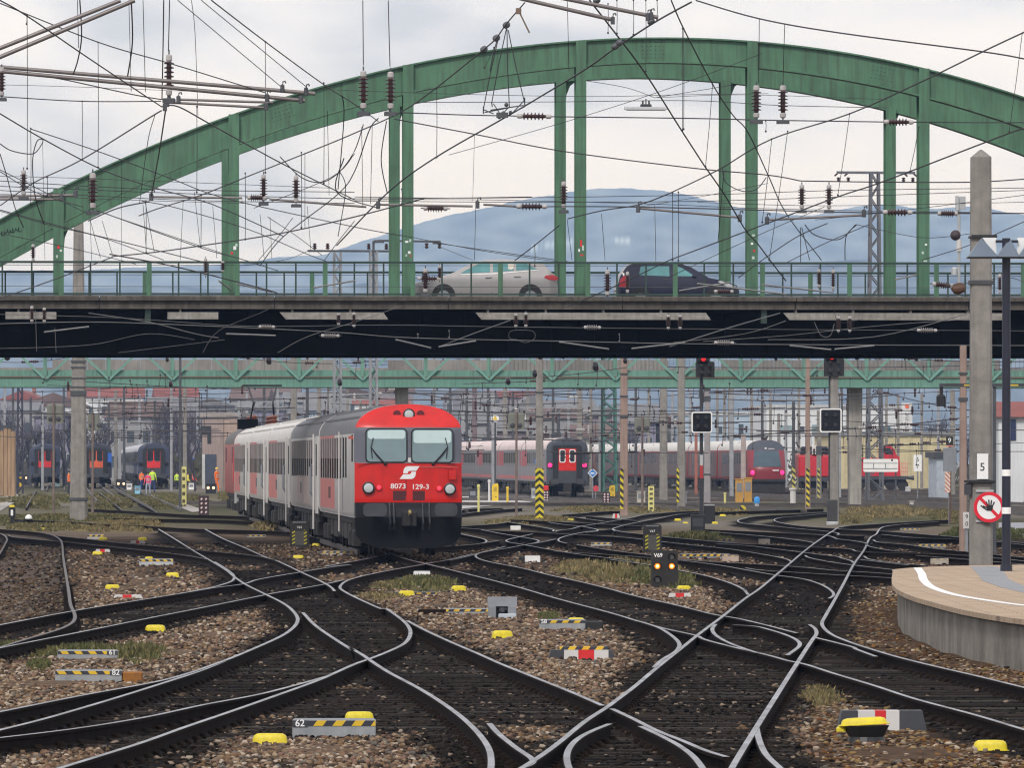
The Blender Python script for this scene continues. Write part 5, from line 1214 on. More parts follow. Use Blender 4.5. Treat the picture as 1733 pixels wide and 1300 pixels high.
rodbox(700, 728, 975, .11, .01, 'white lidded box behind the green grass tuft', None, box=WHITE)
# ---- red and white fouling point blocks
def fouling(px0, px1, pyb, h, dark, label, sp=(.36, .18, .46), yh=False):
    p = put((px0+px1)/2, pyb); w = (px1-px0)*p.y/F
    t = thing('fouling_point_block', label, 'marker block', p, random.uniform(-.05, .05), 'red and white fouling point blocks')
    a = [-w/2]+[-w/2+w*q for q in dark]+[w/2]
    mats = [DGREY, WHITEP, REDP, WHITEP, DGREY] if len(a) == 6 else [WHITEP, REDP, WHITEP]
    for i in range(len(a)-1):
        mb = MB(); zt = h
        l = .05 if i == 0 else 0; r = .05 if i == len(a)-2 else 0
        mb.prism([(a[i]+.001, -.03), (a[i]+l+.001, zt), (a[i+1]-r-.001, zt), (a[i+1]-.001, -.03)], -.11, .11); mb.build('block_segment', mats[i], t)
    if yh: MB().box(a[1]-.05, a[4], -.05, .2, h+.002, h+.045).build('striped_edge', STR1, t)
    return t
fouling(1415, 1568, 1236, .20, (.23, .42, .54, .69), 'dark ended red and white block behind the black pot at the bottom right')
fouling(926, 1042, 1115, .12, (.24, .45, .68, .89), 'red and white block with yellow striped top in the middle gravel island', yh=True)
fouling(190, 243, 1013, .07, (.33, .62), 'flat red and white marker on the left gravel island')
fouling(160, 188, 935, .09, (.33, .62), 'small red and white marker behind the yellow hood on the left island')
fouling(219, 247, 920, .09, (.4, .6), 'small white and red marker between the upper left rails')
fouling(1129, 1172, 1012, .09, (.33, .67), 'faded red and white marker under the orange lit dwarf signal')
fouling(1036, 1049, 877, .2, (.35, .65), 'tiny red and white marker among the far rails')
# ---- grey point machine
p = put(850, 1046); t = thing('point_machine', 'grey point machine box with angled lid and open notch in the middle gravel island', 'point machine', p)
w = 50*p.y/F
mb = MB(); mb.prismx([(-.16, .2), (-.13, .36), (.13, .36), (.18, .2)], -w/2, w/2); mb.build('lid', MGREY, t)
mb = MB(); mb.bbox(-w/2+.01, -w/2+.15, -.17, .17, -.03, .198, .01); mb.bbox(w/2-.16, w/2-.01, -.17, .17, .05, .198, .01); mb.box(-w/2+.15, w/2-.16, .05, .17, -.03, .197); mb.build('housing', MGREY, t)
MB().bbox(-w/2+.19, w/2-.01, -.30, -.16, -.03, .075, .012).build('rod_cover', M('pale_blue_grey', (.42, .46, .50), .5, var=.12), t)
MB().lathe([(.05, 0), (.06, .03), (.03, .06)], (.0, -.1, .13), (0, -1, 0), 10).bar((-.05, -.1, .15), (.08, -.1, .17), .05).build('linkage', DGREY, t)
# ---- dwarf signals
def dwarf(px, pyb, pyt, wpx, label, num, lit, stripes, bk=False):
    p = put(px, pyb); k = p.y/F; w = wpx*k; h = (pyb-pyt)*k
    t = thing('dwarf_signal', label, 'dwarf signal', p, 0, 'dwarf shunting signals')
    HOUS = M('signal_housing_brown_black', (.016, .013, .012), .55, var=.3)
    MB().prism(rrect(-w/2, w/2, -.03, h, .07, 4), -.12, .14).build('housing', HOUS, t)
    if lit:
        for x, z, on in ((-w*.27, h*.58, 1), (w*.27, h*.58, 1), (w*.27, h*.83, 0), (-w*.27, h*.22, 0)):
            hd = MB().lathe([(.095, -.12-.0), (.095, .0)], (x, -.12, z), (0, -1, 0), 16) if False else MB()
            n = 12; rows = []
            for a in np.linspace(-20, 200, n): rows.append([(x+.085*math.cos(R(a)), -.121, z+.085*math.sin(R(a))), (x+.078*math.cos(R(a)), -.22, z+.078*math.sin(R(a)))])
            hd.grid(rows); hd.build('lamp_hood', HOUS, t)
            MB().lathe([(.062, 0), (.055, .02), (.001, .03)], (x, -.121, z), (0, -1, 0), 16).build('signal_lamp', E('signal_amber_lamp', (1.0, .20, .008), 1.6) if on else M('unlit_lens', (.12, .12, .11), .2), t)
            if on: MB().lathe([(.034, .025), (.03, .034), (.001, .037)], (x, -.121, z), (0, -1, 0), 12).build('bulb', E('signal_bulb', (1.0, .62, .22), 3.5), t)
        text(num, .115, WHITE, (-w*.24, -.123, h*.87), t, 'signal_number', sx=1.0, bold=.02)
    else:
        MB().box(-w*.25, w*.25, -.125, -.121, h*.1, h*.62).build('centre_plate', M('plate_brown_grey', (.07, .065, .06), .7), t)
        YS = striped('signal_yellow_stripes', (.012, .012, .012), (.42, .38, .02), .11, (.55, 0, -1))
        for s in (-1, 1): MB().box(s*w*.31-.045, s*w*.31+.045, -.127, -.121, h*.12, h*.66).build('warning_strip', YS, t)
        text(num, .10, WHITE, (0, -.123, h*.76), t, 'signal_number', sx=1.0)
        MB().box(-w*.36, w*.36, -.14, -.121, h*.93, h*.97).build('top_strip', MGREY, t)
    return t
dwarf(1124.5, 995, 932, 45, 'orange lit dwarf signal V69 standing in the grass', 'V69', True, False)
dwarf(1104, 936, 888, 31, 'unlit dwarf signal with yellow stripes behind the orange lit one', 'V67', False, True)
dwarf(507, 927, 882, 32, 'unlit dwarf signal with yellow stripes in front of the red train coaches', 'V65', False, True)
p = put(1183, 903); t = thing('signal_base_box', 'black signal base box with vent holes at the foot of the tall signal', 'signal box', p); k = p.y/F
MB().bbox(-14*k, 10*k, -.2, .2, -.03, 32*k, .03).build('housing', BLACK, t)
MB().box(-11*k, 7*k, -.206, -.2, 12*k, 26*k).build('louvre', DGREY, t)
p = put(1200, 886); t = thing('signal_cabinet', 'narrow black cabinet with pale top beside the signal base box', 'signal box', p); k = p.y/F
MB().bbox(-9*k, 10*k, -.2, .2, -.03, 30*k, .03).build('housing', BLACK, t); MB().box(-8*k, 9*k, -.22, .22, 30*k, 31.5*k).build('lid', LGREY, t)
# lit shunting lamps far left
for px, py, lab in ((40, 822, 'lit white dwarf lamp pair left of the first dark coach end'), (205, 829, 'lit dwarf lamp pair between the mast and the long dark coaches'), (357, 836, 'lit dwarf lamp pair beside the orange clad worker'),):
    p = put(px, py); k = p.y/F
    t = thing('shunting_signal', lab, 'dwarf signal', p, 0, 'lit shunting signals')
    MB().bbox(-9*k, 9*k, -.1, .15, -.03, 18*k, .04).build('housing', BLACK, t)
    for s in (-1, 1): MB().lathe([(.11, 0), (.11, .03), (.001, .07)], (s*4.5*k, -.1, (10+(3*s if px == 40 else 0))*k), (0, -1, 0), 12).build('signal_lamp', E('white_orange_lamp', (1.0, .55, .3), 2.2), t)
# ---- white ball point lever at the left
p = put(21, 888); t = thing('point_lever', 'hand point lever with white ball weight and yellow topped lantern', 'point lever', p); k = p.y/F
MB().bar((0, 0, 0), (0, 0, 12*k), .16, .16).build('post', BLACK, t)
MB().bbox(-6*k, 5*k, -.12, .12, 12*k, 29*k, .03).build('lantern', BLACK, t); MB().prism(rrect(-2.5*k, 1.5*k, 15*k, 25*k, .03), -.128, -.12).build('lantern_glass', WHITE, t)
MB().bbox(-5*k, 4*k, -.12, .12, 29.2*k, 33*k, .04).build('lantern_cap', YELL, t)
MB().bar((1*k, 0, 2*k), (25*k, 0, 10*k), .09, .06).build('arm', BLACK, t)
b = MB(); b.ball((27.5*k, 0, 10.5*k), 6.3*k, 16, 10, 0); 
o = b.build('ball_weight', [WHITE], t, smooth=True)
MB().lathe([(6.1*k, -.0), (6.4*k, -1.2*k), (5.4*k, -3.8*k), (2.4*k, -6.5*k)], (27.5*k, 0, 9.8*k), (0, 0, 1), 16).build('ball_lower_half', BLACK, t)
# ---- yellow ladder-like marker posts, dotted boxes, hydrant-like posts
def perfpost(px, pyb, pyt, wpx, lab):
    p = put(px, pyb); k = p.y/F; h = (pyb-pyt)*k; w = wpx*k
    t = thing('marker_post', lab, 'marker post', p, 0, 'pale yellow perforated marker posts')
    MB().box(-w/2, w/2, -.05, .05, -.03, h).build('board', YELPALE, t)
    for i in range(5): MB().box(-w*.28, w*.28, -.056, -.05, h*(.08+.19*i), h*(.17+.19*i)).build('opening', M('post_opening_dark', (.1, .085, .04), .8), t)
perfpost(311, 857, 790, 9, 'tall pale yellow perforated post beside the workers in vests'); perfpost(1102, 866, 823, 10, 'pale yellow perforated post right of the pinkish mast'); perfpost(1356, 831, 807, 6, 'small pale yellow post in front of the red shunting locomotive')
DOTM = M('dot_box_brown', (.05, .025, .028), .7)
def dotbox(px, pyb, pyt, wpx, lab, lid):
    p = put(px, pyb); k = p.y/F; h = (pyb-pyt)*k; w = wpx*k
    t = thing('dotted_marker', lab, 'marker box', p, 0, 'dotted marker boxes')
    MB().bbox(-w/2, w/2, -.1, .1, -.03, h, .02).build('box', DOTM, t)
    for c in (-1, 1):
        for i in range(4): MB().bar((c*w*.22-w*.07, -.102, h*(.16+.21*i)), (c*w*.22+w*.07, -.102, h*(.24+.21*i)), .10 if p.y > 350 else .075, .012, up=(0, -1, 0)).build('dash', M('dash_pink_white', (.75, .6, .6), .6), t)
    if lid: MB().bbox(-w*.45, w*.45, -.12, .12, h, h+8*k, .04).build('red_lid', REDP, t)
dotbox(345, 874, 839, 17, 'dotted marker box standing on yellow hoods left of the red train', False); dotbox(924, 851, 830, 10, 'dotted marker box with red lid behind the chevron mast', True); dotbox(1026, 855, 833, 13, 'dotted marker box right of the dark coach end', False)
def plug(px, pyb, pyt, wpx, lab, m=YELP):
    p = put(px, pyb); k = p.y/F; h = (pyb-pyt)*k; w = wpx*k
    t = thing('charging_post', lab, 'service post', p, 0, 'yellow service posts')
    MB().prism([(-w*.5, -.03), (-w*.5, h*.82), (-w*.3, h*.94), (w*.35, h), (w*.5, h*.9), (w*.5, -.03)], -.15, .15).build('housing', m, t)
    MB().box(-w*.22, w*.25, -.158, -.15, h*.55, h*.8).build('socket_panel', M('panel_darker_yellow', (.45, .30, .02), .6), t); MB().ball((w*.12, -.16, h*.25), w*.09, 8, 5).build('knob', BLACK, t)
plug(838, 849, 818, 11, 'bright yellow service post in front of the grey train right of the red train'); plug(1036, 844, 821, 10, 'yellow service post beside the green lattice mast'); 
def cabinet(px, pyb, pyt, wpx, lab, m):
    p = put(px, pyb); k = p.y/F; h = (pyb-pyt)*k; w = wpx*k
    t = thing('trackside_cabinet', lab, 'cabinet', p, 0, 'trackside cabinets')
    MB().bbox(-w/2, w/2, -.25, .25, -.03, h, .03).build('housing', m, t); MB().box(-w*.36, w*.36, -.258, -.25, h*.45, h*.85).build('door_panel', MGREY if m is not YELP else BLACK, t); MB().box(-w/2-.03, w/2+.03, -.28, .28, h, h+.06).build('lid', m, t)
cabinet(800, 847, 829, 13, 'dark mottled cabinet right of the red train front', DGREY); OCHRE = M('ochre_paint', (.50, .27, .05), .6, var=.15)
cabinet(1251, 850, 812, 13, 'left one of two tall ochre cabinets in front of the express cab', OCHRE); cabinet(1266, 850, 810, 13, 'right one of two tall ochre cabinets in front of the express cab', OCHRE)
cabinet(34, 824, 808, 10, 'yellow cabinet left of the first dark coach end', YELP); cabinet(95, 824, 804, 14, 'teal grey cabinet between the coach end and the concrete mast', M('teal_grey', (.17, .24, .26), .6)); cabinet(219, 829, 820, 9, 'white box between the lamps and the people in vests', WHITE); cabinet(324, 829, 819, 9, 'white box right of the lime vested workers', WHITE)
cabinet(1085, 853, 833, 14, 'grey hut with orange roof behind the perforated post', M('hut_beige', (.45, .42, .36), .7)); cabinet(904, 848, 828, 9, 'grey white cabinet left of the dark coach end', LGREY)
cabinet(326, 812, 776, 16, 'blue portable cabin behind the track workers', BLUE); cabinet(233, 836, 824, 9, 'light blue bin beside the group of track workers', M('bin_light_blue', (.25, .55, .75), .5))
p = put(1281, 862); t = thing('water_valve', 'blue topped valve post near the ochre cabinets', 'valve', p); k = p.y/F; MB().cyl((0, 0, -.03), (0, 0, 12*k), .12).build('post', LGREY, t); MB().lathe([(4.5*k, 10*k), (5*k, 14*k), (4.5*k, 19*k), (2*k, 21*k)], (0, 0, 0), (0, 0, 1), 12).build('cap', M('bright_blue', (.05, .32, .75), .4), t)
p = put(1256, 866); t = thing('yellow_valve', 'yellow ring valve on a short post before the ochre cabinets', 'valve', p); k = p.y/F
MB().lathe([(2.2*k, -.15), (5.2*k, -.15), (5.2*k, .15), (2.2*k, .15)], (1*k, 0, 5.5*k), (0, 1, 0), 16).build('ring', striped('ring_stripes', (.02, .02, .02), (.6, .5, .02), .4), t); MB().bar((-6*k, 0, 0), (-2*k, 0, 3*k), .14).build('foot', YELP, t)
def bollard(px, pyb, pyt, wpx, lab, m):
    p = put(px, pyb); k = p.y/F; o = MB(); h = (pyb-pyt)*k; w = wpx*k
    o.lathe([(w/2, -.03), (w/2, h*.86), (w*.7, h*.88), (w*.7, h*.98), (w*.3, h)], (0, 0, 0), (0, 0, 1), 10); o = o.build('bollard', m); o.location = p; tag(o, lab, 'bollard', 'short posts along the yard')
bollard(810, 868, 820, 4, 'pale yellow post beside the dark mottled cabinet', YELPALE); bollard(859, 853, 824, 4, 'yellow stick post behind the red train front', YELP); bollard(828, 852, 812, 4, 'striped pale stick left of the yellow service post', WHITEP); bollard(1227, 852, 834, 4, 'lime yellow stick left of the ochre cabinets', YELPALE)
bollard(1160, 858, 832, 5, 'pale post right of the signal foot', LGREY); bollard(1543, 858, 848, 8, 'small white stone post in the dry grass', WHITEP); bollard(1342, 852, 826, 10, 'white concrete foot left of the striped pinkish mast', WHITEP)
# pale concrete service path beside the grey train
pth = MB(); q = [G(782, 862), G(905, 850), G(905, 838), G(782, 838)]; pth.add([(v.x, v.y, .03) for v in q], [(0, 1, 2, 3)]); tag(pth.build('path', M('pale_path', (.42, .41, .39), .9, col2=(.55, .54, .52), scale=.6)), kind='structure')['label'] = 'pale concrete path beside the grey and red train'
pth = MB(); q = [G(325, 868), G(250, 838), G(262, 838), G(352, 866)]; pth.add([(v.x, v.y, .03) for v in q], [(0, 1, 2, 3)]); pth.build('gravel_path', M('pale_path2', (.34, .31, .28), .9))['kind'] = 'structure'
pth = MB(); q = [G(0, 866), G(0, 842), G(30, 838), G(40, 842)]; pth.add([(v.x, v.y, .03) for v in q], [(0, 1, 2, 3)]); pth.build('service_path', M('pale_path2', (.34, .31, .28), .9))['kind'] = 'structure'
pth = MB(); q = [G(1690, 905), G(1900, 915), G(1900, 885), G(1690, 886)]; pth.add([(v.x, v.y, .03) for v in q], [(0, 1, 2, 3)]); pth.build('road', M('asphalt_light', (.26, .26, .28), .9))['kind'] = 'structure'
# small distant signs
def sign(px, py, Y, w, h, lab, plate, glyph=None, gm=None, gs=.2, rnd=False, diamond=False, post=True, ring=None, cat='sign'):
    p = P(px, py, Y); t = thing('sign', lab, cat, (p.x, p.y, 0)); z = p.z
    if rnd: MB().lathe([(w/2, -.01), (w/2, .012), (.001, .0125)], (0, 0, z), (0, -1, 0), 28).build('plate', plate, t)
    elif diamond: MB().prism([(0, z-h/2), (w/2, z), (0, z+h/2), (-w/2, z)], -.012, .01).build('plate', plate, t)
    else: MB().prism(rrect(-w/2, w/2, z-h/2, z+h/2, min(w, h)*.1, 3), -.012, .01).build('plate', plate, t)
    if post: MB().cyl((0, .06, -.02), (0, .06, z), .045, .045, 8).build('post', MGREY, t)
    return t, z
t, z = sign(1003, 801, 470, .66, .66, 'blue diamond sign with white symbol right of the dark coach end', WHITE, diamond=True); MB().prism([(0, z-.27), (.27, z), (0, z+.27), (-.27, z)], -.016, -.012).build('blue_field', M('sign_blue', (.04, .2, .55), .4), t); MB().box(-.14, .12, -.02, -.016, z-.05, z+.03).bar((-.05, -.018, z-.1), (.08, -.018, z+.12), .05, .004).build('symbol', WHITE, t)
t, z = sign(1008, 827, 480, .4, .4, 'red round warning disc beside the dark coach end', M('disc_red', (.6, .05, .07), .5), rnd=True)
t, z = sign(838, 708, 470, .5, .5, 'round white sign with yellow triangle above the grey train', WHITE, rnd=True, post=False); MB().prism([(-.17, z-.12), (.17, z-.12), (0, z+.17)], -.02, -.012).build('triangle', YELP, t); MB().cyl((0, .08, -.02), (0, .08, z+.3), .06, .06, 8).build('post', STEELD, t)
t, z = sign(1553, 784, 470, .55, 1.1, 'white sign board 67 on a thin post in front of the yellow building', WHITE); text('6', .4, BLACK, (0, -.014, z+.24), t, 'digit'); text('7', .4, BLACK, (0, -.014, z-.24), t, 'digit')
t, z = sign(1607, 746, 300, .30, .36, 'small black sign with white 9 on the grey post box', BLACK); text('9', .3, WHITE, (0, -.014, z), t, 'digit')
MB().box(-.15, .15, -.012, .01, z-.25, z-.2).build('red_strip', M('sign_pale_red', (.6, .2, .15), .5), t); MB().bbox(-.26, .30, -.06, .2, z-1.3, z-.30, .03).build('equipment_box', MGREY, t); MB().box(-.2, .03, -.05, .0, z-2.2, z-1.32).build('striped_board', striped('pink_white_stripes', (.75, .62, .55), (.5, .22, .16), .18, (1, 0, 1)), t); MB().bar((.03, .05, -.1), (.03, .05, z), .09).build('rusty_post', M('rusty_post', (.10, .06, .045), .8), t)
p = P(1465+26, 788, 430); t = thing('white_board', 'white rounded board with black grid lines across the red shunting locomotive', 'sign', (p.x, p.y, 0)); k = 430/F; z = p.z
MB().prism(rrect(-30*k, 29*k, z-11*k, z+11*k, .1), -.02, .02).build('board', WHITE, t)
mb = MB(); mb.box(-29.9*k, 28*k, -.026, -.021, z+3.2*k, z+4.2*k); mb.box(-29.9*k, 28*k, -.026, -.021, z-6*k, z-5*k); mb.build('grid_line', DGREY, t)
for x in (-13, 7): MB().box(x*k, (x+.9)*k, -.0262, -.0212, z-5*k, z+3.2*k).build('grid_line', DGREY, t)
for x in (-24, 25): MB().box(x*k-.05, x*k+.05, .021, .1, -.02, z).build('post', STEELD, t)
p = P(50, 700, 330)

# ================================================================== PLATFORM ON THE RIGHT
pf_ = thing('platform', 'curved end of a station platform with tan paving and white safety line', 'platform', (0, 0, 0))
def platcurve(offset=0.0):
    pix = [(2500,1110),(1900,1066),(1733,1049),(1670,1040),(1618,1030),(1580,1020),(1548,1011),(1524,1001),(1512,992),(1509,980),(1512,968),(1516,963.5),(1600,958.5),(1733,956),(1900,954),(2500,948)]
    pts = [G(x, y, ZP) for x, y in pix]
    return spline(pts, .35)
pc = [tuple(q) for q in platcurve()]
cen = np.mean(np.array(pc), axis=0)
def shrink(c, d):
    r = []
    n = len(c)
    for i in range(n):
        a = Vector(c[max(0, i-1)]); b = Vector(c[min(n-1, i+1)]); t_ = (b-a).normalized(); nn = Vector((t_.y, -t_.x))
        r.append((c[i][0]+nn.x*d, c[i][1]+nn.y*d))
    return r
area = sum(pc[i][0]*pc[(i+1) % len(pc)][1]-pc[(i+1) % len(pc)][0]*pc[i][1] for i in range(len(pc)))
sgn = 1 if area < 0 else -1
PAVE = M('tan_paving', (.37, .26, .165), .9, col2=(.48, .36, .245), scale=2, bump=.3, bscale=20)
_t = PAVE.node_tree; _b = _t.nodes['Principled BSDF']; _src = _b.inputs['Base Color'].links[0].from_socket
_br = _t.nodes.new('ShaderNodeTexBrick'); _br.inputs['Scale'].default_value = 1.0; _br.inputs['Brick Width'].default_value = .8; _br.inputs['Row Height'].default_value = .4; _br.inputs['Mortar Size'].default_value = .012
_br.inputs['Color1'].default_value = (1, 1, 1, 1); _br.inputs['Color2'].default_value = (.84, .86, .88, 1); _br.inputs['Mortar'].default_value = (.45, .42, .4, 1)
_tc = _t.nodes.new('ShaderNodeTexCoord'); _t.links.new(_tc.outputs['Object'], _br.inputs['Vector'])
_mm = _t.nodes.new('ShaderNodeMix'); _mm.data_type = 'RGBA'; _mm.blend_type = 'MULTIPLY'; _mm.inputs[0].default_value = 1
_t.links.new(_src, _mm.inputs[6]); _t.links.new(_br.outputs['Color'], _mm.inputs[7]); _t.links.new(_mm.outputs[2], _b.inputs['Base Color'])
WALLM = M('platform_wall_concrete', (.16, .145, .12), .92, col2=(.30, .275, .235), scale=1.6, bump=.4, bscale=12, streak=.55, sf=.8)
MB().slab(pc, ZP-.07, ZP).build('coping', PAVE, pf_)
inner = shrink(pc, .10*sgn)
MB().slab(shrink(pc, .05*sgn), ZP-.092, ZP-.0705).build('coping_shadow_course', M('coping_shade_dark', (.05, .04, .032), .9, col2=(.12, .1, .08), scale=3), pf_)  # dark band paints the shade under the coping overhang
MB().slab(inner, -.1, ZP-.0925).build('wall', WALLM, pf_)
# broken slab edge: small chipped blocks under the coping
def ribbon(pix, w, z, mat, nm):
    c = spline([G(x, y, ZP) for x, y in pix], .3); l = shrink([tuple(q) for q in c], w/2); r = shrink([tuple(q) for q in c], -w/2)
    MB().grid([[(a[0], a[1], z), (b[0], b[1], z)] for a, b in zip(l, r)]).build(nm, mat, pf_)
k = K6
ribbon([(1133+1212*k, 850+322*k), (1133+1232*k, 850+350*k), (1133+1245*k, 850+385*k), (1133+1290*k, 850+420*k), (1133+1400*k, 850+455*k), (1133+1550*k, 850+481*k), (1733, 850+506*k), (1900, 1042), (2500, 1084)], .15, ZP+.004, M('white_line_paint', (.78, .77, .74), .7, var=.1, scale=6), 'safety_line')
gq = [G(1133+x*k, 850+y*k, ZP) for x, y in ((1470, 316), (1500, 345), (1530, 385), (1610, 415), (1733, 445), (1733, 410), (1660, 380), (1625, 330), (1600, 315))]
mb = MB(); mb.add([(v.x, v.y, ZP+.003) for v in gq], [tuple(range(len(gq)))]); mb.build('grey_paving', M('blue_grey_paving', (.21, .215, .225), .9, col2=(.28, .285, .29), scale=2), pf_)
# black lamp pole with zigzag shades
p = G(1703, 967, ZP); YP = p.y; k = YP/F
t = thing('lamp_pole', 'black lamp pole with two white bands and grey pyramid shades on the platform', 'lamp pole', (p.x, p.y, ZP))
zp = lambda py: ZC+(HY-py)*k-ZP
xp = lambda px: (px-1703)*k
NAVYP = M('pole_blue_black', (.012, .014, .028), .4, var=.3)
MB().cyl((0, 0, 0), (0, 0, zp(403)), 7.6*k, 7.0*k, 20).build('pole', NAVYP, t, smooth=True); MB().cyl((0, 0, 0), (0, 0, .12), 10.5*k, 10*k, 20).build('foot', NAVYP, t)
for a, b in ((795, 806), (859, 870)): MB().cyl((0, 0, zp(b)), (0, 0, zp(a)), 7.9*k, 7.9*k, 20).build('white_band', WHITE, t)
MB().bar((xp(1685), 0, zp(408.5)), (xp(1723), 0, zp(408.5)), 4.5*k, 4.5*k).build('bracket_arm', NAVYP, t)
SHADE = M('shade_blue_grey', (.115, .145, .185), .35, var=.12)
for x0, ap, x1 in ((1637, 1661, 1688), (1686, 1709, 1724), (1723, 1748, 1774)):
    d = .30
    mb = MB(); mb.add([(xp(x0), -d, zp(435)), (xp(x1), -d, zp(435)), (xp(x1), d, zp(435)), (xp(x0), d, zp(435)), (xp(ap), 0, zp(402.5))], [(0, 1, 4), (1, 2, 4), (2, 3, 4), (3, 0, 4), (0, 3, 2, 1)]); mb.build('pyramid_shade', SHADE, t)
    MB().box(xp(x0), xp(x1), -d-.005, d+.005, zp(437), zp(435)-.002).build('shade_rim', BLACK, t)
for x0, x1, x2 in ((1663, 1686.5, 1686.5), (1722, 1745, 1722)):
    mb = MB(); mb.prism([(xp(x0), zp(402)), (xp(x1), zp(402)), (xp(x2), zp(434))], .05, .09); mb.build('white_wing', WHITE, t)
# no-entry sign fixed to the mast is built with the mast
# ================================================================== MASTS, SIGNALS AND THE OVERHEAD LINE
CHEV = None
def mast(px, pyb, pyt, wb, wt, mat, label, Y=None, collars=(), stripe=None, cap=0, group='catenary masts of the yard', name='catenary_mast'):
    if Y is None: Y = gy(pyb)
    k = Y/F; x = (px-HX)*k; h = ZC+(HY-pyt)*k
    t = thing(name, label, 'mast', (x, Y, 0), 0, group)
    b, a = wb*k/2, wt*k/2
    def ring(w, z, c=.22): return [(-w+w*c, -w, z), (w-w*c, -w, z), (w, -w+w*c, z), (w, w-w*c, z), (w-w*c, w, z), (-w+w*c, w, z), (-w, w-w*c, z), (-w, -w+w*c, z)]
    mb = MB(); rows = [ring(b+(a-b)*q, -.05+(h-cap+.05)*q) for q in np.linspace(0, 1, 9)]
    if cap: rows.append(ring(a*.12, h))
    mb.grid([r+[r[0]] for r in rows]); o = len(mb.v); mb.add(ring(a*.12 if cap else a, h+.0001), [tuple(range(8))]); mb.build('shaft', mat, t)
    def wat(z): return b+(a-b)*z/h
    for py, hh in collars:
        z = ZC+(HY-py)*k; w = wat(z)+.035
        MB().bbox(-w, w, -w, w, z-hh*k/2, z+hh*k/2, .01).build('steel_collar', STEELD, t)
    if stripe:
        y0, y1, kind = stripe; z0 = max(.02, ZC+(HY-y1)*k); z1 = ZC+(HY-y0)*k
        if kind == 'chevron':
            for s, ax in ((-1, (-.85, 0, 1)), (1, (.85, 0, 1))):
                m = striped('chevron_%s' % ('a' if s < 0 else 'b'), (.02, .02, .022), (.68, .56, .02), .30, ax)
                MB().box(min(0, s*wat(z0)), max(0, s*wat(z0)), -wat(z0)-.02, -wat(z0)-.004, z0, z1).build('chevron_board', m, t)
        else:
            sd, w_, m = kind; xx = sd*wat(z0)
            MB().box(xx-w_/2, xx+w_/2, -wat(z0)-.03, -wat(z0)-.004, z0, z1).build('striped_board', m, t)
    return t, k
YB = striped('yellow_black_diagonal', (.02, .02, .022), (.68, .54, .02), .34, (.9, 0, 1)); RW = striped('pink_red_diagonal', (.62, .5, .46), (.45, .13, .10), .36, (.9, 0, 1)); YB2 = striped('faded_yellow_diagonal', (.05, .05, .04), (.52, .46, .12), .36, (.9, 0, 1))
mast(133, 880, 348, 29, 15, MASTC, 'tall concrete mast with dark collars at the left, reaching above the bridge deck', collars=((612, 4), (622, 3), (666, 9), (845, 5), (655, 2), (640, 2)))
t, k = mast(1660, 1014, 253, 39, 34, MASTC, 'large concrete mast with pyramid top beside the platform at the right', Y=150, collars=((401, 4), (478, 7), (815, 6)), cap=13*150/F)
mk = k
def mz(py): return ZC+(HY-py)*mk
def mx(px): return (px-1660)*mk
MB().box(mx(1643), mx(1686), -.29, -.25, mz(403.5), mz(398)).build('crossarm', BLACK, t)
MB().box(mx(1652), mx(1671), -.30, -.275, mz(811), mz(768)).build('number_plate', WHITE, t); text('5', .24, BLACK, (mx(1661), -.303, mz(791)), t, 'mast_number')
MB().bbox(mx(1630), mx(1683), -.34, -.24, mz(817), mz(813), .01).build('bracket', BLACK, t)
MB().bbox(mx(1632), mx(1643), -.30, .1, mz(838), mz(818), .02).build('switch_case', DGREY, t)
for py in (831, 882): MB().box(mx(1650), mx(1680), -.275, -.255, mz(py+1.8), mz(py-1.8)).build('sign_rail', LGREY, t)
sg = thing('prohibition_sign', 'round red and white no entry sign with a black hand on the concrete mast', 'sign', (t.location.x+mx(1672), 150-.34, mz(858.5)))
MB().lathe([(26*mk, 0), (26*mk, .012), (.001, .0125)], (0, .012, 0), (0, -1, 0), 40).build('plate', WHITE, sg)
n = 40; MB().grid([[(26*mk*math.cos(2*math.pi*i/n), -.004, 26*mk*math.sin(2*math.pi*i/n)), (20.3*mk*math.cos(2*math.pi*i/n), -.004, 20.3*mk*math.sin(2*math.pi*i/n))] for i in range(n+1)]).build('red_ring', M('sign_red', (.68, .012, .03), .4, var=.05), sg)
MB().bar((-15*mk, -.0065, 15.5*mk), (15*mk, -.0065, -15.5*mk), 5.2*mk, .003, up=(0, -1, 0)).build('red_bar', MATS['sign_red'], sg)
hand = MB(); HB = M('sign_black', (.012, .012, .016), .5)
hand.prism([(-3*mk, -6*mk), (5*mk, -6*mk), (6.5*mk, -1*mk), (6*mk, 3*mk), (-3*mk, 3*mk), (-5*mk, 0)], -.0115, -.0085)
for x0, z0, x1, z1, w in ((-2.2, 2.5, -5.0, 9.5, 2.0), (.3, 2.5, -.6, 12.5, 2.1), (3, 2.5, 4.2, 12, 2.1), (5.3, 1.5, 9, 9, 1.9), (-4, -1, -10.5, 2.2, 2.0)): hand.bar((x0*mk, -.010, z0*mk), (x1*mk, -.010, z1*mk), w*mk, .003, up=(0, -1, 0))
hand.build('hand_symbol', HB, sg)
MB().tube([(-14*mk, -.009, 3*mk), (-9*mk, -.009, -1*mk), (-5*mk, -.009, -4*mk), (-1*mk, -.009, -5*mk)], 1.0*mk, 5).build('hand_cuff', HB, sg)
MB().cyl((mx(1676)+0, .05, .1), (mx(1676), .05, mz(655)), 4.4*mk, 4.4*mk, 12).build('drain_pipe', M('pale_blue_pipe', (.30, .34, .39), .5, streak=.2), t)
pb = P(1636, 880, 200); s90 = thing('distance_board', 'white 90 board on a grey post left of the large concrete mast', 'sign', (pb.x, 200, 0)); kk = 200/F
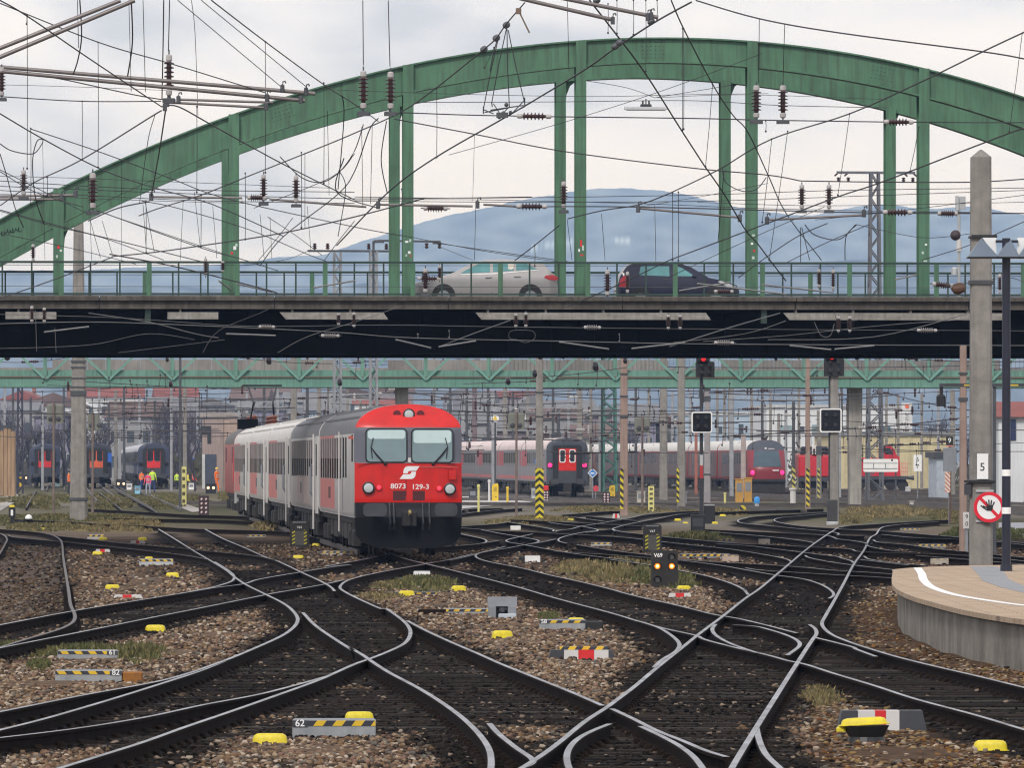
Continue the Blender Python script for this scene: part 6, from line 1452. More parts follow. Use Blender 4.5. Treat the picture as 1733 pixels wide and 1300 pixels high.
MB().box(-6*kk, 6*kk, -.02, .02, pb.z-15*kk, pb.z+13*kk).build('plate', M('board_grey_white', (.55, .54, .52), .6), s90); text('9', .17, BLACK, (0, -.023, pb.z+5*kk), s90, 'digit'); text('0', .17, BLACK, (0, -.023, pb.z-7*kk), s90, 'digit'); MB().cyl((0, .06, -.05), (0, .06, pb.z), .05).build('post', STEELG, s90)
mast(913, 881, 540, 14, 11, MASTC, 'slim concrete mast with yellow chevron board left of the dark coach end', stripe=(793, 877, 'chevron'), collars=((664, 2), (705, 2)))
mast(981, 842, 560, 10, 9, MASTC, 'thin grey concrete mast rising behind the dark coach end', collars=((658, 5), (735, 2)))
mast(1056, 873, 545, 14, 11, MASTP, 'pinkish concrete mast with diagonal striped board right of the green lattice mast', stripe=(793, 862, (-.55, .16, YB)), collars=((633, 3), (671, 3), (705, 5)))
mast(1123, 850, 545, 14, 11, MASTC, 'grey concrete mast, left one of a close pair right of the pinkish mast')
mast(1153, 862, 545, 14, 11, MASTC, 'grey concrete mast with yellow stripes, right one of a close pair', stripe=(793, 850, (-.85, .14, YB)))
mast(1197, 856, 640, 11, 9, M('mast_lilac_concrete', (.27, .25, .27), .9, col2=(.36, .33, .33), scale=2), 'short greyish mast directly right of the tall signal with the left square board', collars=((657, 9), (675, 9), (803, 2)))
mast(1237, 815, 655, 11, 10, MASTC, 'grey mast behind the white roof of the express train', Y=760)
mast(1367, 861, 607, 9, 7, MASTP, 'thin pinkish mast with diagonal yellow stripes left of the right square signal', stripe=(793, 858, (0, .17, YB)))
mast(1386, 848, 695, 9, 7, MASTC, 'grey mast with faint yellow stripes just left of the right square signal', stripe=(793, 845, (-.2, .16, YB2)), collars=((762, 14),))
mast(1343, 852, 680, 6, 5, STEELD, 'thin dark steel mast in front of the white building', stripe=(790, 828, (0, .22, YB2)), collars=((708, 3), (690, 2)))
mast(1412, 887, 625, 16, 13, MASTC, 'sturdy concrete mast behind the right square signal board')
mast(1435, 826, 690, 8, 6, MASTC, 'slim mast with pink and red stripes left of the wide grey pier', stripe=(757, 825, (0, .26, RW)))
mast(1612, 830, 660, 9, 8, MASTC, 'grey mast right of the yellow warehouse behind the black 9 sign', Y=520)
mast(1630, 905, 585, 13, 11, MASTP, 'pinkish mast standing just left of the large concrete mast', Y=205, collars=((676, 6), (632, 4)))
mast(1000, 850, 640, 5, 5, MASTC, 'very thin grey pole between the dark coach end and the lattice mast', Y=560); mast(855, 835, 655, 9, 8, MASTC, 'blurred grey mast above the roof of the grey train', Y=590); mast(945, 835, 692, 6, 6, STEELD, 'dark short mast above the dark coach end', Y=580); mast(803, 835, 655, 9, 8, M('mast_brown_violet', (.16, .12, .13), .9), 'brownish mast above the grey train beside the red train roof', Y=600)
mast(1330, 835, 690, 5, 5, STEELG, 'pale thin pole left of the dark steel mast before the white building', Y=640); mast(1318, 830, 700, 6, 5, MASTC, 'thin concrete pole behind the express cab', Y=620); mast(497, 800, 575, 11, 10, MASTC, 'grey mast above the grey roofed coach', Y=430); mast(520, 800, 580, 5, 5, STEELD, 'dark thin pole above the grey roofed coach', Y=440); mast(305, 850, 575, 5, 4, STEELD, 'thin dark pole left of the beige signal building', Y=390); mast(313, 838, 650, 7, 6, MASTC, 'grey pole behind the pale yellow perforated post', Y=520); mast(196, 825, 660, 6, 5, MASTC, 'slim pale pole behind the long dark coaches', Y=720); mast(1178, 840, 720, 5, 5, M('reddish_pole', (.32, .12, .09), .8), 'reddish thin pole behind the left square signal', Y=520); mast(1258, 850, 735, 9, 8, M('mast_pinkgrey', (.36, .30, .28), .9), 'pinkish grey pole left of the express cab', Y=480); mast(540, 760, 590, 8, 7, MASTC, 'pale mast left of the red train roof', Y=560)
# lattice masts
def lattice(px, pyb, pyt, wb, wt, mat, label, Y=None, npan=14, leg=.09, name='lattice_mast'):
    if Y is None: Y = gy(pyb)
    k = Y/F; h = ZC+(HY-pyt)*k
    t = thing(name, label, 'mast', ((px-HX)*k, Y, 0), R(8), 'steel lattice masts')
    w = lambda z: (wb+(wt-wb)*z/h)*k/2
    mb = MB()
    for sx_ in (-1, 1):
        for sy in (-1, 1): mb.bar((sx_*w(0), sy*w(0), -.05), (sx_*w(h), sy*w(h), h), leg)
    mb.build('corner_angles', mat, t)
    mb = MB()
    for i in range(npan):
        z0, z1 = h*i/npan, h*(i+1)/npan; s = 1 if i % 2 else -1
        for sy in (-1, 1): mb.bar((s*w(z0), sy*w(z0)*1.02, z0), (-s*w(z1), sy*w(z1)*1.02, z1), leg*.55); mb.bar((sy*w(z0)*1.02, s*w(z0), z0), (sy*w(z1)*1.02, -s*w(z1), z1), leg*.55)
    mb.build('lacing', mat, t)
    return t, k
TOWG = M('lattice_dark_green', (.03, .10, .085), .6, col2=(.08, .22, .17), scale=.8)
lattice(1031, 836, 585, 22, 18, TOWG, 'dark green steel lattice mast right of the dark coach end', npan=16, leg=.14); mast(1020, 836, 600, 7, 6, M('green_black_post', (.02, .05, .045), .7), 'dark green post at the left side of the green lattice mast')
t, k = lattice(1480, 851, 292, 25, 13, M('lattice_blue_grey', (.12, .125, .14), .6), 'tall grey lattice mast with T crossarm rising behind the bridge at the right', npan=26, leg=.13)
h = ZC+(HY-292)*k
MB().bar((-65*k, 0, h), (70*k, 0, h), .16).build('crossarm', MATS['lattice_blue_grey'], t)
for s in (-62, -45, 50, 66): MB().bar((s*k, 0, h), (s*k+(-.25 if s < 0 else .25), 0, h-6*k), .1).lathe([(.06, 0), (.14, .05), (.06, .1), (.14, .15), (.06, .2), (.14, .25), (.05, .3)], (s*k, 0, h-8*k), (0, 0, -1), 8).build('insulator', PORC, t)
t, k = lattice(632, 800, 425, 11, 11, STEELG, 'grey lattice mast of the portal behind the second hanger pair', Y=345, npan=24, leg=.09)
h = ZC+(HY-425)*k; MB().bar((-112*k, 0, h), (26*k, 0, h), .14, .1).build('portal_beam', STEELD, t)
for s in (-100, -78, -8, 22): MB().lathe([(.05, 0), (.12, .05), (.05, .1), (.12, .15), (.05, .2), (.10, .25), (.03, .3)], (s*k, 0, h+.08), (0, 0, 1), 8).build('insulator', PORC, t)
lattice(571, 800, 427, 11, 11, STEELG, 'grey lattice mast of the portal left of the second hanger pair', Y=345.5, npan=24, leg=.09)
lattice(34, 820, 655, 9, 7, M('lattice_violet_black', (.03, .03, .05), .7), 'dark lattice mast at the far left above the parked coaches', Y=560, npan=12, leg=.12)
t = thing('line_crossarm', 'dark twin ended crossarm with hanging insulators right of the second hanger pair', 'crossarm', P(690, 407, 300)); k = 300/F
MB().bar((-50*k, 0, 0), (50*k, 0, -2*k), .12, .08).bbox(-58*k, -40*k, -.1, .1, -4*k, 1*k, .03).bbox(42*k, 56*k, -.1, .1, -6*k, 0, .03).build('beam', STEELD, t)
MB().bar((-58*k, .1, -1*k), (-58*k, .1, -110*k), .1).build('post', STEELD, t)
for s in (32, 54): MB().lathe([(.04, 0), (.09, .06), (.04, .12), (.09, .18), (.04, .24)], (s*k, 0, -4*k), (0, 0, -1), 8).build('insulator', PORC, t)

# ---- main signals
def mainsignal(px, pyb, Y, heads, square, lamp, label, band=None):
    k = Y/F; t = thing('railway_signal', label, 'signal', ((px-HX)*k, Y, 0), 0, 'tall railway signals')
    z = lambda py: ZC+(HY-py)*k
    xx = lambda q: (q-px)*k
    MB().cyl((0, 0, -.03), (0, 0, z(heads[0][1])), 3.4*k, 2.8*k, 12).build('post', M('signal_post_dark', (.035, .038, .045), .5), t)
    for x0, y0, x1, y1 in heads:
        MB().bbox(xx(x0), xx(x1), -.32, -.06, z(y1), z(y0), .04).build('signal_head', BLACK, t)
        for (fx, fy) in ((.3, .25), (.7, .25), (.3, .7), (.7, .7)):
            MB().lathe([(2.6*k, 0), (2.8*k, .16), (2.4*k, .165)], (xx(x0+(x1-x0)*fx), -.32, z(y0+(y1-y0)*fy)), (0, -1, 0), 12).build('lamp_hood', BLACK, t)
    lx_, ly_ = lamp; MB().lathe([(4.2*k, 0), (3.9*k, .18), (.001, .22)], (xx(lx_), -.33, z(ly_)), (0, -1, 0), 16).build('red_lamp', E('signal_red_lamp', (1, .015, .02), .4), t)
    x0, y0, x1, y1 = square
    MB().prism(rrect(xx(x0), xx(x1), z(y1), z(y0), .09), -.30, -.08).build('board_frame', WHITE, t)
    MB().prism(rrect(xx(x0+2.2), xx(x1-2.2), z(y1-2.2), z(y0+2.2), .06), -.306, -.30).build('board_face', M('signal_face_black', (.012, .013, .017), .3, spec=.3), t)
    for i in range(2):
        for j in range(2):
            cx, cy = x0+(x1-x0)*(.3+.4*i), y0+(y1-y0)*(.27+.42*j)
            MB().lathe([(3.2*k, 0), (3.4*k, .09), (3.0*k, .095)], (xx(cx), -.306, z(cy)), (0, -1, 0), 14).build('lamp_hood', M('signal_hood', (.016, .016, .02), .6), t)
    MB().box(-.09, .09, -.012-.06, .0, .1, z(900) if False else .12).build('base', BLACK, t)
    if band: MB().box(-.06, .06, -3.6*k-.01, -3.5*k, z(band[1]), z(band[0])).build('red_band', M('band_red', (.40, .03, .03), .5), t); MB().box(-.06, .06, -3.6*k-.01, -3.5*k, z(band[0]), z(band[0]-18)).build('white_band', LGREY, t)
    return t
mainsignal(1187, 905, 262, [(1178, 592, 1201, 616), (1177, 612, 1209, 639)], (1170, 697, 1205, 733), (1190, 608), 'tall signal with red lamp and left square black board in white frame', band=(788, 810))
mainsignal(1405, 887, 300, [(1396, 590, 1417, 612), (1394, 606, 1428, 637)], (1387, 691.5, 1424, 732), (1407, 605), 'tall signal with red lamp and right square black board in white frame')
p = G(1408, 888); t = thing('signal_plinth', 'dark concrete foot of the right tall signal at the dry grass', 'signal base', p); k = p.y/F; MB().bbox(-8*k, 9*k, -.3, .3, -.03, 42*k, .04).build('block', M('foot_dark', (.05, .05, .052), .8), t); MB().bbox(-9*k, 10*k, -.32, .32, -.03, 5*k, .02).build('plinth', LGREY, t)
# signals seen from behind
for px, pyb, box, Y, lab in ((874, 866, (860, 699, 888, 728), 345, 'back of a small signal on a rusty post above the grey train'), (1087, 858, (1074, 707, 1100, 733), 390, 'back of a small signal on a thin post left of the grey mast pair'), (91, 868, (79, 684, 107, 717), 340, 'back of a small signal on a grey post left of the tall concrete mast'), (157, 862, (148, 700, 168, 728), 365, 'back of a small signal on a thin post right of the tall concrete mast')):
    k = Y/F; t = thing('small_signal', lab, 'signal', ((px-HX)*k, Y, 0), 0, 'small signals seen from behind'); z = lambda py: ZC+(HY-py)*k
    MB().cyl((0, -.1, -.03), (0, -.1, z(box[1]-3)), 2.3*k, 1.9*k, 10).build('post', M('rear_post', (.17, .13, .11), .8, var=.3), t)
    MB().bbox((box[0]-px)*k, (box[2]-px)*k, 0, .3, z(box[3]), z(box[1]), .05).build('rear_box', M('rear_box_green_grey', (.17, .175, .15), .7, var=.2), t)
    for i in range(2): MB().lathe([(4*k, 0), (4.4*k, .03), (2*k, .05)], ((box[0]-px+7+i*13)*k, -.0, z(box[3]-8)), (0, -1, 0), 12).build('cover', DGREY, t)
# gantry bar with yellow strips at the right
t = thing('signal_gantry', 'dark horizontal gantry bar with yellow strips behind the large concrete mast', 'gantry', P(1660, 652, 205)); k = 205/F
MB().box(-70*k, 140*k, -.1, .1, -3*k, 3*k).build('beam', DGREY, t)
for a, b in ((-29, -11), (48, 63), (90, 106)): MB().box(a*k, b*k, -.106, -.1, -1.2*k, 1*k).build('yellow_strip', YELP, t)
MB().bbox(-75*k, -60*k, -.15, .15, -36*k, -16*k, .05).bar((-67*k, 0, -16*k), (-67*k, 0, -3*k), .1).build('hanging_lamp', BLACK, t)
for x in (20, 118): MB().bar((x*k, .05, -.0), (x*k, .05, -P(0, 652, 205).z), .2).build('post', STEELD, t)

# ---------------------------------------------------------------- wires
LMX = [(40, 'far left edge'), (133, 'tall left concrete mast'), (240, 'left arch leg'), (320, 'first railing bay'), (395, 'first hanger pair'), (480, 'rising arch left'), (560, 'arch shoulder'), (690, 'second hanger pair'), (770, 'silver car bonnet'), (850, 'silver car roof'), (915, 'silver car tail'), (982, 'third hanger pair'), (1040, 'gap between the cars'), (1100, 'hanging street lamp'), (1170, 'dark hatchback'), (1273, 'fourth hanger pair'), (1370, 'right arch half'), (1480, 'tall lattice mast'), (1566, 'fifth hanger pair'), (1660, 'large concrete mast'), (1733, 'right edge')]
def where(x, y):
    v = 'sky over the' if y < 125 else 'arch zone at the' if y < 330 else 'air above railing at the' if y < 445 else 'bridge deck at the' if y < 600 else 'teal truss below the' if y < 660 else 'yard air below the'
    return v+' '+min(LMX, key=lambda q: abs(q[0]-x))[1]
NW = [0]
USED = {}
def wire(pts, Y0, Y1=None, w=2.0, drops=(), mat=None, kind='thin dark', cat='overhead wire', name='overhead_wire', sm=True, dr=1.1):
    Y1 = Y1 or Y0; mat = mat or WIRE
    pp = [Vector((x, y)) for x, y in pts]
    if sm and len(pp) > 2:
        o = []
        for i in range(len(pp)-1):
            p0, p1, p2, p3 = pp[max(0, i-1)], pp[i], pp[i+1], pp[min(len(pp)-1, i+2)]
            for q in range(6):
                s = q/6; o.append(0.5*((2*p1)+(p2-p0)*s+(2*p0-5*p1+4*p2-p3)*s*s+(3*p1-p0-3*p2+p3)*s**3))
        o.append(pp[-1]); pp = o
    tot = sum((pp[i+1]-pp[i]).length for i in range(len(pp)-1)); acc = 0; W3 = []
    for i, q in enumerate(pp):
        if i: acc += (q-pp[i-1]).length
        Y = 1/((1-acc/tot)/Y0+acc/tot/Y1); W3.append((P(q.x, q.y, Y), q.x, Y))
    org = W3[0][0]
    mb = MB(); mb.tube([p for p, _, _ in W3], w/2*(Y0+Y1)/2/F, 5)
    o = mb.build(name, mat, origin=org); NW[0] += 1
    lab = '%s %s between the %s and the %s' % (kind, 'wire' if 'wire' in cat else cat, where(*pts[0]).replace('sky over the', 'sky over').replace(' at the', ' at').replace(' below the', ' below'), where(*pts[-1]).replace(' the ', ' '))
    lab = ' '.join(lab.split()[:16])
    n = USED.get(lab, 0); USED[lab] = n+1
    if n:
        q = ['lower', 'sagging', 'crossing', 'further', 'steeper', 'flatter', 'neighbouring', 'fainter'][min(7, n-1)]
        lab = q+' '+' '.join(lab.split()[:15])
    tag(o, lab, cat, 'overhead wires across the yard')
    for d in drops:
        x, y0, y1 = d[:3]; x1 = d[3] if len(d) > 3 else x
        Y = min(W3, key=lambda q: abs(q[1]-x))[2]-.03
        m2 = MB(); m2.tube([P(x, y0, Y)-org, P((x+x1)/2+.6, (y0+y1)/2, Y)-org, P(x1, y1, Y)-org], dr/2*Y/F, 4)
        b = P(x1, y1, Y)-org; m2.ball(b, 2.0*Y/F, 6, 4); b = P(x, y0, Y)-org; m2.ball(b, 1.7*Y/F, 6, 4)
        m2.build('dropper', mat, o)
    return o
def tubes(pair, Y, w, label, clamps=()):
    c = pair[0][0]; t = thing('cantilever_arm', label, 'cantilever', P(c[0], c[1], Y), 0, 'cantilever tubes of the overhead line'); org = t.location.copy()
    for a in pair:
        pts = [P(x, y, Y+i*.02)-org for i, (x, y) in enumerate(a[:2])]; MB().cyl(pts[0], pts[1], w/2*Y/F, w/2*Y/F, 10).build('tube', M('tube_grey_brown', (.17, .15, .145), .5, metal=.3), t)
    for x, y in clamps:
        q = P(x, y, Y)-org; r = 5*Y/F
        MB().bbox(q.x-r*.7, q.x+r*.7, q.y-r, q.y+r, q.z-r*1.3, q.z+r*1.3, r*.3).tube([q+Vector((0, 0, r)), q+Vector((r*.2, 0, r*2.2)), q+Vector((r*.9, 0, r*2.4)), q+Vector((r*1.1, 0, r*1.7))], r*.28, 5).build('clamp', STEELD, t)
    return t
tubes([((-40, 97), (204, 0)), ((-40, 113), (228, 0)), ], 120, 7.5, 'pair of thick tubes slanting up at the top left corner')
tubes([((-10, 112), (533, 158)), ((-10, 119), (516, 170))], 135, 7, 'pair of long horizontal tubes at the upper left ending at the arch', [(478, 149), (518, 154), (452, 165), (509, 168)])
tubes([((300, 168), (462, 173)), ((286, 173), (450, 182))], 140, 4.5, 'pair of short thin tubes under the long upper left tubes', [(302, 168), (283, 174), (450, 180), (279, 181)])
tubes([((877, -4), (1037, 33)), ((940, -6), (1114, 29))], 130, 7, 'pair of tubes coming down at the top edge over the third hanger pair', [(1037, 34), (1102, 26), (1096, 28)])
tubes([((256, 333), (410, 335)), ((456, 337), (620, 350))], 190, 4, 'slender tubes with insulators across the first hanger pair', [(256, 333)])
tubes([((640, 346), (800, 349)), ((818, 346), (872, 349))], 190, 4, 'slender tube in front of the second hanger pair', [(640, 347), (808, 346)])
tubes([((1078, 352), (1252, 368)), ((1298, 372), (1460, 364))], 190, 4, 'pair of slender tubes in front of the fourth hanger pair', [(1080, 353), (1252, 369), (1298, 373), (1462, 361)])
tubes([((0, 332), (130, 330)), ((0, 337), (105, 337))], 195, 4.5, 'pair of dark tubes over the left foot of the arch', [(128, 328), (104, 335)])
WL = [
 ([(0,0),(45,26),(150,98),(273,180)], 110, 140, 2.6, [(46,26,285)]), ([(273,180),(301,180),(360,212),(478,277),(600,338)], 140, 200, 2.4, [(333,180,325)]),
 ([(0,5),(166,71),(288,107),(395,140),(450,157)], 125, 135, 2.2, [(166,71,283),(45,24,40)]), ([(358,0),(449,70),(547,142),(600,176),(640,205)], 130, 180, 2.2, [(449,70,292),(548,140,310)]),
 ([(341,0),(519,147)], 125, 135, 1.6, []), ([(301,0),(474,145)], 125, 135, 1.6, []), ([(0,163),(139,171),(273,171)], 150, 150, 2.0, [(139,171,270)]),
 ([(80,130),(112,135),(222,159),(273,168)], 140, 140, 2.2, []), ([(273,187),(256,197),(138,270),(59,308),(0,348)], 140, 190, 2.4, [(80,300,330)]), ([(280,187),(270,253),(256,332)], 140, 180, 2.6, []),
 ([(262,195),(250,240),(236,345)], 145, 180, 1.4, []), ([(0,192),(73,235),(173,287),(263,318),(360,346),(480,400)], 150, 210, 2.2, [(52,217,345)]), ([(52,218),(166,256),(287,301),(384,336),(600,384),(700,402)], 170, 210, 1.8, []),
 ([(0,306),(260,320),(600,325)], 205, 205, 1.5, []), ([(0,315),(330,328),(600,336),(900,333)], 206, 206, 1.5, []), ([(0,322),(300,338),(600,344)], 207, 207, 1.4, []),
 ([(149,374),(200,352),(253,341)], 180, 180, 2.4, []), ([(164,356),(339,419),(400,436),(470,458)], 180, 215, 1.8, [(340,418,330)]), ([(240,340),(300,352),(420,388),(520,430),(560,445)], 190, 215, 1.6, []),
 ([(190,434),(260,427),(332,417),(474,395),(600,367),(720,335)], 200, 170, 2.4, [(247,340,428),(415,293,405),(510,258,385)]), ([(0,505),(100,470),(190,435)], 190, 200, 2.2, []), ([(185,430),(300,452),(450,490),(470,498)], 200, 200, 2.4, []),
 ([(570,415),(657,325),(736,267),(847,203),(900,172)], 205, 165, 2.8, [(739,150,266),(680,320,345)]), ([(900,172),(992,116),(1041,81),(1110,36),(1170,3)], 165, 140, 3.2, [(1029,6,55),(1044,0,56),(1072,0,58),(1093,0,120),(1112,0,33)]),
 ([(998,0),(1041,55),(1093,125),(1152,218),(1192,280)], 140, 170, 3.0, [(1155,48,220)]), ([(1192,280),(1226,329),(1261,388),(1282,412),(1303,440),(1330,475)], 170, 210, 2.6, []),
 ([(1136,0),(1157,48),(1206,142),(1240,194),(1265,222),(1299,294),(1330,360),(1390,440)], 140, 210, 2.2, [(1206,142,282,1194),(1157,48,218)]),
 ([(1178,0),(1285,31),(1420,55),(1663,87),(1733,99)], 150, 140, 2.8, []), ([(1733,54),(1663,87),(1559,138),(1438,192),(1306,235),(1216,287),(1133,327)], 140, 190, 2.6, [(1438,192,330,1418),(1306,235,376,1290),(1333,222,440,1302),(1730,56,222,1708)]),
 ([(1133,327),(1082,346),(1020,356),(961,370)], 190, 205, 2.4, [(1138,327,440)]), ([(947,381),(905,415),(871,441)], 205, 210, 2.0, [(905,415,450)]),
 ([(1733,218),(1708,225),(1500,305),(1420,332),(1303,376),(1200,415),(1133,440)], 150, 210, 2.6, [(1555,215,290,1540)]), ([(1133,440),(1050,480),(960,520)], 210, 212, 2.0, []),
 ([(667,201),(809,228),(954,256),(1170,284),(1299,296),(1355,306)], 180, 180, 2.2, []), ([(1355,306),(1500,308),(1645,308),(1733,303)], 180, 178, 2.2, []),
 ([(677,190),(780,194),(875,196)], 170, 170, 2.2, []), ([(932,197),(1170,200),(1300,203),(1494,206)], 170, 170, 2.2, [(1296,204,222)]), ([(1546,206),(1640,207),(1733,207)], 170, 170, 2.0, []),
 ([(702,173),(940,172),(1170,170),(1320,178),(1500,182)], 215, 215, 1.3, []), ([(570,152),(780,159),(1000,163),(1150,160),(1300,158)], 216, 216, 1.0, []), ([(990,136),(1060,148),(1108,165)], 225, 226, 1.1, []), ([(1108,165),(1200,150),(1240,143)], 226, 226, 1.1, []), ([(1112,165),(1260,160),(1500,168)], 226, 226, .9, []),
 ([(600,333),(810,335),(1170,330),(1420,322),(1733,318)], 207, 207, 1.3, []), ([(600,340),(900,342),(1200,340),(1500,330),(1733,322)], 208, 208, 1.3, []), ([(870,350),(1070,350),(1480,360),(1733,361)], 190, 190, 2.2, [(1148,325,441)]), ([(600,338),(820,338),(1100,345),(1300,353),(1645,360)], 209, 209, 1.2, []), ([(1180,342),(1400,348),(1733,342)], 209, 209, 1.1, []), ([(1547,358),(1733,361)], 190, 190, 2.0, []),
 ([(888,4),(857,40),(840,64),(819,83),(736,150),(677,190),(600,225),(540,250),(415,300)], 140, 170, 2.4, [(836,80,114,820)]), ([(415,300),(340,330),(270,352),(235,365)], 170, 190, 2.2, []),
 ([(474,265),(510,300),(545,308),(575,290),(600,255),(615,210)], 170, 170, 2.0, []), ([(575,290),(585,320),(572,400)], 172, 174, 1.6, []), ([(579,160),(582,200),(572,320)], 165, 170, 2.0, []), ([(0,243),(20,255),(55,260),(70,245),(72,236),(62,240),(55,275),(60,335),(75,380)], 150, 160, 2.0, []), ([(135,0),(138,60),(132,100),(124,125)], 120, 125, 2.6, []), ([(222,0),(224,70),(216,128)], 120, 128, 2.8, []),
 ([(277,0),(276,70),(274,168)], 135, 138, 2.4, []), ([(287,0),(285,85)], 130, 134, 2.0, []), ([(324,0),(330,55),(335,195)], 130, 150, 1.2, []), ([(242,0),(246,155)], 125, 132, 1.4, []), ([(218,0),(222,155)], 125, 132, 1.2, []), ([(131,0),(133,80)], 120, 122, 1.4, []), ([(614,0),(615,110)], 150, 150, 1.8, []), ([(657,0),(660,112)], 150, 150, 1.8, []),
 ([(640,200),(625,220),(600,290),(570,330),(480,400),(440,450)], 170, 210, 2.0, []), ([(612,215),(614,350)], 172, 175, 1.2, []), ([(630,210),(627,345)], 172, 175, 1.2, []), ([(654,205),(645,270),(655,325)], 170, 175, 2.0, []), ([(582,268),(570,325),(640,352)], 175, 190, 2.2, []), ([(1223,285),(1228,308),(1255,323),(1280,320),(1297,300)], 172, 172, 1.8, []), ([(1225,290),(1215,410)], 175, 178, 1.4, []), ([(1362,380),(1380,398),(1420,405),(1448,380)], 185, 185, 2.0, []), ([(1450,380),(1432,400),(1430,440)], 186, 188, 1.8, []), ([(1400,378),(1350,400),(1290,440),(1250,470)], 186, 210, 1.8, []), ([(1470,380),(1400,410),(1330,445)], 190, 212, 1.5, []), ([(1357,385),(1370,440)], 188, 190, 1.4, []), ([(1355,385),(1355,445)], 188, 190, 1.4, []), ([(1733,375),(1640,415),(1560,440)], 170, 190, 1.6, []), ([(1733,478),(1700,470),(1600,485)], 150, 160, 1.4, []),
 ([(1285,31),(1284,140)], 150, 165, 1.4, []), ([(1328,40),(1325,140)], 150, 165, 1.4, []), ([(960,0),(963,120)], 140, 150, 1.2, []), ([(803,228),(800,340)], 185, 190, .8, []), ([(805,350),(803,440)], 195, 200, 1.0, []), ([(1108,345),(1110,445)], 200, 205, 1.0, []), ([(1018,362),(1024,441)], 205, 206, 1.0, []), ([(960,372),(968,440)], 205, 206, 1.0, []), ([(0,260),(12,300),(25,350),(40,385)], 160, 170, 1.8, []), ([(0,290),(60,325),(140,350)], 180, 195, 1.6, []), ([(0,355),(110,385),(250,420),(350,445)], 200, 212, 1.8, []),
 ([(737,411),(870,430),(960,442)], 300, 290, 1.4, []), ([(740,416),(800,440)], 300, 290, 1.0, []), ([(523,424),(480,440),(400,450)], 345, 340, 1.0, []), ([(150,300),(155,440)], 190, 195, .9, []), ([(310,340),(305,440)], 190, 195, .9, []),
 ([(166,357),(280,396),(398,436)], 190, 205, 1.3, []), ([(152,370),(170,436)], 195, 198, 1.0, []), ([(173,374),(190,430)], 195, 198, 1.0, []), ([(246,343),(261,426)], 190, 195, 1.1, []), ([(242,346),(248,430)], 190, 195, 1.0, []), ([(329,325),(339,419)], 195, 198, 1.0, []), ([(360,349),(367,437)], 198, 200, .9, []), ([(440,362),(447,437)], 198, 200, 1.0, []), ([(457,367),(460,437)], 198, 200, .9, []), ([(516,258),(516,385)], 178, 185, 1.1, []), ([(554,187),(557,330)], 172, 178, 1.1, []), ([(520,349),(526,423)], 195, 198, .9, []), ([(453,367),(500,398),(545,432)], 198, 206, 1.3, []), ([(495,369),(470,402),(438,440)], 195, 206, 1.3, []), ([(600,374),(575,405),(548,442)], 192, 206, 1.4, []), ([(0,287),(80,327),(149,362)], 170, 188, 1.6, []), ([(0,357),(97,384),(173,402),(277,440)], 195, 210, 1.5, []), ([(0,143),(140,147),(420,158)], 150, 150, .9, []), ([(0,298),(120,301),(330,309),(560,318)], 204, 204, 1.0, []), ([(0,328),(210,338),(420,344)], 206, 206, 1.0, []), ([(72,236),(76,440)], 190, 195, .8, []), ([(205,270),(206,440)], 190, 198, .8, []), ([(0,395),(120,420),(230,447)], 200, 212, 1.3, []), ([(600,260),(560,300),(430,352)], 180, 192, 1.4, []), ([(760,262),(960,205),(1130,150),(1290,90)], 200, 190, 1.2, []), ([(1300,310),(1200,330),(1080,350)], 200, 200, 1.0, []), ([(1395,350),(1290,395),(1130,470)], 200, 212, 1.2, []), ([(1645,395),(1560,402),(1450,380)], 190, 195, 1.2, []), ([(1733,330),(1560,352),(1380,372)], 195, 200, 1.2, []), ([(700,402),(820,425),(960,445)], 210, 214, 1.1, []),
 # in front of the dark girder
 ([(0,548),(150,545),(310,550),(560,562),(700,572),(972,578),(1170,582),(1460,584),(1733,585)], 205, 205, 1.7, [(707,572,566),(760,560,572),(1048,566,578)]), ([(0,532),(200,538),(420,552),(640,550),(840,553),(1100,556),(1380,558),(1733,560)], 212, 212, 1.0, []),
 ([(743,587),(800,565),(864,542)], 205, 206, 1.9, []), ([(1133,587),(1230,556),(1320,530)], 205, 206, 2.2, []), ([(1190,578),(1330,568),(1480,552),(1640,540)], 207, 208, 1.2, []), ([(1140,580),(1260,565),(1330,543)], 207, 208, 1.4, []), ([(1300,575),(1480,570),(1640,530)], 205, 206, 1.6, []), ([(150,530),(250,545),(330,565),(370,572)], 205, 206, 2.0, []), ([(0,590),(150,584),(250,565),(330,575)], 206, 206, 1.0, []), ([(343,597),(370,560),(440,530),(470,515)], 205, 206, 1.6, []), ([(200,597),(300,585),(380,575)], 206, 207, 1.0, []), ([(470,597),(520,570),(600,545),(680,518)], 207, 207, 1.2, []), ([(60,525),(62,595)], 206, 206, 1.0, []), ([(93,555),(95,597)], 206, 206, 1.0, []), ([(875,575),(862,572),(866,560),(900,560),(905,572),(890,580),(875,575)], 206, 206, .9, []), ([(1378,545),(1390,568),(1405,568),(1412,548)], 206, 206, 1.4, []), ([(1410,515),(1420,545),(1460,540)], 206, 206, 1.0, []),
]
for pts, y0, y1, w, dr in WL:
    front = all(y > 515 for _, y in pts)
    wire(pts, y0, y1, w*.92, dr, M('wire_light_grey', (.13, .13, .128), .5, metal=.2) if front else None, kind='pale' if front else 'thick dark' if w >= 2.6 else 'thin dark')
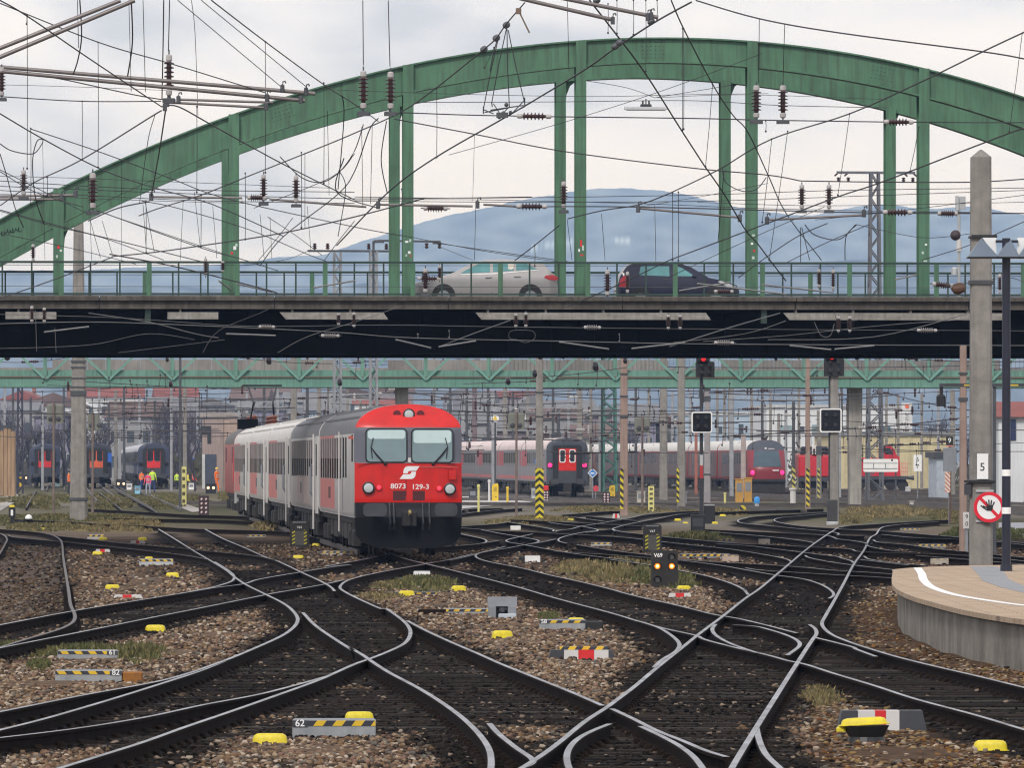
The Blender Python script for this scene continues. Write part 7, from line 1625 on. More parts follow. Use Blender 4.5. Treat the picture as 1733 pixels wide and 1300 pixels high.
for a, b in (((670,575),(729,589)), ((743,587),(805,577)), ((947,579),(1030,591)), ((1069,590),(1159,580)), ((1337,585),(1406,592)), ((1413,591),(1479,585)), ((383,565),(466,568)), ((75,562),(150,553)), ((400,480),(460,494)), ((530,487),(600,475)), ((1150,492),(1235,478)), ((1180,480),(1330,498)), ((1290,482),(1410,495)), ((1515,473),(1550,465)), ((370,475),(390,490))):
    wire([a, b], 202, 203, 3.0, (), WIREL, kind='bright slanting', cat='steady arm', name='steady_arm')
# insulators ------------------------------------------------------
def insulator(px0, py0, px1, py1, Y, label, sheds=6, wpx=15, clamp=True):
    a = P(px0, py0, Y); b = P(px1, py1, Y); d = b-a; L = d.length; k = Y/F; ax = d.normalized()
    t = thing('insulator', label, 'insulator', a, 0, 'brown porcelain insulators'); r = wpx*k/2
    pr = [(r*.35, L*.22)]
    for i in range(sheds):
        h0 = L*(.24+.52*i/sheds); h1 = L*(.24+.52*(i+.45)/sheds); pr += [(r*.5, h0), (r, h0+(h1-h0)*.5), (r*.95, h1), (r*.5, h1+.001)]
    pr += [(r*.4, L*.78)]
    MB().lathe(pr, (0, 0, 0), ax, 12).build('sheds', M('pale_shed_grey', (.22, .20, .19), .4) if 'girder' in label else PORC, t)
    c = MB()
    c.lathe([(r*.35, L*.09), (r*.62, L*.11), (r*.66, L*.2), (r*.45, L*.235)], (0, 0, 0), ax, 10); c.build('cap', PORCW, t)
    c = MB(); c.lathe([(r*.45, L*.775), (r*.66, L*.80), (r*.60, L*.88), (r*.3, L*.91)], (0, 0, 0), ax, 10); c.build('cap', PORCW, t)
    MB().cyl(ax*0, ax*(L*.1), r*.16, r*.16, 6).build('eye_rod', STEELD, t); MB().cyl(ax*(L*.9), ax*L, r*.16, r*.16, 6).build('eye_rod', STEELD, t)
    if clamp: MB().bbox(-r*1.3, r*1.3, -r*.5, r*.5, -L*.05, L*.05, r*.2).build('clamp', STEELD, t).location = ax*L
    return t
for x, y0, y1, Y, lab in ((286, 84, 170, 136, 'hanging insulator above the long upper left tubes'), (615, 112, 192, 150, 'hanging insulator at the arch, left one of a pair near the second hanger pair'), (661, 114, 192, 150, 'hanging insulator at the arch, right one of a pair near the second hanger pair'),
        (40, 283, 335, 195, 'hanging insulator over the left foot of the arch'), (157, 286, 360, 195, 'hanging insulator against the arch above the left concrete mast'), (446, 290, 345, 190, 'hanging insulator right of the first hanger pair, left one of two'), (501, 292, 348, 190, 'hanging insulator right of the first hanger pair, right one of two'),
        (1280, 138, 206, 165, 'hanging insulator covering the fourth hanger pair'), (1325, 138, 206, 165, 'hanging insulator just right of the fourth hanger pair'), (1357, 308, 358, 188, 'hanging insulator left of the tall lattice mast, left one of two'), (1403, 308, 358, 188, 'hanging insulator left of the tall lattice mast, right one of two'), (954, 302, 358, 200, 'hanging insulator in front of the third hanger pair'),
        (56, 410, 445, 205, 'small insulator above the railing at the far left'), (348, 434, 470, 205, 'small insulator at the railing left of the first hanger pair'), (377, 440, 462, 206, 'tiny insulator at the railing beside the first hanger pair'), (720, 450, 500, 206, 'insulator in front of the silver car bonnet'), (744, 446, 478, 206, 'insulator beside the silver car bonnet post'), (1062, 456, 500, 207, 'insulator at the tail of the dark hatchback'), (1028, 452, 505, 207, 'insulator at the railing left of the dark hatchback'), (1386, 452, 490, 207, 'left insulator at the railing right of the fourth hanger pair'), (1410, 452, 495, 207, 'right insulator at the railing right of the fourth hanger pair'), (1692, 460, 500, 170, 'insulator between the large concrete mast and the black lamp pole'),
        (54, 515, 548, 206, 'insulator hanging before the far left fascia'), (75, 518, 548, 206, 'second insulator hanging before the far left fascia'), (573, 528, 552, 206, 'insulator before the third fascia board, left one'), (599, 526, 556, 206, 'insulator before the third fascia board, right one'), (873, 528, 556, 206, 'insulator before the longest fascia board, left one'), (890, 526, 556, 206, 'insulator before the longest fascia board, right one'), (1131, 530, 560, 206, 'insulator before the right part of the longest fascia board'), (1151, 530, 560, 206, 'insulator at the right end of the longest fascia board'), (1419, 532, 565, 206, 'insulator before the rightmost fascia board, left one'), (1438, 532, 565, 206, 'insulator before the rightmost fascia board, right one'), (3, 108, 168, 134, 'insulator cut by the left picture edge at the long tubes')):
    insulator(x, y0, x+.01, y1, Y, lab, wpx=17 if y1-y0 > 60 else 13 if y1-y0 > 45 else 9, clamp=y1-y0 > 45)
for x0, y0, x1, y1, Y, lab in ((868, 196, 940, 197, 170, 'lying insulator in the span wire left of the third hanger pair'), (868, 349, 932, 349.5, 190, 'lying insulator above the silver car roof'), (1490, 206, 1552, 206.5, 170, 'lying insulator before the fifth hanger pair, upper'), (1488, 359, 1550, 359.5, 190, 'lying insulator before the fifth hanger pair, lower'), (712, 352, 762, 353, 192, 'lying insulator right of the second hanger pair'), (702, 471, 750, 471.5, 206, 'lying insulator across the silver car bonnet'), (1583, 361, 1625, 361.5, 190, 'lying insulator left of the large concrete mast'), (415, 334, 456, 335, 190, 'lying insulator right of the first hanger pair'), (435, 553, 468, 553.5, 205, 'pale lying insulator before the girder under the first fascia gap'), (540, 568, 578, 568.5, 205, 'pale lying insulator before the girder under the third fascia'), (1205, 580, 1246, 580.5, 205, 'pale lying insulator before the girder above the left square signal'), (1548, 559, 1590, 559.5, 205, 'pale lying insulator before the girder at the right'), (1574, 480, 1618, 485, 165, 'lying insulator beside the large concrete mast'), (985, 554, 1020, 554.5, 205, 'pale lying insulator before the girder between the cars'), (1205, 493, 1245, 493.5, 205, 'lying insulator under the nose of the dark hatchback')):
    insulator(x0, y0, x1, y1, Y, lab, wpx=13 if Y < 200 else 9, clamp=False)
o = MB().lathe([(.02, -.17), (.11, -.12), (.14, 0), (.11, .12), (.02, .17)], (0, 0, 0), (1, 0, .15), 12).build('weight_bell', M('rusty_brown', (.10, .05, .03), .7)); o.location = P(1622, 488, 165); tag(o, 'rusty bell shaped weight beside the large concrete mast', 'weight')
o = MB().ball((0, 0, 0), 9*230/F, 14, 8).build('marker_ball', M('ball_brown', (.05, .03, .035), .6)); o.location = P(1617, 398, 230); tag(o, 'dark marker ball on a thin wire left of the large concrete mast', 'marker ball')
t = thing('antenna_mast', 'thin pale antenna mast with two flat boxes left of the large concrete mast', 'antenna', P(1623, 777, 232)); t.location.z = 0; k = 232/F; z = lambda py: ZC+(HY-py)*k
MB().cyl((0, 0, 6.9), (0, 0, z(335)), 2.6*k).build('pole', LGREY, t); MB().bbox(-6*k, 0, -.1, .1, z(356), z(331), .02).build('antenna_panel', LGREY, t); MB().bbox(1*k, 11*k, -.05, .15, z(354), z(332), .02).build('antenna_panel', LGREY, t); MB().cyl((0, 0, z(425)), (0, 0, z(405)), 5*k, 4*k, 12).build('sleeve', WHITEP, t); MB().bbox(-13*k, -3*k, -.1, .1, z(465), z(452), .05).build('box', LGREY, t)
# the hanging bundle over the arch left of the third hanger pair
t = thing('dead_end_bundle', 'hanging funnel of wires with a tangled clamp bundle over the arch', 'wire bundle', P(850, 190, 160)); o_ = t.location.copy()
q = lambda x, y, d=0: P(x, y, 160+d)-o_
mb = MB()
for a, b in (((857, 48), (832, 175)), ((858, 48), (862, 180)), ((860, 50), (887, 170)), ((843, 66), (818, 185)), ((842, 64), (829, 120))): mb.tube([q(*a), q((a[0]+b[0])/2-1, (a[1]+b[1])/2), q(*b)], .011, 4)
mb.build('hanger_wires', WIRE, t)
mb = MB(); 
for a, b in (((818, 185), (835, 192)), ((835, 175), (850, 198)), ((862, 180), (845, 198)), ((887, 170), (866, 192)), ((820, 190), (870, 180)), ((830, 186), (886, 178)), ((888, 180), (850, 200)), ((818, 180), (818, 192)), ((832, 172), (833, 180)), ((888, 165), (888, 178))): mb.tube([q(*a), q(*b, .2)], .013, 4)
mb.ball(q(852, 192), .06, 8, 6); mb.ball(q(845, 198), .045, 8, 6); mb.ball(q(857, 177), .05, 8, 6); mb.ball(q(864, 190), .045, 8, 6); mb.bbox(q(840, 192).x, q(860, 192).x, -.05, .05, q(0, 199).z, q(0, 190).z, .01); mb.build('clamp_cluster', STEELD, t)
t = thing('tension_spring', 'short rusty turnbuckle hanging from the wire at the top centre', 'turnbuckle', P(878, 18, 140)); MB().bar((0, 0, 0), (18*140/F, 0, -37*140/F), .055, .03).bbox(-.06, .05, -.05, .05, -.06, .06, .015).build('body', M('rust_light', (.16, .11, .08), .7), t)
for x, y in ((857, 42), (840, 64), (819, 83), (1041, 78), (1010, 0), (1102, 36), (1048, 72)):
    o = MB().lathe([(.02, -.08), (.06, -.05), (.07, .0), (.06, .05), (.02, .08)], (0, 0, 0), (1, 0, .6), 8).build('wire_clamp', STEELD); o.location = P(x, y, 145); tag(o, 'small dark wire clamp in the %s' % where(x, y), 'clamp', 'wire clamps')
# cross-span clutter under the bridge: span wires with droppers and small insulators, 330 to 560 m away
r_ = random.Random(11)
spans = [(0,260,632,633),(0,330,648,646),(0,150,613,596),(80,300,652,654),(60,420,640,660),(400,640,605,612),(420,690,650,646),(430,820,618,632),(520,1040,664,668),(560,900,671,669),(560,980,684,682),(700,1060,691,693),(700,1180,702,700),(780,1000,711,709),(840,1200,724,722),(860,1060,640,622),(880,1330,650,648),(900,1120,668,676),(950,1330,696,690),(1000,1230,610,628),(1040,1200,684,690),(1060,1420,660,656),(1070,1250,705,716),(1080,1440,636,631),(1100,1330,716,712),(1130,1700,621,618),(1150,1330,672,680),(1160,1560,696,700),(1200,1460,665,668),(1230,1500,742,715),(1240,1600,646,640),(1280,1640,730,706),(1300,1520,678,668),(1320,1733,668,655),(1330,1700,612,626),(1380,1660,710,724),(1400,1733,690,690),(1440,1733,636,622),(1480,1700,660,700),(1500,1733,604,612),(1540,1733,720,742),(0,500,700,690),(220,560,716,708),(300,640,672,668),(150,420,682,676),(480,700,700,706),(640,860,655,690),(900,1100,736,731),(560,760,632,640),(1040,1330,726,738)]
for i, (x0, x1, y0, y1) in enumerate(spans):
    Y = r_.uniform(330, 540); sag = r_.uniform(0, 6)
    pts = [(x0, y0), ((x0*2+x1)/3, (y0*2+y1)/3+sag), ((x0+2*x1)/3, (y0+2*y1)/3+sag), (x1, y1)]
    dr = []
    for j in range(int((x1-x0)/60)):
        x = r_.uniform(x0+8, x1-8); f = (x-x0)/(x1-x0); yy = y0+(y1-y0)*f+sag*min(1, 4*f*(1-f)); dr.append((x, yy, yy+r_.choice((-1, 1, 1))*r_.uniform(5, 28), x+r_.uniform(-3, 3)))
    o = wire(pts, Y, Y, r_.uniform(1.1, 2.0), dr, dr=1.0, kind='blurred' if i % 2 else 'thin violet grey', mat=M('wire_back', (.05, .045, .05), .7))
    org = Vector(o.location); kk = Y/F
    for j in range(r_.randint(1, 3)):
        x = r_.uniform(x0+10, x1-10); f = (x-x0)/(x1-x0); yy = y0+(y1-y0)*f+sag*min(1, 4*f*(1-f)); c = P(x, yy, Y)-org
        n = r_.randint(3, 5); MB().lathe([(.3*kk, -8*kk)]+sum([[(1.2*kk, (-7+14*a/n)*kk), (r_.uniform(2.2, 3.4)*kk, (-7+14*(a+.5)/n)*kk)] for a in range(n)], [])+[(.3*kk, 8*kk)], c, (1, 0, 0) if r_.random() < .7 else (0, 0, 1), 8).build('span_insulator', PORC if r_.random() < .8 else PORCW, o)
for i in range(54):
    x0 = r_.uniform(380, 1500); x1 = x0+r_.uniform(90, 420); y0 = r_.uniform(600, 770); y1 = y0+r_.uniform(-14, 14); Y = r_.uniform(360, 640)
    dr = [(r_.uniform(x0+5, x1-5),) for _ in range(r_.randint(1, 4))]; dr = [(d[0], y0+(y1-y0)*(d[0]-x0)/(x1-x0), y0+(y1-y0)*(d[0]-x0)/(x1-x0)+r_.uniform(6, 30)) for d in dr]
    o = wire([(x0, y0), ((x0+x1)/2, (y0+y1)/2+r_.uniform(0, 3)), (x1, y1)], Y, Y, r_.uniform(.9, 1.7), dr, dr=.9, kind='fine dark', mat=M('wire_back', (.05, .045, .05), .7))
    org = Vector(o.location); kk = Y/F
    for j in range(r_.randint(1, 3)):
        x = r_.uniform(x0+10, x1-10); f = (x-x0)/(x1-x0); c = P(x, y0+(y1-y0)*f, Y)-org
        MB().lathe([(.3*kk, -6*kk), (2.4*kk, -4*kk), (1.2*kk, -2*kk), (2.6*kk, 0), (1.2*kk, 2*kk), (2.4*kk, 4*kk), (.3*kk, 6*kk)], c, (1, 0, 0) if r_.random() < .6 else (0, 0, 1), 8).build('span_insulator', PORC, o)
for x0, x1, py, Y, lab in ((560, 835, 667, 520, 'grey lattice beam spanning the tracks above the red train roof'), (838, 1016, 690, 560, 'grey lattice beam above the dark coach end'), (1238, 1420, 668, 500, 'grey lattice beam between the two square signals'), (405, 560, 680, 600, 'grey lattice beam above the white roofed coaches')):
    k = Y/F; p = P(x0, py, Y); t = thing('portal_beam', lab, 'gantry', p, 0, 'lattice portal beams'); w = (x1-x0)*k; hh = 9*k
    mb = MB(); mb.bar((0, 0, 0), (w, 0, 0), .09); mb.bar((0, 0, -hh), (w, 0, -hh), .09); mb.build('chords', STEELG, t)
    mb = MB(); n_ = int(w/(hh*1.1))
    for i in range(n_): a = w*i/n_; b = w*(i+1)/n_; mb.bar((a, .0, 0 if i % 2 else -hh), (b, .0, -hh if i % 2 else 0), .05)
    mb.build('lacing', STEELG, t)
    for x in (0, w): MB().bar((x, .1, -p.z), (x, .1, .2), .28).build('post', STEELG, t)
rm = random.Random(23)
for i, px in enumerate((418, 447, 470, 556, 588, 610, 640, 735, 762, 790, 826, 868, 893, 936, 962, 1076, 1098, 1138, 1168, 1214, 1226, 1272, 1290, 1304, 1352, 1424, 1500, 1520, 1560, 1588)):
    mast(px, 830, rm.uniform(600, 668), 5.2, 4.2, rm.choice((MASTC, STEELD, STEELG, MASTC, STEELD)), 'slim distant mast behind the parked trains, number %d counted from the left' % (i+1), Y=rm.uniform(560, 720), group='slim distant masts')
for i, px in enumerate((8, 22, 52, 72, 108, 168, 184, 210, 236, 262, 290, 334)):
    mast(px, 830, rm.uniform(640, 690), 4.6, 3.8, rm.choice((STEELD, STEELG, STEELD)), 'slim distant mast above the dark coaches at the left, number %d counted from the left' % (i+1), Y=rm.uniform(600, 800), group='slim distant masts')
for i in range(26):
    x0 = r_.uniform(-20, 260); x1 = x0+r_.uniform(90, 300); y0 = r_.uniform(656, 745); y1 = y0+r_.uniform(-12, 12); Y = r_.uniform(420, 600)
    o = wire([(x0, y0), ((x0+x1)/2, (y0+y1)/2+r_.uniform(0, 3)), (x1, y1)], Y, Y, r_.uniform(.9, 1.6), [(x, y0+(y1-y0)*(x-x0)/(x1-x0), y0+(y1-y0)*(x-x0)/(x1-x0)+r_.uniform(6, 26)) for x in (r_.uniform(x0, x1), r_.uniform(x0, x1))], dr=.9, kind='faint dark', mat=M('wire_back', (.05, .045, .05), .7))
# round weights and lamps hanging under the girder (dark discs)
for x, y, rr in ((12, 602, 9), (283, 608, 5), (289, 650, 6), (420, 602, 7), (914, 602, 7), (953, 602, 6), (995, 602, 5), (1058, 610, 6), (1313, 606, 5), (1335, 596, 8), (1551, 607, 5), (1450, 602, 8), (905, 632, 7), (1190, 655, 5), (860, 645, 7), (575, 647, 7), (455, 610, 8), (1008, 620, 9)):
    o = MB().lathe([(.3, -.6), (.8, -.45), (1.0, 0), (.8, .45), (.3, .6)], (0, 0, 0), (1, 0, .1), 12).build('hanging_insulator', M('dark_violet_porcelain', (.02, .017, .02), .3)); o.scale = (rr*300/F,)*3; o.location = P(x, y, 300); tag(o, 'dark hanging insulator body at the %s' % where(x, y), 'insulator', 'dark insulators behind the bridge')
# ================================================================== PEOPLE IN HIGH-VISIBILITY CLOTHES
def skin_mesh(name, verts, edges, radii, root, mat, lv=1):
    me = bpy.data.meshes.new(name); me.from_pydata(verts, edges, []); o = bpy.data.objects.new(name, me); COL.objects.link(o)
    o.modifiers.new('skin', 'SKIN'); 
    for i, v in enumerate(me.skin_vertices[0].data): v.radius = (radii[i][0], radii[i][1]); v.use_root = (i == root)
    s = o.modifiers.new('sub', 'SUBSURF'); s.levels = lv; s.render_levels = lv
    dg = bpy.context.evaluated_depsgraph_get(); m2 = bpy.data.meshes.new_from_object(o.evaluated_get(dg)); bpy.data.objects.remove(o); bpy.data.meshes.remove(me)
    m2.name = name; m2.materials.clear(); m2.materials.append(mat)
    m2.polygons.foreach_set('use_smooth', np.ones(len(m2.polygons), dtype=bool))
    return m2
SKINM = M('skin', (.50, .30, .22), .6); TROU = M('dark_trousers', (.025, .028, .04), .8); TROUB = M('blue_trousers', (.03, .06, .22), .8); TROUL = M('pale_jeans', (.35, .40, .5), .8); HAIR = M('dark_hair', (.02, .014, .01), .7)
def person(px, pyb, hpx, label, vest, trousers, rz, stride=.12, arm=.15, helmet=None, sleeves=None):
    p = G(px, pyb); H = hpx*p.y/F; s = H/1.76*1.1
    t = thing('person', label, 'person', p, rz, 'track workers in safety clothing'); t.scale = (s, s, s)
    d = stride
    V_ = [(0,0,.93),(0,.0,1.12),(0,.01,1.32),(0,.0,1.47),(0,-.01,1.55),(0,-.02,1.67),   # pelvis..head
          (-.10,0,.90),(-.11,-d,.50),(-.11,-d*1.3+.04,.08),(-.11,-d*1.3-.14,.035),
          (.10,0,.90),(.11,d*.8,.50),(.11,d*1.4+.06,.09),(.11,d*1.4-.10,.035),
          (-.19,0,1.42),(-.25,-.02,1.16),(-.24,-.02-arm,.95),(-.24,-.05-arm*1.3,.84),
          (.19,0,1.42),(.25,.02,1.16),(.25,-.02-arm*.6,.94),(.25,-.05-arm*.9,.83)]
    E_ = [(0,1),(1,2),(2,3),(3,4),(4,5),(0,6),(6,7),(7,8),(8,9),(0,10),(10,11),(11,12),(12,13),(3,14),(14,15),(15,16),(16,17),(3,18),(18,19),(19,20),(20,21)]
    Rr = [(.15,.11),(.14,.10),(.17,.12),(.11,.09),(.055,.055),(.085,.10),(.09,.09),(.06,.065),(.045,.045),(.045,.03),(.09,.09),(.06,.065),(.045,.045),(.045,.03),(.06,.06),(.045,.045),(.036,.036),(.04,.02),(.06,.06),(.045,.045),(.036,.036),(.04,.02)]
    me = skin_mesh('person_body', V_, E_, Rr, 0, SKINM, 2)
    # clothing is coloured on the continuous body by height; feet dark, hands and head skin
    for m in (trousers, vest, BLACK, sleeves or vest): me.materials.append(m)
    for f in me.polygons:
        c = f.center
        armz = abs(c.x) > .205 and c.z > .78
        f.material_index = 3 if c.z < .10 else 1 if c.z < .92 and not armz else (0 if c.z < .90 else 4) if armz else 2 if c.z < 1.50 else 0
    o = bpy.data.objects.new('body', me); COL.objects.link(o); o.parent = t
    # head detail: hair or helmet, nose, ears
    hm = MB(); hm.lathe([(.105, 0), (.108, .04), (.09, .09), (.05, .125), (.001, .135)], (0, -.01, 1.67), (0, 0, 1), 14); hm.build('helmet' if helmet else 'hair', helmet or HAIR, t)
    fc = MB(); fc.prism([(-.012, 1.63), (.012, 1.63), (0, 1.68)], -.135, -.10); fc.build('nose', SKINM, t)
    for sx_ in (-1, 1): MB().ball((sx_*.035, -.108, 1.68), .012, 6, 4).build('eye', HAIR, t); MB().ball((sx_*.092, -.01, 1.66), .02, 6, 4).build('ear', SKINM, t)
    MB().box(-.025, .025, -.118, -.10, 1.598, 1.606).build('mouth', M('lips', (.35, .12, .1), .6), t)
    # hands with five bent fingers
    for hx, hy, hz, sd in ((-.24, -.05-arm*1.3, .84, -1), (.25, -.05-arm*.9, .83, 1)):
        hb = MB()
        for q, (ox, ln) in enumerate(((-.026, .062), (-.009, .075), (.009, .07), (.026, .055))): hb.tube([(hx+ox*.4, hy+ox, hz-.03), (hx+ox*.5, hy+ox-.008, hz-.03-ln*.55), (hx+ox*.5-sd*.012, hy+ox-.022, hz-.03-ln)], .0095, 5)
        hb.tube([(hx, hy-.02, hz), (hx-sd*.015, hy-.055, hz-.025), (hx-sd*.02, hy-.06, hz-.055)], .011, 5); hb.build('fingers', SKINM, t)
    # reflective bands on the vest
    for z in (1.12, 1.26): MB().lathe([(.163, -.02), (.165, .02)], (0, .0, z), (0, 0, 1), 18).build('reflective_band', M('reflective_grey', (.6, .62, .62), .35), t).scale = (1.12, .82, 1)
    return t
PINK = M('hi_vis_pink_red', (.75, .06, .16), .7); YELV = M('hi_vis_yellow', (.85, .75, .05), .7); REDV = M('red_jacket', (.75, .06, .03), .7)
person(116.5, 836, 35, 'worker with orange vest and dark trousers beside the tall concrete mast', ORANGE, TROU, R(80), .05)
person(239.5, 829, 29, 'worker in orange vest, leftmost of the group beside the long dark coaches', ORANGE, TROUB, R(30))
person(250.5, 838, 35, 'worker in pink red vest with pale jeans in the middle of the group', PINK, TROUL, R(-20), .08)
person(258, 834, 37, 'worker in lime yellow jacket at the right of the group', LIME, TROUB, R(160), .1, sleeves=LIME)
person(299.5, 829, 27, 'worker in lime vest standing behind the perforated post', LIME, TROU, R(200))
person(318, 829, 26, 'worker in yellow jacket right of the perforated post', YELV, TROU, R(90))
person(327.5, 829, 28, 'distant worker in red jacket near the beige signal building', REDV, TROU, R(120), .14)
person(366.5, 834, 38, 'worker in full orange suit with yellow helmet beside the red train', ORANGE, ORANGE, R(60), .22, .05, helmet=YELP)

# ================================================================== BACKGROUND BUILDINGS
WINB = M('far_window_glass', (.06, .075, .09), .2, var=.3)
def house(px0, px1, pyt, Y, depth, wall, roof, label, roofh=0.0, rows=0, cols=0, cat='house', gable=False, winc=None, base=None, name='house'):
    k = Y/F; w = (px1-px0)*k; x = ((px0+px1)/2-HX)*k; h = ZC+(HY-pyt)*k
    t = thing(name, label, cat, (x, Y, 0), R(random.uniform(-6, 6)))
    MB().box(-w/2, w/2, 0, depth, -.3, h).build('wall', wall, t)
    if roofh:
        e = .4
        if gable: MB().prism([(-w/2-e, h-.1), (0, h+roofh), (w/2+e, h-.1), (w/2+e, h+.002), (0, h+roofh+.35), (-w/2-e, h+.002)] if False else [(-w/2-e, h+.004), (0, h+roofh), (w/2+e, h+.004)], -e, depth+e).build('roof', roof, t)
        else: MB().prismx([(-e, h+.004), (depth/2, h+roofh), (depth+e, h+.004)], -w/2-e, w/2+e).build('roof', roof, t)
    else: MB().box(-w/2-.2, w/2+.2, -.2, depth+.2, h+.003, h+.4).build('roof', roof, t)
    if cols:
        for i in range(cols):
            for j in range(rows):
                cx = -w/2+w*(i+.5)/cols; cz = h-1.5-(j)*3.1-.9
                if cz < .5: continue
                ww = min(1.0, w/cols*.45); f = MB().box(cx-ww/2-.1, cx+ww/2+.1, -.05, .0-.003, cz-.8, cz+.8).build('window_frame', M('window_frame_grey', (.25, .25, .27), .7) if (i+j) % 3 else LGREY, t)
                MB().box(cx-ww/2, cx+ww/2, -.06, -.051, cz-.7, cz+.7).build('pane', winc or WINB, f)
    if roofh > 1.5 and w > 8: MB().box(w*.2, w*.2+.7, depth*.4, depth*.4+.7, h+roofh*.4, h+roofh+.9).build('chimney', M('chimney_brick', (.25, .12, .09), .9), t)
    return t, k, h, w
WC = M('wall_cream', (.27, .27, .28), .9, var=.06, scale=.3); WW = M('wall_white', (.64, .66, .68), .9, var=.06, scale=.3, streak=.12); WP = M('wall_pink_beige', (.34, .265, .24), .9, var=.12, scale=.4, streak=.3); WBL = M('wall_pale_blue', (.36, .45, .55), .8, var=.06, scale=.3); WG = M('wall_grey', (.20, .205, .23), .9, var=.1, scale=.3, streak=.2); WYE = M('wall_pale_yellow', (.56, .49, .30), .9, var=.06, scale=.3, streak=.15)
RR = M('roof_red_tile', (.22, .06, .045), .85, var=.15, scale=.6); RG = M('roof_grey', (.16, .16, .17), .8, var=.15, scale=.5); RB = M('roof_brown', (.13, .085, .075), .85, var=.2, scale=.6)
t, k, h, w = house(1413, 1612, 738, 660, 18, WYE, M('roof_edge_grey', (.2, .21, .22), .6), 'long pale yellow warehouse with flat grey roof edge at the right', cat='warehouse', name='warehouse')
for x in np.linspace(-w/2+1, w/2-1, 7): MB().box(x-.12, x+.12, -.08, -.003, -.2, h).build('pilaster', M('pilaster_yellow', (.48, .42, .26), .9), t)
MB().box(w*.36, w*.43, -.1, -.003, 0, h*.62).build('door', WHITEP, t); MB().box(w*.33, w*.45, -1.2, .0-.003, h*.64, h*.67).build('canopy', DGREY, t)
t, k, h, w = house(1297, 1528, 691, 780, 25, WW, LGREY, 'large white flat roofed hall behind the yellow warehouse', cat='hall', name='factory_hall')
for a, b, c, d, m in ((1320, 1341, 720, 733, M('win_grey_teal', (.25, .33, .34), .3)), (1352, 1361, 722, 731, DGREY), (1374, 1383, 719, 733, M('win_grey_teal', (.25, .33, .34), .3)), (1495, 1507, 721, 730, M('win_teal', (.08, .2, .22), .3))): MB().box((a-(1297+1528)/2)*k, (b-(1297+1528)/2)*k, -.1, -.003, ZC+(HY-d)*k, ZC+(HY-c)*k).build('window', m, t)
t, k, h, w = house(1150, 1300, 703, 830, 20, WBL, LGREY, 'pale blue office block behind the white roofed express train', cat='office', name='office_block')
for a, b, c, d, m in ((1250, 1258, 718, 741, WINB), (1283, 1287, 717, 745, WINB), (1289, 1293, 717, 745, WINB), (1271, 1280, 718, 737, M('sign_pale_gold', (.6, .45, .12), .6)), (1215, 1222, 722, 734, WINB), (1180, 1187, 722, 734, WINB)): MB().box((a-1225)*k, (b-1225)*k, -.1, -.003, ZC+(HY-d)*k, ZC+(HY-c)*k).build('window' if m is WINB else 'yellow_board', m, t)
t = thing('advertising_tower', 'white sign tower with grey vertical characters and red emblem on top above the warehouse', 'sign tower', ((1535-HX)*700/F, 700, 0)); k = 700/F; z = lambda py: ZC+(HY-py)*k
MB().box(-9*k, 9*k, 0, 1.2, 0, z(682)).build('tower', M('tower_white', (.62, .62, .63), .7), t); MB().lathe([(3.6*k, 0), (3.6*k, .06), (.01, .07)], (0, -.0, z(688)), (0, -1, 0), 14).build('emblem', M('emblem_orange_red', (.7, .14, .06), .5), t)
for i, s in enumerate(('S', 'J', 'O', 'D', 'S')) if False else enumerate(range(5)):
    yy = 698+8*i; mb = MB(); mb.box(-2.6*k, 2.6*k, -.05, -.003, z(yy+5), z(yy+4)); mb.box(-2.6*k, -1.6*k, -.05, -.003, z(yy+4)+.001, z(yy)) ; 
    if i % 2: mb.box(-1.599*k, 2.6*k, -.05, -.003, z(yy+1), z(yy))
    mb.build('character', MGREY, t)
t, k, h, w = house(1690, 1840, 706, 430, 16, WW, RR, 'white building with red roof at the right picture edge', roofh=1.0, cat='building', name='building')
MB().box((1703-1765)*k, (1719-1765)*k, -.1, -.003, ZC+(HY-745)*k, ZC+(HY-710)*k).build('window', M('win_dark_blue', (.02, .03, .09), .3), t)
house(1668, 1692, 760, 470, 10, WBL, LGREY, 'low pale wall behind the large concrete mast', cat='building', name='building'); house(1585, 1606, 775, 480, 4, M('hut_blue_grey', (.4, .44, .5), .7), DGREY, 'small pale hut with dark roof at the warehouse corner', cat='hut', name='hut')
t, k, h, w = house(342, 402, 706, 650, 9, WP, M('roof_concrete', (.3, .27, .25), .9), 'beige pink concrete signal building left of the red train', cat='signal building', name='signal_building')
cx = 372; B = lambda a, b, c, d, m, nm: MB().box((a-cx)*k, (b-cx)*k, -.12, -.003, ZC+(HY-d)*k, ZC+(HY-c)*k).build(nm, m, t)
B(340.5, 357, 721, 735, GLASSD, 'corner_window'); B(351, 357, 735.2, 750, GLASSD, 'corner_window'); B(347, 366, 769, 826, M('door_dark_blue', (.05, .06, .09), .6), 'door'); B(342, 347, 769, 830, M('pale_jamb', (.5, .5, .5), .8), 'door_jamb'); B(378, 380, 706.5, 830, M('joint_dark', (.2, .15, .13), .9), 'wall_joint'); B(380, 402, 712, 830, M('side_wall_tan', (.36, .27, .22), .9), 'side_wall')
t = thing('timber_shed', 'tan brown timber stack shed at the left picture edge', 'shed', ((10-HX)*520/F, 520, 0)); k = 520/F
for i in range(5): MB().box((-16+i*6.2)*k, (-10.4+i*6.2)*k, 0, 1.5, -.1, ZC+(HY-(727+3*math.sin(i*2)))*k).build('plank_panel', M('tan_timber', (.30, .19, .11), .9, col2=(.42, .29, .18), scale=2, zs=.2, streak=.3), t)
MB().box(-18*k, 17*k, -.1, 1.7, ZC+(HY-724)*k, ZC+(HY-720)*k).build('roof', DGREY, t)
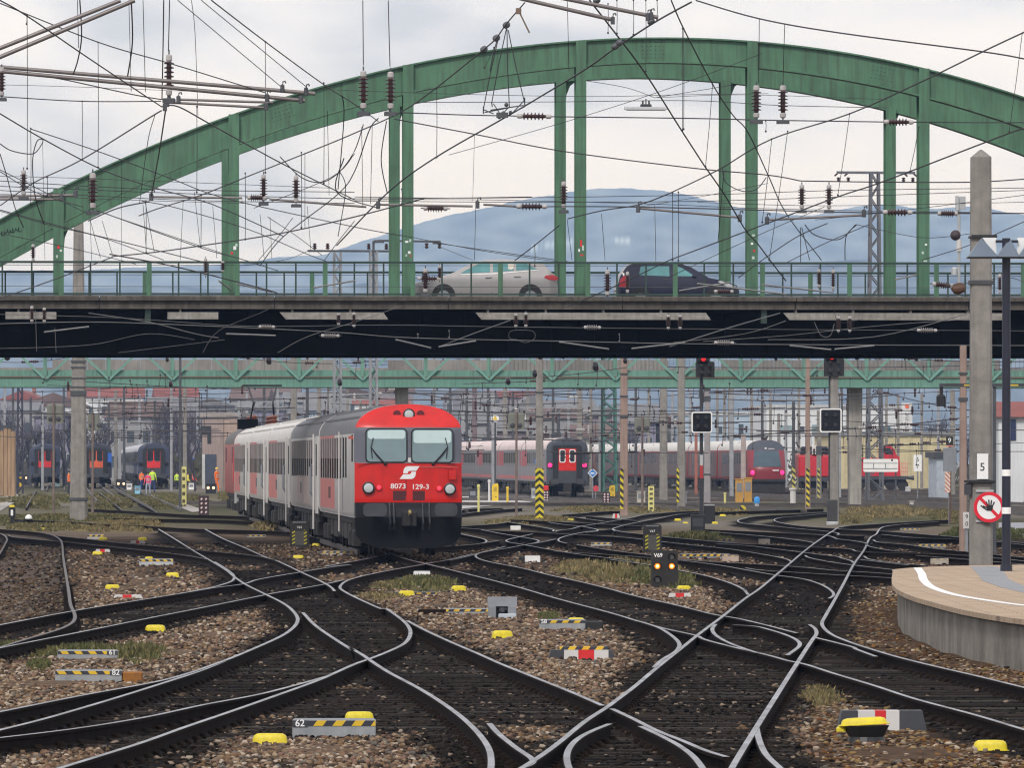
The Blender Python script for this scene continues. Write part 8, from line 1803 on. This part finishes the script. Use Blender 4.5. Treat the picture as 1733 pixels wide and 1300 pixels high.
# the town
r2 = random.Random(5)
walls = [WC, WW, WG, M('wall_lilac', (.22, .21, .28), .9, var=.08, scale=.3), M('wall_rose', (.22, .19, .215), .9, var=.08, scale=.3), WBL]; roofs = [RR, RG, RB, RB, RG]  # cool grey-lilac tones put some distance haze into the town walls
wn = {id(WC): 'cream', id(WW): 'white', id(WG): 'grey', id(walls[3]): 'lilac grey', id(walls[4]): 'rose', id(WBL): 'pale blue'}; rn = {id(RR): 'red', id(RG): 'grey', id(RB): 'brown'}
town = [(-20,60,690,980,0),(30,150,683,1150,1),(140,242,668,1300,1),(265,335,667,1350,1),(60,130,700,900,3),(180,262,702,880,0),(250,330,690,1020,4),(320,395,682,1100,2),(390,450,672,1250,0),(440,505,660,1400,2),(430,480,690,950,3),(480,560,676,1120,2),(520,580,690,900,5),(555,640,664,1350,0),(600,690,680,1100,1),(780,830,676,1150,0),(750,815,662,1400,2),(822,900,668,1250,4),(790,850,712,800,0),(870,930,690,1000,1),(900,985,703,860,0),(930,1010,694,950,2),(1000,1060,700,900,4),(1040,1110,712,840,3),(960,1040,735,720,0),(1090,1150,715,850,0),(840,900,725,740,4),(640,700,660,1450,4),(0,70,672,1400,4)]
for i, (a, b, yt, Y, wi) in enumerate(town):
    wall = walls[wi]; roof = RR if i in (2, 3, 28) else roofs[r2.randrange(5)]
    near = min(LMX, key=lambda q: abs(q[0]-(a+b)/2))[1]
    kinds = ['narrow', 'wide', 'tall', 'low'][(b-a > 75)*1+(2 if yt < 680 else 0)] if False else ('wide' if b-a > 75 else 'narrow')
    house(a, b, yt+5, Y, 12, wall, roof, '%s %s town house with %s roof below the %s' % (kinds, wn[id(wall)], rn[id(roof)], near)+('' if i % 2 else ', farther back'), roofh=(4 if roof is RR else 6)*Y/F+r2.uniform(.5, 2), rows=4, cols=max(3, int((b-a)*Y/F/2.6)), gable=(i % 3 == 1), cat='house')
for i in range(10):      # pale flat roofed blocks lower right behind the express train
    pass

# ================================================================== TREES
BARK = M('winter_bark', (.045, .042, .055), .9, var=.3, scale=2); TWIG = M('winter_twigs', (.06, .055, .075), .9, var=.3)  # violet tone puts some distance haze into bark and twigs
def make_tree(seed, H, name, label, loc, dens=1.0):
    rr = random.Random(seed); tr = MB(); tw = MB()
    def grow(p, d, L, r, lvl):
        q = p+d*L; (tr if lvl < 2 else tw).cyl(p, q, r, r*.62, 6 if lvl < 2 else 3, caps=False)
        if lvl >= 5: return
        n = (3 if lvl < 2 else 3 if lvl < 4 else 2)
        if lvl == 0: n = 4
        for i in range(n):
            a = rr.uniform(0, 6.28); sp = rr.uniform(.25, .75); e = Vector((math.cos(a)*sp, math.sin(a)*sp, 0))
            nd = (d+e+Vector((0, 0, .18))).normalized(); st = p+d*L*rr.uniform(.55, 1.0)
            grow(st, nd, L*rr.uniform(.58, .85), r*.55, lvl+1)
    grow(Vector((0, 0, -.2)), Vector((rr.uniform(-.06, .06), 0, 1)).normalized(), H*.30, H*.022, 0)
    t = thing(name, label, 'tree', loc, 0, 'bare winter trees behind the yard')
    tr.build('trunk', BARK, t); tw.build('crown', TWIG, t); return t
protos = [make_tree(s, 12, 'bare_tree', 'x', (0, 0, 0)) for s in (1, 2, 3, 4)]
spots = [(-5,700,650),(30,705,655),(60,690,700),(92,680,760),(125,668,800),(160,700,660),(170,690,720),(190,672,780),(218,676,700),(240,700,660),(262,670,760),(300,680,690),(318,655,840),(345,676,820),(368,690,860),(408,690,760),(436,684,780),(466,690,760),(498,684,800),(535,690,800),(570,700,760),(600,670,900),(625,690,820),(655,690,820),(700,690,860),(735,690,860),(770,690,820),(848,700,780),(905,705,760),(965,722,760),(1040,720,760),(250,660,950),(140,660,950),(80,660,950),(20,660,950),(370,652,1000),(-15, 690, 700), (12, 672, 760), (48, 696, 730), (78, 668, 800), (112, 690, 740), (150, 676, 790), (178, 655, 860), (205, 690, 720), (228, 662, 800), (252, 684, 740), (274, 652, 880), (296, 700, 700), (312, 668, 820), (334, 690, 760), (356, 662, 900), (392, 672, 880), (420, 655, 960), (452, 668, 900), (70, 710, 690), (135, 706, 700), (215, 712, 690), (282, 720, 670), (520, 672, 900), (556, 660, 980), (585, 680, 900), (800, 700, 820), (828, 680, 900), (880, 712, 760), (940, 715, 760), (1010, 712, 800), (1070, 708, 820), (1555, 690, 760), (1572, 684, 800), (1590, 688, 770), (1605, 682, 820), (1548, 696, 740), (1640, 700, 700), (20, 735, 640), (330, 742, 600)]
for i, (px, pyt, Y) in enumerate(spots):
    if 170 < px < 262 and Y < 880: Y = 880+random.uniform(0, 90)
    H = ZC+(HY-pyt)*Y/F; k = Y/F
    near = ('parked dark coaches' if px < 300 else 'beige signal building' if px < 400 else 'red train roof' if px < 640 else 'grey train roof' if px < 1000 else 'grey mast pair' if px < 1150 else 'yellow warehouse')
    lab = '%s bare tree behind the %s, %s' % (['spreading', 'slender', 'dense', 'leaning'][i % 4], near, ('towards the '+min(LMX, key=lambda q: abs(q[0]-px))[1]+(' and lower' if pyt > 695 else '')))
    sc = H/12*1.06
    if i < 4: t = protos[i]; t.location = ((px-HX)*k, Y, 0); t.scale = (sc,)*3; t.rotation_euler.z = i; t['label'] = lab
    else: copy_tree(protos[i % 4], ((px-HX)*k, Y, 0), i*1.7, lab, None, sc)
# low scrub in front of the houses
sv = []; sf = []
for _ in range(9000):
    px = random.uniform(-60, 640) if random.random() < .75 else random.uniform(780, 1733); Y = random.uniform(690, 760); k = Y/F
    if 20 < px < 290: Y = random.uniform(880, 940); k = Y/F
    x = (px-HX)*k; z = random.uniform(0, 3.6)*(.5+.5*math.sin(px*.05)**2); a = random.uniform(0, 6.28); s = random.uniform(.1, .3); i = len(sv)
    sv += [(x-s*math.cos(a), Y-s*math.sin(a), z), (x+s*math.cos(a), Y+s*math.sin(a), z+random.uniform(-.2, .2)), (x+random.uniform(-.3, .3), Y, z+random.uniform(.3, .9))]; sf.append((i, i+1, i+2))
me = bpy.data.meshes.new('undergrowth'); me.from_pydata(sv, [], sf); me.materials.append(M('scrub', (.06, .055, .045), .9, col2=(.10, .095, .06), scale=.3)); o = bpy.data.objects.new('undergrowth', me); COL.objects.link(o); tag(o, 'low brownish scrub along the far edge of the yard', 'undergrowth', kind='stuff')

# ================================================================== HILLS
def ridge(name, prof, Y, mat, label, depth):
    xs_ = np.linspace(prof[0][0], prof[-1][0], 1300); ys_ = np.interp(xs_, [p[0] for p in prof], [p[1] for p in prof]); k = Y/F
    ys_ = np.convolve(np.pad(ys_, 6, mode='edge'), np.ones(13)/13, 'valid')
    rows = []
    tint = []
    for j in range(44):
        f = j/43; r = []
        for i, (x, y) in enumerate(zip(xs_, ys_)):
            h = ZC+(HY-y)*k; s = math.sin(f*math.pi/2)**.8
            n = .006*h*(math.sin(x*.05+f*9)+math.sin(x*.13+f*17)+.5*math.sin(x*.37+f*5))*(.9*(1-f)+.1)
            r.append(((x-HX)*k, Y-depth*(1-f), -2+(h+2)*s+n*s+(random.uniform(-.5, 1.0)*k if j == 43 else 0)))
            q = r[-1]; px_ = HX+q[0]*F/q[1]; py_ = HY-(q[2]-ZC)*F/q[1]; c_ = .75+.5*math.sin(px_*.05+3*math.sin(py_*.07))*math.sin(py_*.11+px_*.013)
            for cx, cy, rx, ry in ((935, 413, 24, 5), (965, 411, 8, 4), (1052, 409, 15, 4.5), (1034, 411, 9, 4), (905, 420, 10, 3)):
                if name == 'hill' and ((px_-cx)/rx)**2+((py_-cy)/ry)**2 < 1+.4*math.sin(px_*.9): c_ = 2.6+.8*math.sin(px_*1.3+py_)
            tint.append((c_, c_, c_, 1))
        rows.append(r)
    back = [((x-HX)*k, Y+depth*.6, -5) for x in xs_]; rows.append(back)
    tint += [(1, 1, 1, 1)]*len(xs_); o = MB().grid(rows).build(name, mat, smooth=True); ca = o.data.color_attributes.new('tint', 'FLOAT_COLOR', 'POINT'); ca.data.foreach_set('color', np.array(tint, dtype=np.float32).ravel()); tag(o, label, kind='structure'); return o
FOR = M('forest_hill', (.085, .115, .14), .95, col2=(.14, .17, .19), scale=.006, spec=0, attr=True)  # bluish, lightened base colour adds to the distance haze
ridge('hill', [(-900,470),(-200,462),(150,462),(298,455),(420,452),(470,441),(560,436),(600,420),(640,408),(698,388),(740,376),(778,367),(840,354),(900,341),(960,331),(992,327),(1055,324),(1110,329),(1133,332),(1185,343),(1237,357),(1300,366),(1360,372),(1417,358),(1472,350),(1520,358),(1572,359),(1618,354),(1670,364),(1733,373),(1900,395),(2300,430),(2700,450)], 12000, FOR, 'long wooded hill ridge fading blue behind the bridge', 2800)
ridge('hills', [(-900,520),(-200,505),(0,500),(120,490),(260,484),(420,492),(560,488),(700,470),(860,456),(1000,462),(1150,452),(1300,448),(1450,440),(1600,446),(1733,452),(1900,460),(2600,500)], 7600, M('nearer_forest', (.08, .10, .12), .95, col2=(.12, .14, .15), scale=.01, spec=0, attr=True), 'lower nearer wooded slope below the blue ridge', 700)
'''snow = MB()
for cx, cy, rx in ((935, 413, 26), (965, 412, 8), (1052, 409, 14), (1035, 411, 12)):
    k = 6200/F; pts = []
    for i in range(14):
        a = 2*math.pi*i/14; pts.append(((cx-HX+rx*math.cos(a)*(1+.3*math.sin(3*a)))*k, ZC+(HY-cy+3.2*math.sin(a))*k))
    snow.prism(pts, 5120-cx*0.0, 5180)
sn = snow.build('snow_field', M('snow', (.8, .8, .8), .9)); tag(sn, 'small pale snow clearings on the blue hillside', kind='structure')'''

# ================================================================== HAZE
hz = MB().box(-4200, 4200, -60, 14200, -8, 470).build('haze', None or M('haze_dummy', (.5, .5, .5)))
hz.data.materials.clear()
hm = bpy.data.materials.new('haze_air'); hm.use_nodes = True; nt = hm.node_tree; nt.nodes.clear()
ou = nt.nodes.new('ShaderNodeOutputMaterial'); pv = nt.nodes.new('ShaderNodeVolumePrincipled')
pv.inputs['Color'].default_value = (.42, .62, 1.0, 1); pv.inputs['Absorption Color'].default_value = (1, 1, 1, 1); pv.inputs['Density'].default_value = 1.0e-4; pv.inputs['Anisotropy'].default_value = 0.0
nt.links.new(pv.outputs[0], ou.inputs['Volume']); hz.data.materials.append(hm); tag(hz, 'thin bluish air over the yard and town', kind='stuff')
